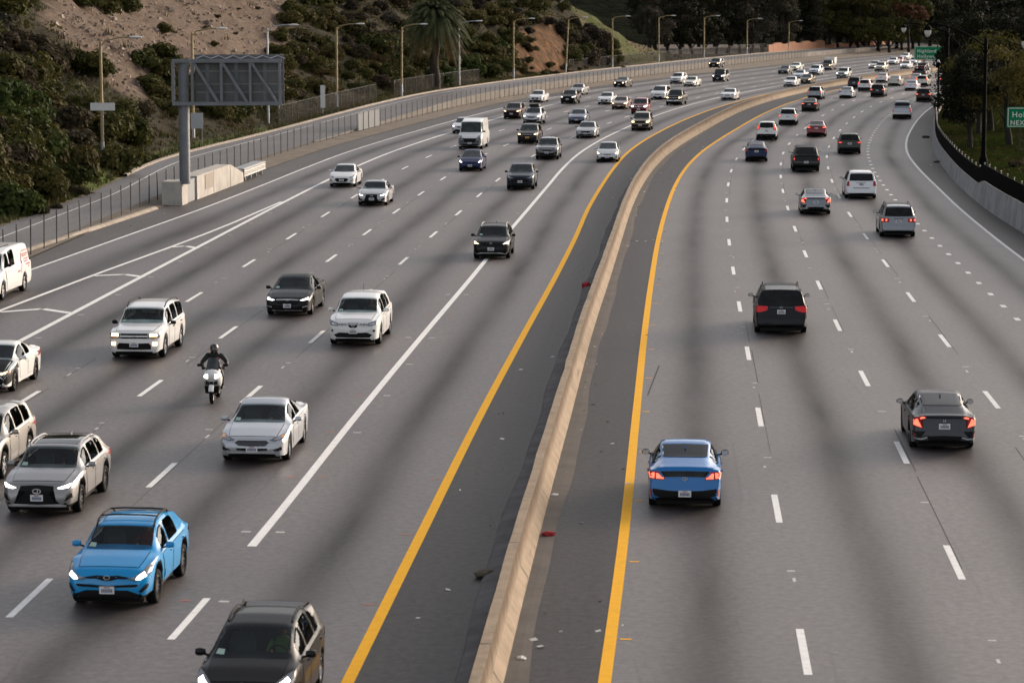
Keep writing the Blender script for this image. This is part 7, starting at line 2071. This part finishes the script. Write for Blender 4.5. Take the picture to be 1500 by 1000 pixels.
b = MB(); b.lathe([(.5, -1.5), (.85, -.9), (.95, -.3), (.7, .3), (.001, .8)], Matrix(), 14); b.obj('boot', [M_ptrunk], palm, True, loc=(0, 0, ph))

# ---- trees
def tree_meshes(seed, mat, H, spread, trunk_h, nclump=16, per=150, leaf=.30, shape='round'):
    rn = random.Random(seed)
    cl = []; limbs = []
    for k in range(nclump):
        a = rn.uniform(0, 6.28); t = rn.random()
        z = trunk_h + (H - trunk_h) * (.12 + .80 * t)
        rr = spread * (math.sin(math.pi * (.18 + .72 * t)) if shape == 'round' else (1.02 - t)) * rn.uniform(.25, .95)
        c = (rr * math.cos(a), rr * math.sin(a), z)
        q = spread * rn.uniform(.26, .42) * (1.0 if shape == 'round' else 1.1 - .6 * t)
        cl.append((c, (q, q, q * rn.uniform(.6, .85))))
        limbs.append(c)
    crown = leaf_cloud(rn, cl, per, leaf, mat, 'crown')
    b = MB()
    bend = Vector((rn.uniform(-.4, .4), rn.uniform(-.4, .4), 0))
    b.tube([(0, 0, -.5), bend * .4 + Vector((0, 0, trunk_h * .5)), bend + Vector((0, 0, trunk_h)), bend + Vector((0, 0, trunk_h + (H - trunk_h) * .6))], [spread * .075 + .08, spread * .06 + .06, spread * .05 + .05, .05], 9)
    for c in limbs[:9]:
        s = bend * .9 + Vector((0, 0, trunk_h * rn.uniform(.7, 1.1)))
        e = Vector(c); m_ = s.lerp(e, .5) + Vector((0, 0, .3))
        b.tube([s, m_, e], [spread * .028 + .03, .05, .025], 5)
    return crown, b.mesh('trunk', [M_bark], True)
TREES = {}
def tree_kind(key, seeds, *a, **kw): TREES[key] = [tree_meshes(s, *a, **kw) for s in seeds]
tree_kind('greywood', (1, 2, 3), ML['grey'], 15, 5.0, .9, 20, 200, .30)
tree_kind('green', (4, 5, 6), ML['dark'], 16, 5.0, 1.4, 20, 200, .30)
tree_kind('blackwood', (7, 8, 9), ML['black'], 15, 5.4, .9, 20, 220, .30)
tree_kind('olive', (10, 11), ML['gold'], 9, 4.0, 2.2, 16, 230, .16)
tree_kind('autumn', (12,), ML['autumn'], 11, 3.6, 5.5, 12, 150, .30)
tree_kind('near', (13, 14, 15), ML['shade'], 11, 4.2, 2.2, 22, 330, .16)
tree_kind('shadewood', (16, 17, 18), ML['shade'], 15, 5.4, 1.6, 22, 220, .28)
rt = random.Random(3)
def tree(key, X_, Y_, sc, label, group=None, zs=1.0, name='tree'):
    cr, tr = rt.choice(TREES[key])
    r = empty(name, (X_, Y_, ground_z(X_, Y_) - .1), rt.uniform(0, 6.28), label, 'tree', group)
    r.scale = (sc, sc, sc * zs)
    link('crown', cr, r); link('trunk', tr, r)
    return r
def X_at(px, Y): return (px - 750) / FPX * Y
# the dark wood beyond the far bend, three ranks deep
i = 0
for px in range(962, 1190, 17):
    Y = 560 + (px - 962) * .32 + rt.uniform(-6, 14)
    X_ = min(X_at(px, Y), line('FN', Y) - 13)
    tree('greywood' if rt.random() < .72 else 'blackwood', X_, Y, rt.uniform(.85, 1.1), 'dark grey brown tree in the far wood right of the grass slope', 'grey brown trees of the far wood')
for px in range(950, 1390, 24):
    Y = 690 + rt.uniform(-12, 12)
    tree('blackwood', X_at(px, Y), Y, rt.uniform(1.1, 1.35), 'near black tall tree in the back rank of the far wood', 'near black trees at the back of the far wood')
for px in range(1180, 1306, 15):
    Y = 645 + rt.uniform(-8, 8)
    tree('green', X_at(px, Y), Y, rt.uniform(.9, 1.1), 'dark green tree above the orange wall', 'green trees above the orange wall')
for px in range(1150, 1300, 19):
    Y = 668 + rt.uniform(-6, 6)
    tree('blackwood', X_at(px, Y), Y, rt.uniform(.9, 1.1), 'near black tree filling in behind the orange wall', 'near black trees behind the orange wall')
tree('autumn', X_at(1328, 640), 640, 1.15, 'rusty orange autumn tree left of the green overhead sign')
for px in (1318, 1345): tree('green', X_at(px, 662), 662, 1.0, 'green tree behind the rusty autumn tree', 'green trees behind the autumn tree')
# right bank
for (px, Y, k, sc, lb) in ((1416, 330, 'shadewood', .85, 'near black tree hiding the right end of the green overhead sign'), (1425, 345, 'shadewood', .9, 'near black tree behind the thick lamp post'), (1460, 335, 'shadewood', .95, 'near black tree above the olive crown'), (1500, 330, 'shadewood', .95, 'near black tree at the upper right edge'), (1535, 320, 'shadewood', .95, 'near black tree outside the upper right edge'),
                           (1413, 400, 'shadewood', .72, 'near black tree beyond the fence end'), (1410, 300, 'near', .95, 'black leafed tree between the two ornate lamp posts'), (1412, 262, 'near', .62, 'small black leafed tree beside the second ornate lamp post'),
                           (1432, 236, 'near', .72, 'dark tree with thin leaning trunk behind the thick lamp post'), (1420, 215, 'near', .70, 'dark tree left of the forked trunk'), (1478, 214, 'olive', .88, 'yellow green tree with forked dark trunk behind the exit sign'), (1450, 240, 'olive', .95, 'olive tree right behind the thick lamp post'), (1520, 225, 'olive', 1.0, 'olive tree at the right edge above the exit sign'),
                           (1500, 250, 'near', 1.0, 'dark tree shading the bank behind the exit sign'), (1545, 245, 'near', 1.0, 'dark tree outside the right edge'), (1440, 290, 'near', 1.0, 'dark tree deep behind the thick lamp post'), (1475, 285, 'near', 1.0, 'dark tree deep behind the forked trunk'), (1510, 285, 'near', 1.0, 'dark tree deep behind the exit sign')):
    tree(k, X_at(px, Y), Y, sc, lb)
for (px, py, s, k, lb) in ((1492, 132, 2.2, 'orange', 'orange leafed shrub under the olive tree at the right edge'), (1488, 245, 1.3, 'brown', 'brown shrub below the exit sign'), (1402, 240, .7, 'orange', 'orange leaf pile by the thick lamp post')):
    put_bush(px, py, s, k, '', .8, .1, lb)

# ================================================================== MOTORCYCLE, RIDER, DRIVERS
def loft(mb, rings, n=16, mi=0, pw=2.4):
    """rings: (x, y0, half width, z low, z high); super-ellipse sections along x"""
    v = []; f = []
    for x, y0, w, zl, zh in rings:
        for k in range(n):
            a = 2 * math.pi * k / n
            ca, sa = math.cos(a), math.sin(a)
            v.append((x, y0 + w * math.copysign(abs(ca) ** (2 / pw), ca), (zl + zh) / 2 + (zh - zl) / 2 * math.copysign(abs(sa) ** (2 / pw), sa)))
    for i in range(len(rings) - 1):
        for k in range(n):
            a = i * n + k; b_ = i * n + (k + 1) % n
            f.append((a, b_, b_ + n, a + n))
    f.append(tuple(range(n))); f.append(tuple(range(len(rings) * n - 1, (len(rings) - 1) * n - 1, -1)))
    mb.add(v, f, mi)

def skin_body(name, joints, edges, mat, parent=None, loc=(0, 0, 0), sub=2):
    """one continuous body grown from a posed skeleton: joints = (x, y, z, radius)"""
    me = bpy.data.meshes.new(name)
    me.from_pydata([j[:3] for j in joints], edges, [])
    me.materials.append(mat)
    o = link(name, me, parent, loc)
    md = o.modifiers.new('skin', 'SKIN'); md.use_smooth_shade = True
    sk = me.skin_vertices[0].data
    for i, j in enumerate(joints):
        r = j[3] if isinstance(j[3], tuple) else (j[3], j[3])
        sk[i].radius = r; sk[i].use_root = (i == 0)
    o.modifiers.new('sub', 'SUBSURF').levels = sub
    o.modifiers['sub'].render_levels = sub
    return o

p = from_px(311, 591)
d = -heading(p.y); rz = math.atan2(d.y, d.x) + R(3)
d = Vector((math.cos(rz), math.sin(rz), 0))
MW = p - d * .72
moto = empty('motorcycle', MW, rz, 'white sport touring motorcycle with two lit headlamps behind the silver sedan', 'motorcycle', None)
M_mwhite = car_paint('fairing_white', (.70, .70, .69)); M_engine = simple('engine_grey', (.05, .05, .052), .45, .6)
M_screen_ = glass_mat('wind_screen', (.02, .024, .026))
def mwheel(x, w, name):
    b = MB(); r = .31; ri = .215
    M_ = Matrix.Rotation(R(90), 4, 'X')
    b.lathe([(ri, -w * .3), (ri + .03, -w * .45), (r - .03, -w * .48), (r - .008, -w * .3), (r, 0), (r - .008, w * .3), (r - .03, w * .48), (ri + .03, w * .45), (ri, w * .3), (ri, -w * .3)], M_, 26)
    wh = b.obj('wheel', [M_tyre], moto, True, loc=(x, 0, r))
    b = MB()
    b.lathe([(ri + .003, -w * .3), (ri - .02, -w * .2), (ri - .02, w * .2), (ri + .003, w * .3)], M_, 24); b.lathe([(.03, -.05), (.045, 0), (.03, .05)], M_, 12)
    for k in range(5):
        a = 2 * math.pi * k / 5
        b.box(Vector((math.cos(a), 0, math.sin(a))) * .11, (.2, .03, .03), M=Matrix.Rotation(-a, 4, 'Y'))
    b.lathe([(.09, w * .42), (.15, w * .42), (.15, w * .45), (.09, w * .45)], M_, 20, 1)
    b.obj('rim', [M_rimdark, M_chrome], wh, True)
mwheel(.72, .12, 'front'); mwheel(-.72, .17, 'rear')
b = MB()
for s in (1, -1): b.tube([(.72, s * .10, .31), (.52, s * .10, .95)], [.03, .026], 8)
b.obj('fork', [M_chrome], moto, True)
b = MB(); pts = []
for s in (1,):
    v = []; f = []
    for k in range(9):
        a = R(20 + 125 * k / 8)
        for y, dr in ((-.08, -.03), (-.055, .0), (0, .012), (.055, .0), (.08, -.03)):
            rr = .335 + dr; v.append((.72 + rr * math.cos(a), y, .31 + rr * math.sin(a)))
        if k:
            for j in range(4): f.append(((k - 1) * 5 + j, (k - 1) * 5 + j + 1, k * 5 + j + 1, k * 5 + j))
    b.add(v, f)
b.obj('front_fender', [M_mwhite], moto, True)
b = MB(); loft(b, [(.93, 0, .07, .84, .94), (.87, 0, .20, .72, 1.02), (.74, 0, .28, .60, 1.08), (.55, 0, .31, .46, 1.07), (.30, 0, .26, .36, .98), (.10, 0, .19, .34, .86), (-.1, 0, .15, .36, .72)])
b.obj('fairing', [M_mwhite], moto, True, 60)
b = MB()
for y in (-.13, .13): b.box((.815, y, .68), (.10, .11, .10), M=Matrix.Rotation(R(-25), 4, 'Y'))
b.box((.80, 0, .64), (.12, .10, .16)); b.box((.62, 0, .44), (.30, .40, .22), taper=1.15)
b.obj('fairing_vent', [M_black], moto)
b = MB(); loft(b, [(.30, 0, .20, .84, .98), (.10, 0, .20, .82, 1.05), (-.12, 0, .17, .80, 1.02), (-.30, 0, .12, .80, .90)]); b.obj('fuel_tank', [M_mwhite], moto, True, 60)
b = MB(); loft(b, [(-.22, 0, .13, .78, .86), (-.5, 0, .17, .80, .90), (-.85, 0, .13, .86, .98), (-1.02, 0, .06, .92, .99)]); b.obj('seat', [M_black], moto, True, 60)
b = MB(); b.box((.0, 0, .46), (.55, .34, .34), taper=.85); b.box((-.45, 0, .48), (.6, .12, .12)); b.tube([(-.3, -.18, .34), (-.9, -.22, .42)], .06, 10)
b.obj('engine', [M_engine], moto)
# screen: a curved sheet
v = []; f = []
for i in range(5):
    t = i / 4
    for k in range(9):
        a = (k / 8 - .5) * 2
        w = .20 - .05 * t
        v.append((.74 - .32 * t - .10 * a * a, w * a, 1.04 + .36 * t))
    if i:
        for k in range(8): f.append(((i - 1) * 9 + k, (i - 1) * 9 + k + 1, i * 9 + k + 1, i * 9 + k))
link('windscreen', pydata('windscreen', v, f, [M_screen_], True), moto)
for s in (1, -1):
    b = MB(); b.lathe([(.001, .03), (.07, .02), (.085, -.02), (.06, -.06)], Matrix.Diagonal((1, 1.05, .72, 1)) @ Matrix.Rotation(R(90), 4, 'Y'), 14)
    b.obj('headlight', [M_lampwhite], moto, True, loc=(.885, s * .115, .88)).scale = (1, 1.35, 1.25)
    b = MB(); b.tube([(.55, s * .16, 1.05), (.50, s * .34, 1.16)], .012, 6); b.box((.49, s * .40, 1.18), (.04, .16, .085)); b.obj('mirror', [M_black], moto)
    b = MB(); b.tube([(.40, s * .08, 1.04), (.36, s * .25, 1.06), (.28, s * .36, 1.04)], .017, 8); b.obj('handlebar', [M_black], moto, True)
    b = MB(); b.tube([(-.18, s * .12, .40), (-.18, s * .26, .38)], .018, 6); b.obj('footpeg', [M_engine], moto)

M_leather = simple('black_leather', (.010, .010, .011), .55, var=.3, scale=6, spec=.3)
M_skin = simple('skin', (.32, .17, .11), .5)
M_helmet = simple('helmet_black', (.008, .008, .009), .2, 0, .8)
RJ = [(-.28, 0, .93, (.17, .15)), (-.20, 0, 1.10, (.165, .13)), (-.08, 0, 1.30, (.19, .13)), (-.02, 0, 1.44, (.13, .10)), (.02, 0, 1.52, (.065, .065)),
      (-.06, .225, 1.40, .095), (.08, .40, 1.20, .068), (.29, .33, 1.07, .045), (-.06, -.225, 1.40, .095), (.08, -.40, 1.20, .068), (.29, -.33, 1.07, .045),
      (-.24, .12, .90, .115), (.16, .23, .80, .085), (-.14, .21, .44, .055), (-.02, .22, .37, .045), (-.24, -.12, .90, .115), (.16, -.23, .80, .085), (-.14, -.21, .44, .055), (-.02, -.22, .37, .045)]
RE_ = [(0, 1), (1, 2), (2, 3), (3, 4), (3, 5), (5, 6), (6, 7), (3, 8), (8, 9), (9, 10), (0, 11), (11, 12), (12, 13), (13, 14), (0, 15), (15, 16), (16, 17), (17, 18)]
rider = skin_body('person', RJ, RE_, M_leather, None, MW); rider.rotation_euler = (0, 0, rz)
lab(rider, 'person in black jacket and dark helmet riding the white motorcycle', 'person')
b = MB(); b.lathe([(.001, -.15), (.09, -.14), (.125, -.06), (.135, .03), (.115, .11), (.06, .155), (.001, .165)], Matrix.Diagonal((1.15, 1, 1, 1)), 18)
hel = b.obj('helmet', [M_helmet], rider, True, loc=(.06, 0, 1.64))
v = []; f = []
for i in range(4):
    z = -.055 + .035 * i
    for k in range(9):
        a = R(-62 + 124 * k / 8); r_ = .142 - .006 * (i - 1.2) ** 2
        v.append((1.13 * r_ * math.cos(a), r_ * math.sin(a), z))
    if i:
        for k in range(8): f.append(((i - 1) * 9 + k, (i - 1) * 9 + k + 1, i * 9 + k + 1, i * 9 + k))
link('visor', pydata('visor', v, f, [simple('visor_tint', (.10, .07, .055), .15, 0, .6)], True), hel)
b = MB()
loft(b, [(.008, 0, .03, -.02, .05), (.02, .02, .02, -.02, .03)], 8); b.obj('jacket_patch', [simple('red_patch', (.30, .02, .03), .6)], rider, loc=(.05, .12, 1.33))
def glove(s):
    b = MB()
    loft(b, [(-.05, 0, .035, -.035, .03), (0, 0, .046, -.045, .03), (.04, 0, .044, -.04, .025), (.06, 0, .03, -.03, .015)], 10)
    for k in range(4):          # four fingers curled round the grip, of unequal length
        y = -.033 + .022 * k; L_ = (.045, .055, .05, .04)[k]
        b.tube([(.05, y, .005), (.05 + L_ * .6, y, -.004), (.05 + L_ * .75, y, -.030), (.05 + L_ * .3, y, -.052)], [.0105, .010, .0095, .008], 6)
    b.tube([(-.01, -s * .04, -.01), (.02, -s * .055, -.035), (.05, -s * .045, -.045)], [.013, .011, .009], 6)
    return b
for s in (1, -1): glove(s).obj('glove', [M_leather], rider, True, loc=(.30, s * .335, 1.075), rot=(0, 0, s * -.25))
for s in (1, -1):
    b = MB(); loft(b, [(-.14, 0, .04, -.05, .06), (-.04, 0, .046, -.05, .07), (.06, 0, .045, -.05, .02), (.13, 0, .03, -.045, -.005)], 10); b.obj('boot', [M_leather], rider, True, loc=(-.06, s * .22, .40))

def driver(label_car, shirt, label, hair=(.02, .015, .012)):
    car = roots[label_car]
    st = [r for r in TRAFFIC if r[9] == label_car][0][0]
    S = dict(BASE); S.update(STYLES[st])
    tt = S['tc'] + 1.10; x0 = S['L'] / 2 - tt; be = S['belt0']; dz = (be - .95) * .75
    J = [(-.02, 0, .66, (.15, .13)), (-.04, 0, .82, (.15, .12)), (-.07, 0, 1.0, (.17, .115)), (-.07, 0, 1.12, (.10, .08)), (-.05, 0, 1.18, (.052, .052)),
         (-.07, .18, 1.08, .068), (.08, .26, .90, .052), (.32, .16, .98, .036), (-.07, -.18, 1.08, .068), (.08, -.26, .90, .052), (.32, -.16, .98, .036), (.18, .10, .66, .09), (.50, .13, .68, .07), (.60, .13, .46, .05), (.18, -.10, .66, .09), (.50, -.13, .68, .07), (.60, -.13, .46, .05)]
    E = [(0, 1), (1, 2), (2, 3), (3, 4), (3, 5), (5, 6), (6, 7), (3, 8), (8, 9), (9, 10), (0, 11), (11, 12), (12, 13), (0, 14), (14, 15), (15, 16)]
    pr = skin_body('person', J, E, simple('shirt', shirt, .85), None, (0, 0, 0), 1)
    M_ = car.matrix_basis if False else Matrix.Translation(car.location) @ Matrix.Rotation(car.rotation_euler[2], 4, 'Z')
    pr.location = M_ @ Vector((x0, .37, dz)); pr.rotation_euler = (0, 0, car.rotation_euler[2])
    lab(pr, label, 'person')
    b = MB()
    b.lathe([(.001, -.125), (.045, -.115), (.068, -.06), (.077, .0), (.076, .06), (.055, .11), (.001, .125)], Matrix.Diagonal((1.2, 1, 1, 1)), 14)
    b.lathe([(.001, .03), (.012, .01), (.016, -.02), (.001, -.028)], Matrix.Translation((.09, 0, -.005)), 8)
    for s in (1, -1):
        b.lathe([(.001, -.028), (.016, -.02), (.02, .01), (.001, .03)], Matrix.Translation((-.005, s * .078, 0)), 8)
        b.box((.083, s * .03, .022), (.012, .022, .008), 1)
    b.box((.085, 0, -.058), (.01, .04, .008), 1)
    hd = b.obj('head', [M_skin, simple('eye_dark', (.03, .02, .02), .5)], pr, True, loc=(-.03, 0, 1.33))
    b = MB(); b.lathe([(.087, -.02), (.09, .05), (.065, .11), (.001, .135)], Matrix.Translation((-.02, 0, .01)) @ Matrix.Diagonal((1.12, 1, 1, 1)), 14); b.obj('hair', [simple('hair', hair, .7)], hd, True)
    for s in (1, -1):
        g = glove(s); g.obj('hand', [M_skin], pr, True, loc=(.33, s * .16, .98))
driver('bright blue coupe crossover with black roof bars', (.22, .03, .025), 'person in red top driving the bright blue coupe crossover')
driver('silver sedan with wide hexagonal grille in front of the motorcycle', (.10, .10, .11), 'person in grey top driving the silver sedan with hexagonal grille')
driver('boxy white SUV with black roof rails and lit fog lamps', (.14, .15, .17), 'person in grey shirt driving the boxy white SUV')
driver('grey SUV with big black hourglass grille and silver roof rails', (.05, .055, .07), 'person in dark top driving the grey SUV with hourglass grille')
driver('rounded white crossover with barred grille beside the black sedan', (.16, .15, .13), 'person in beige top driving the rounded white crossover')
driver('black hatchback cut off by the bottom edge of the picture', (.12, .22, .04), 'person in lime top driving the black hatchback')
driver('black sedan with chrome wing grille left of the white crossover', (.13, .12, .11), 'person in light shirt driving the black sedan with chrome wing')
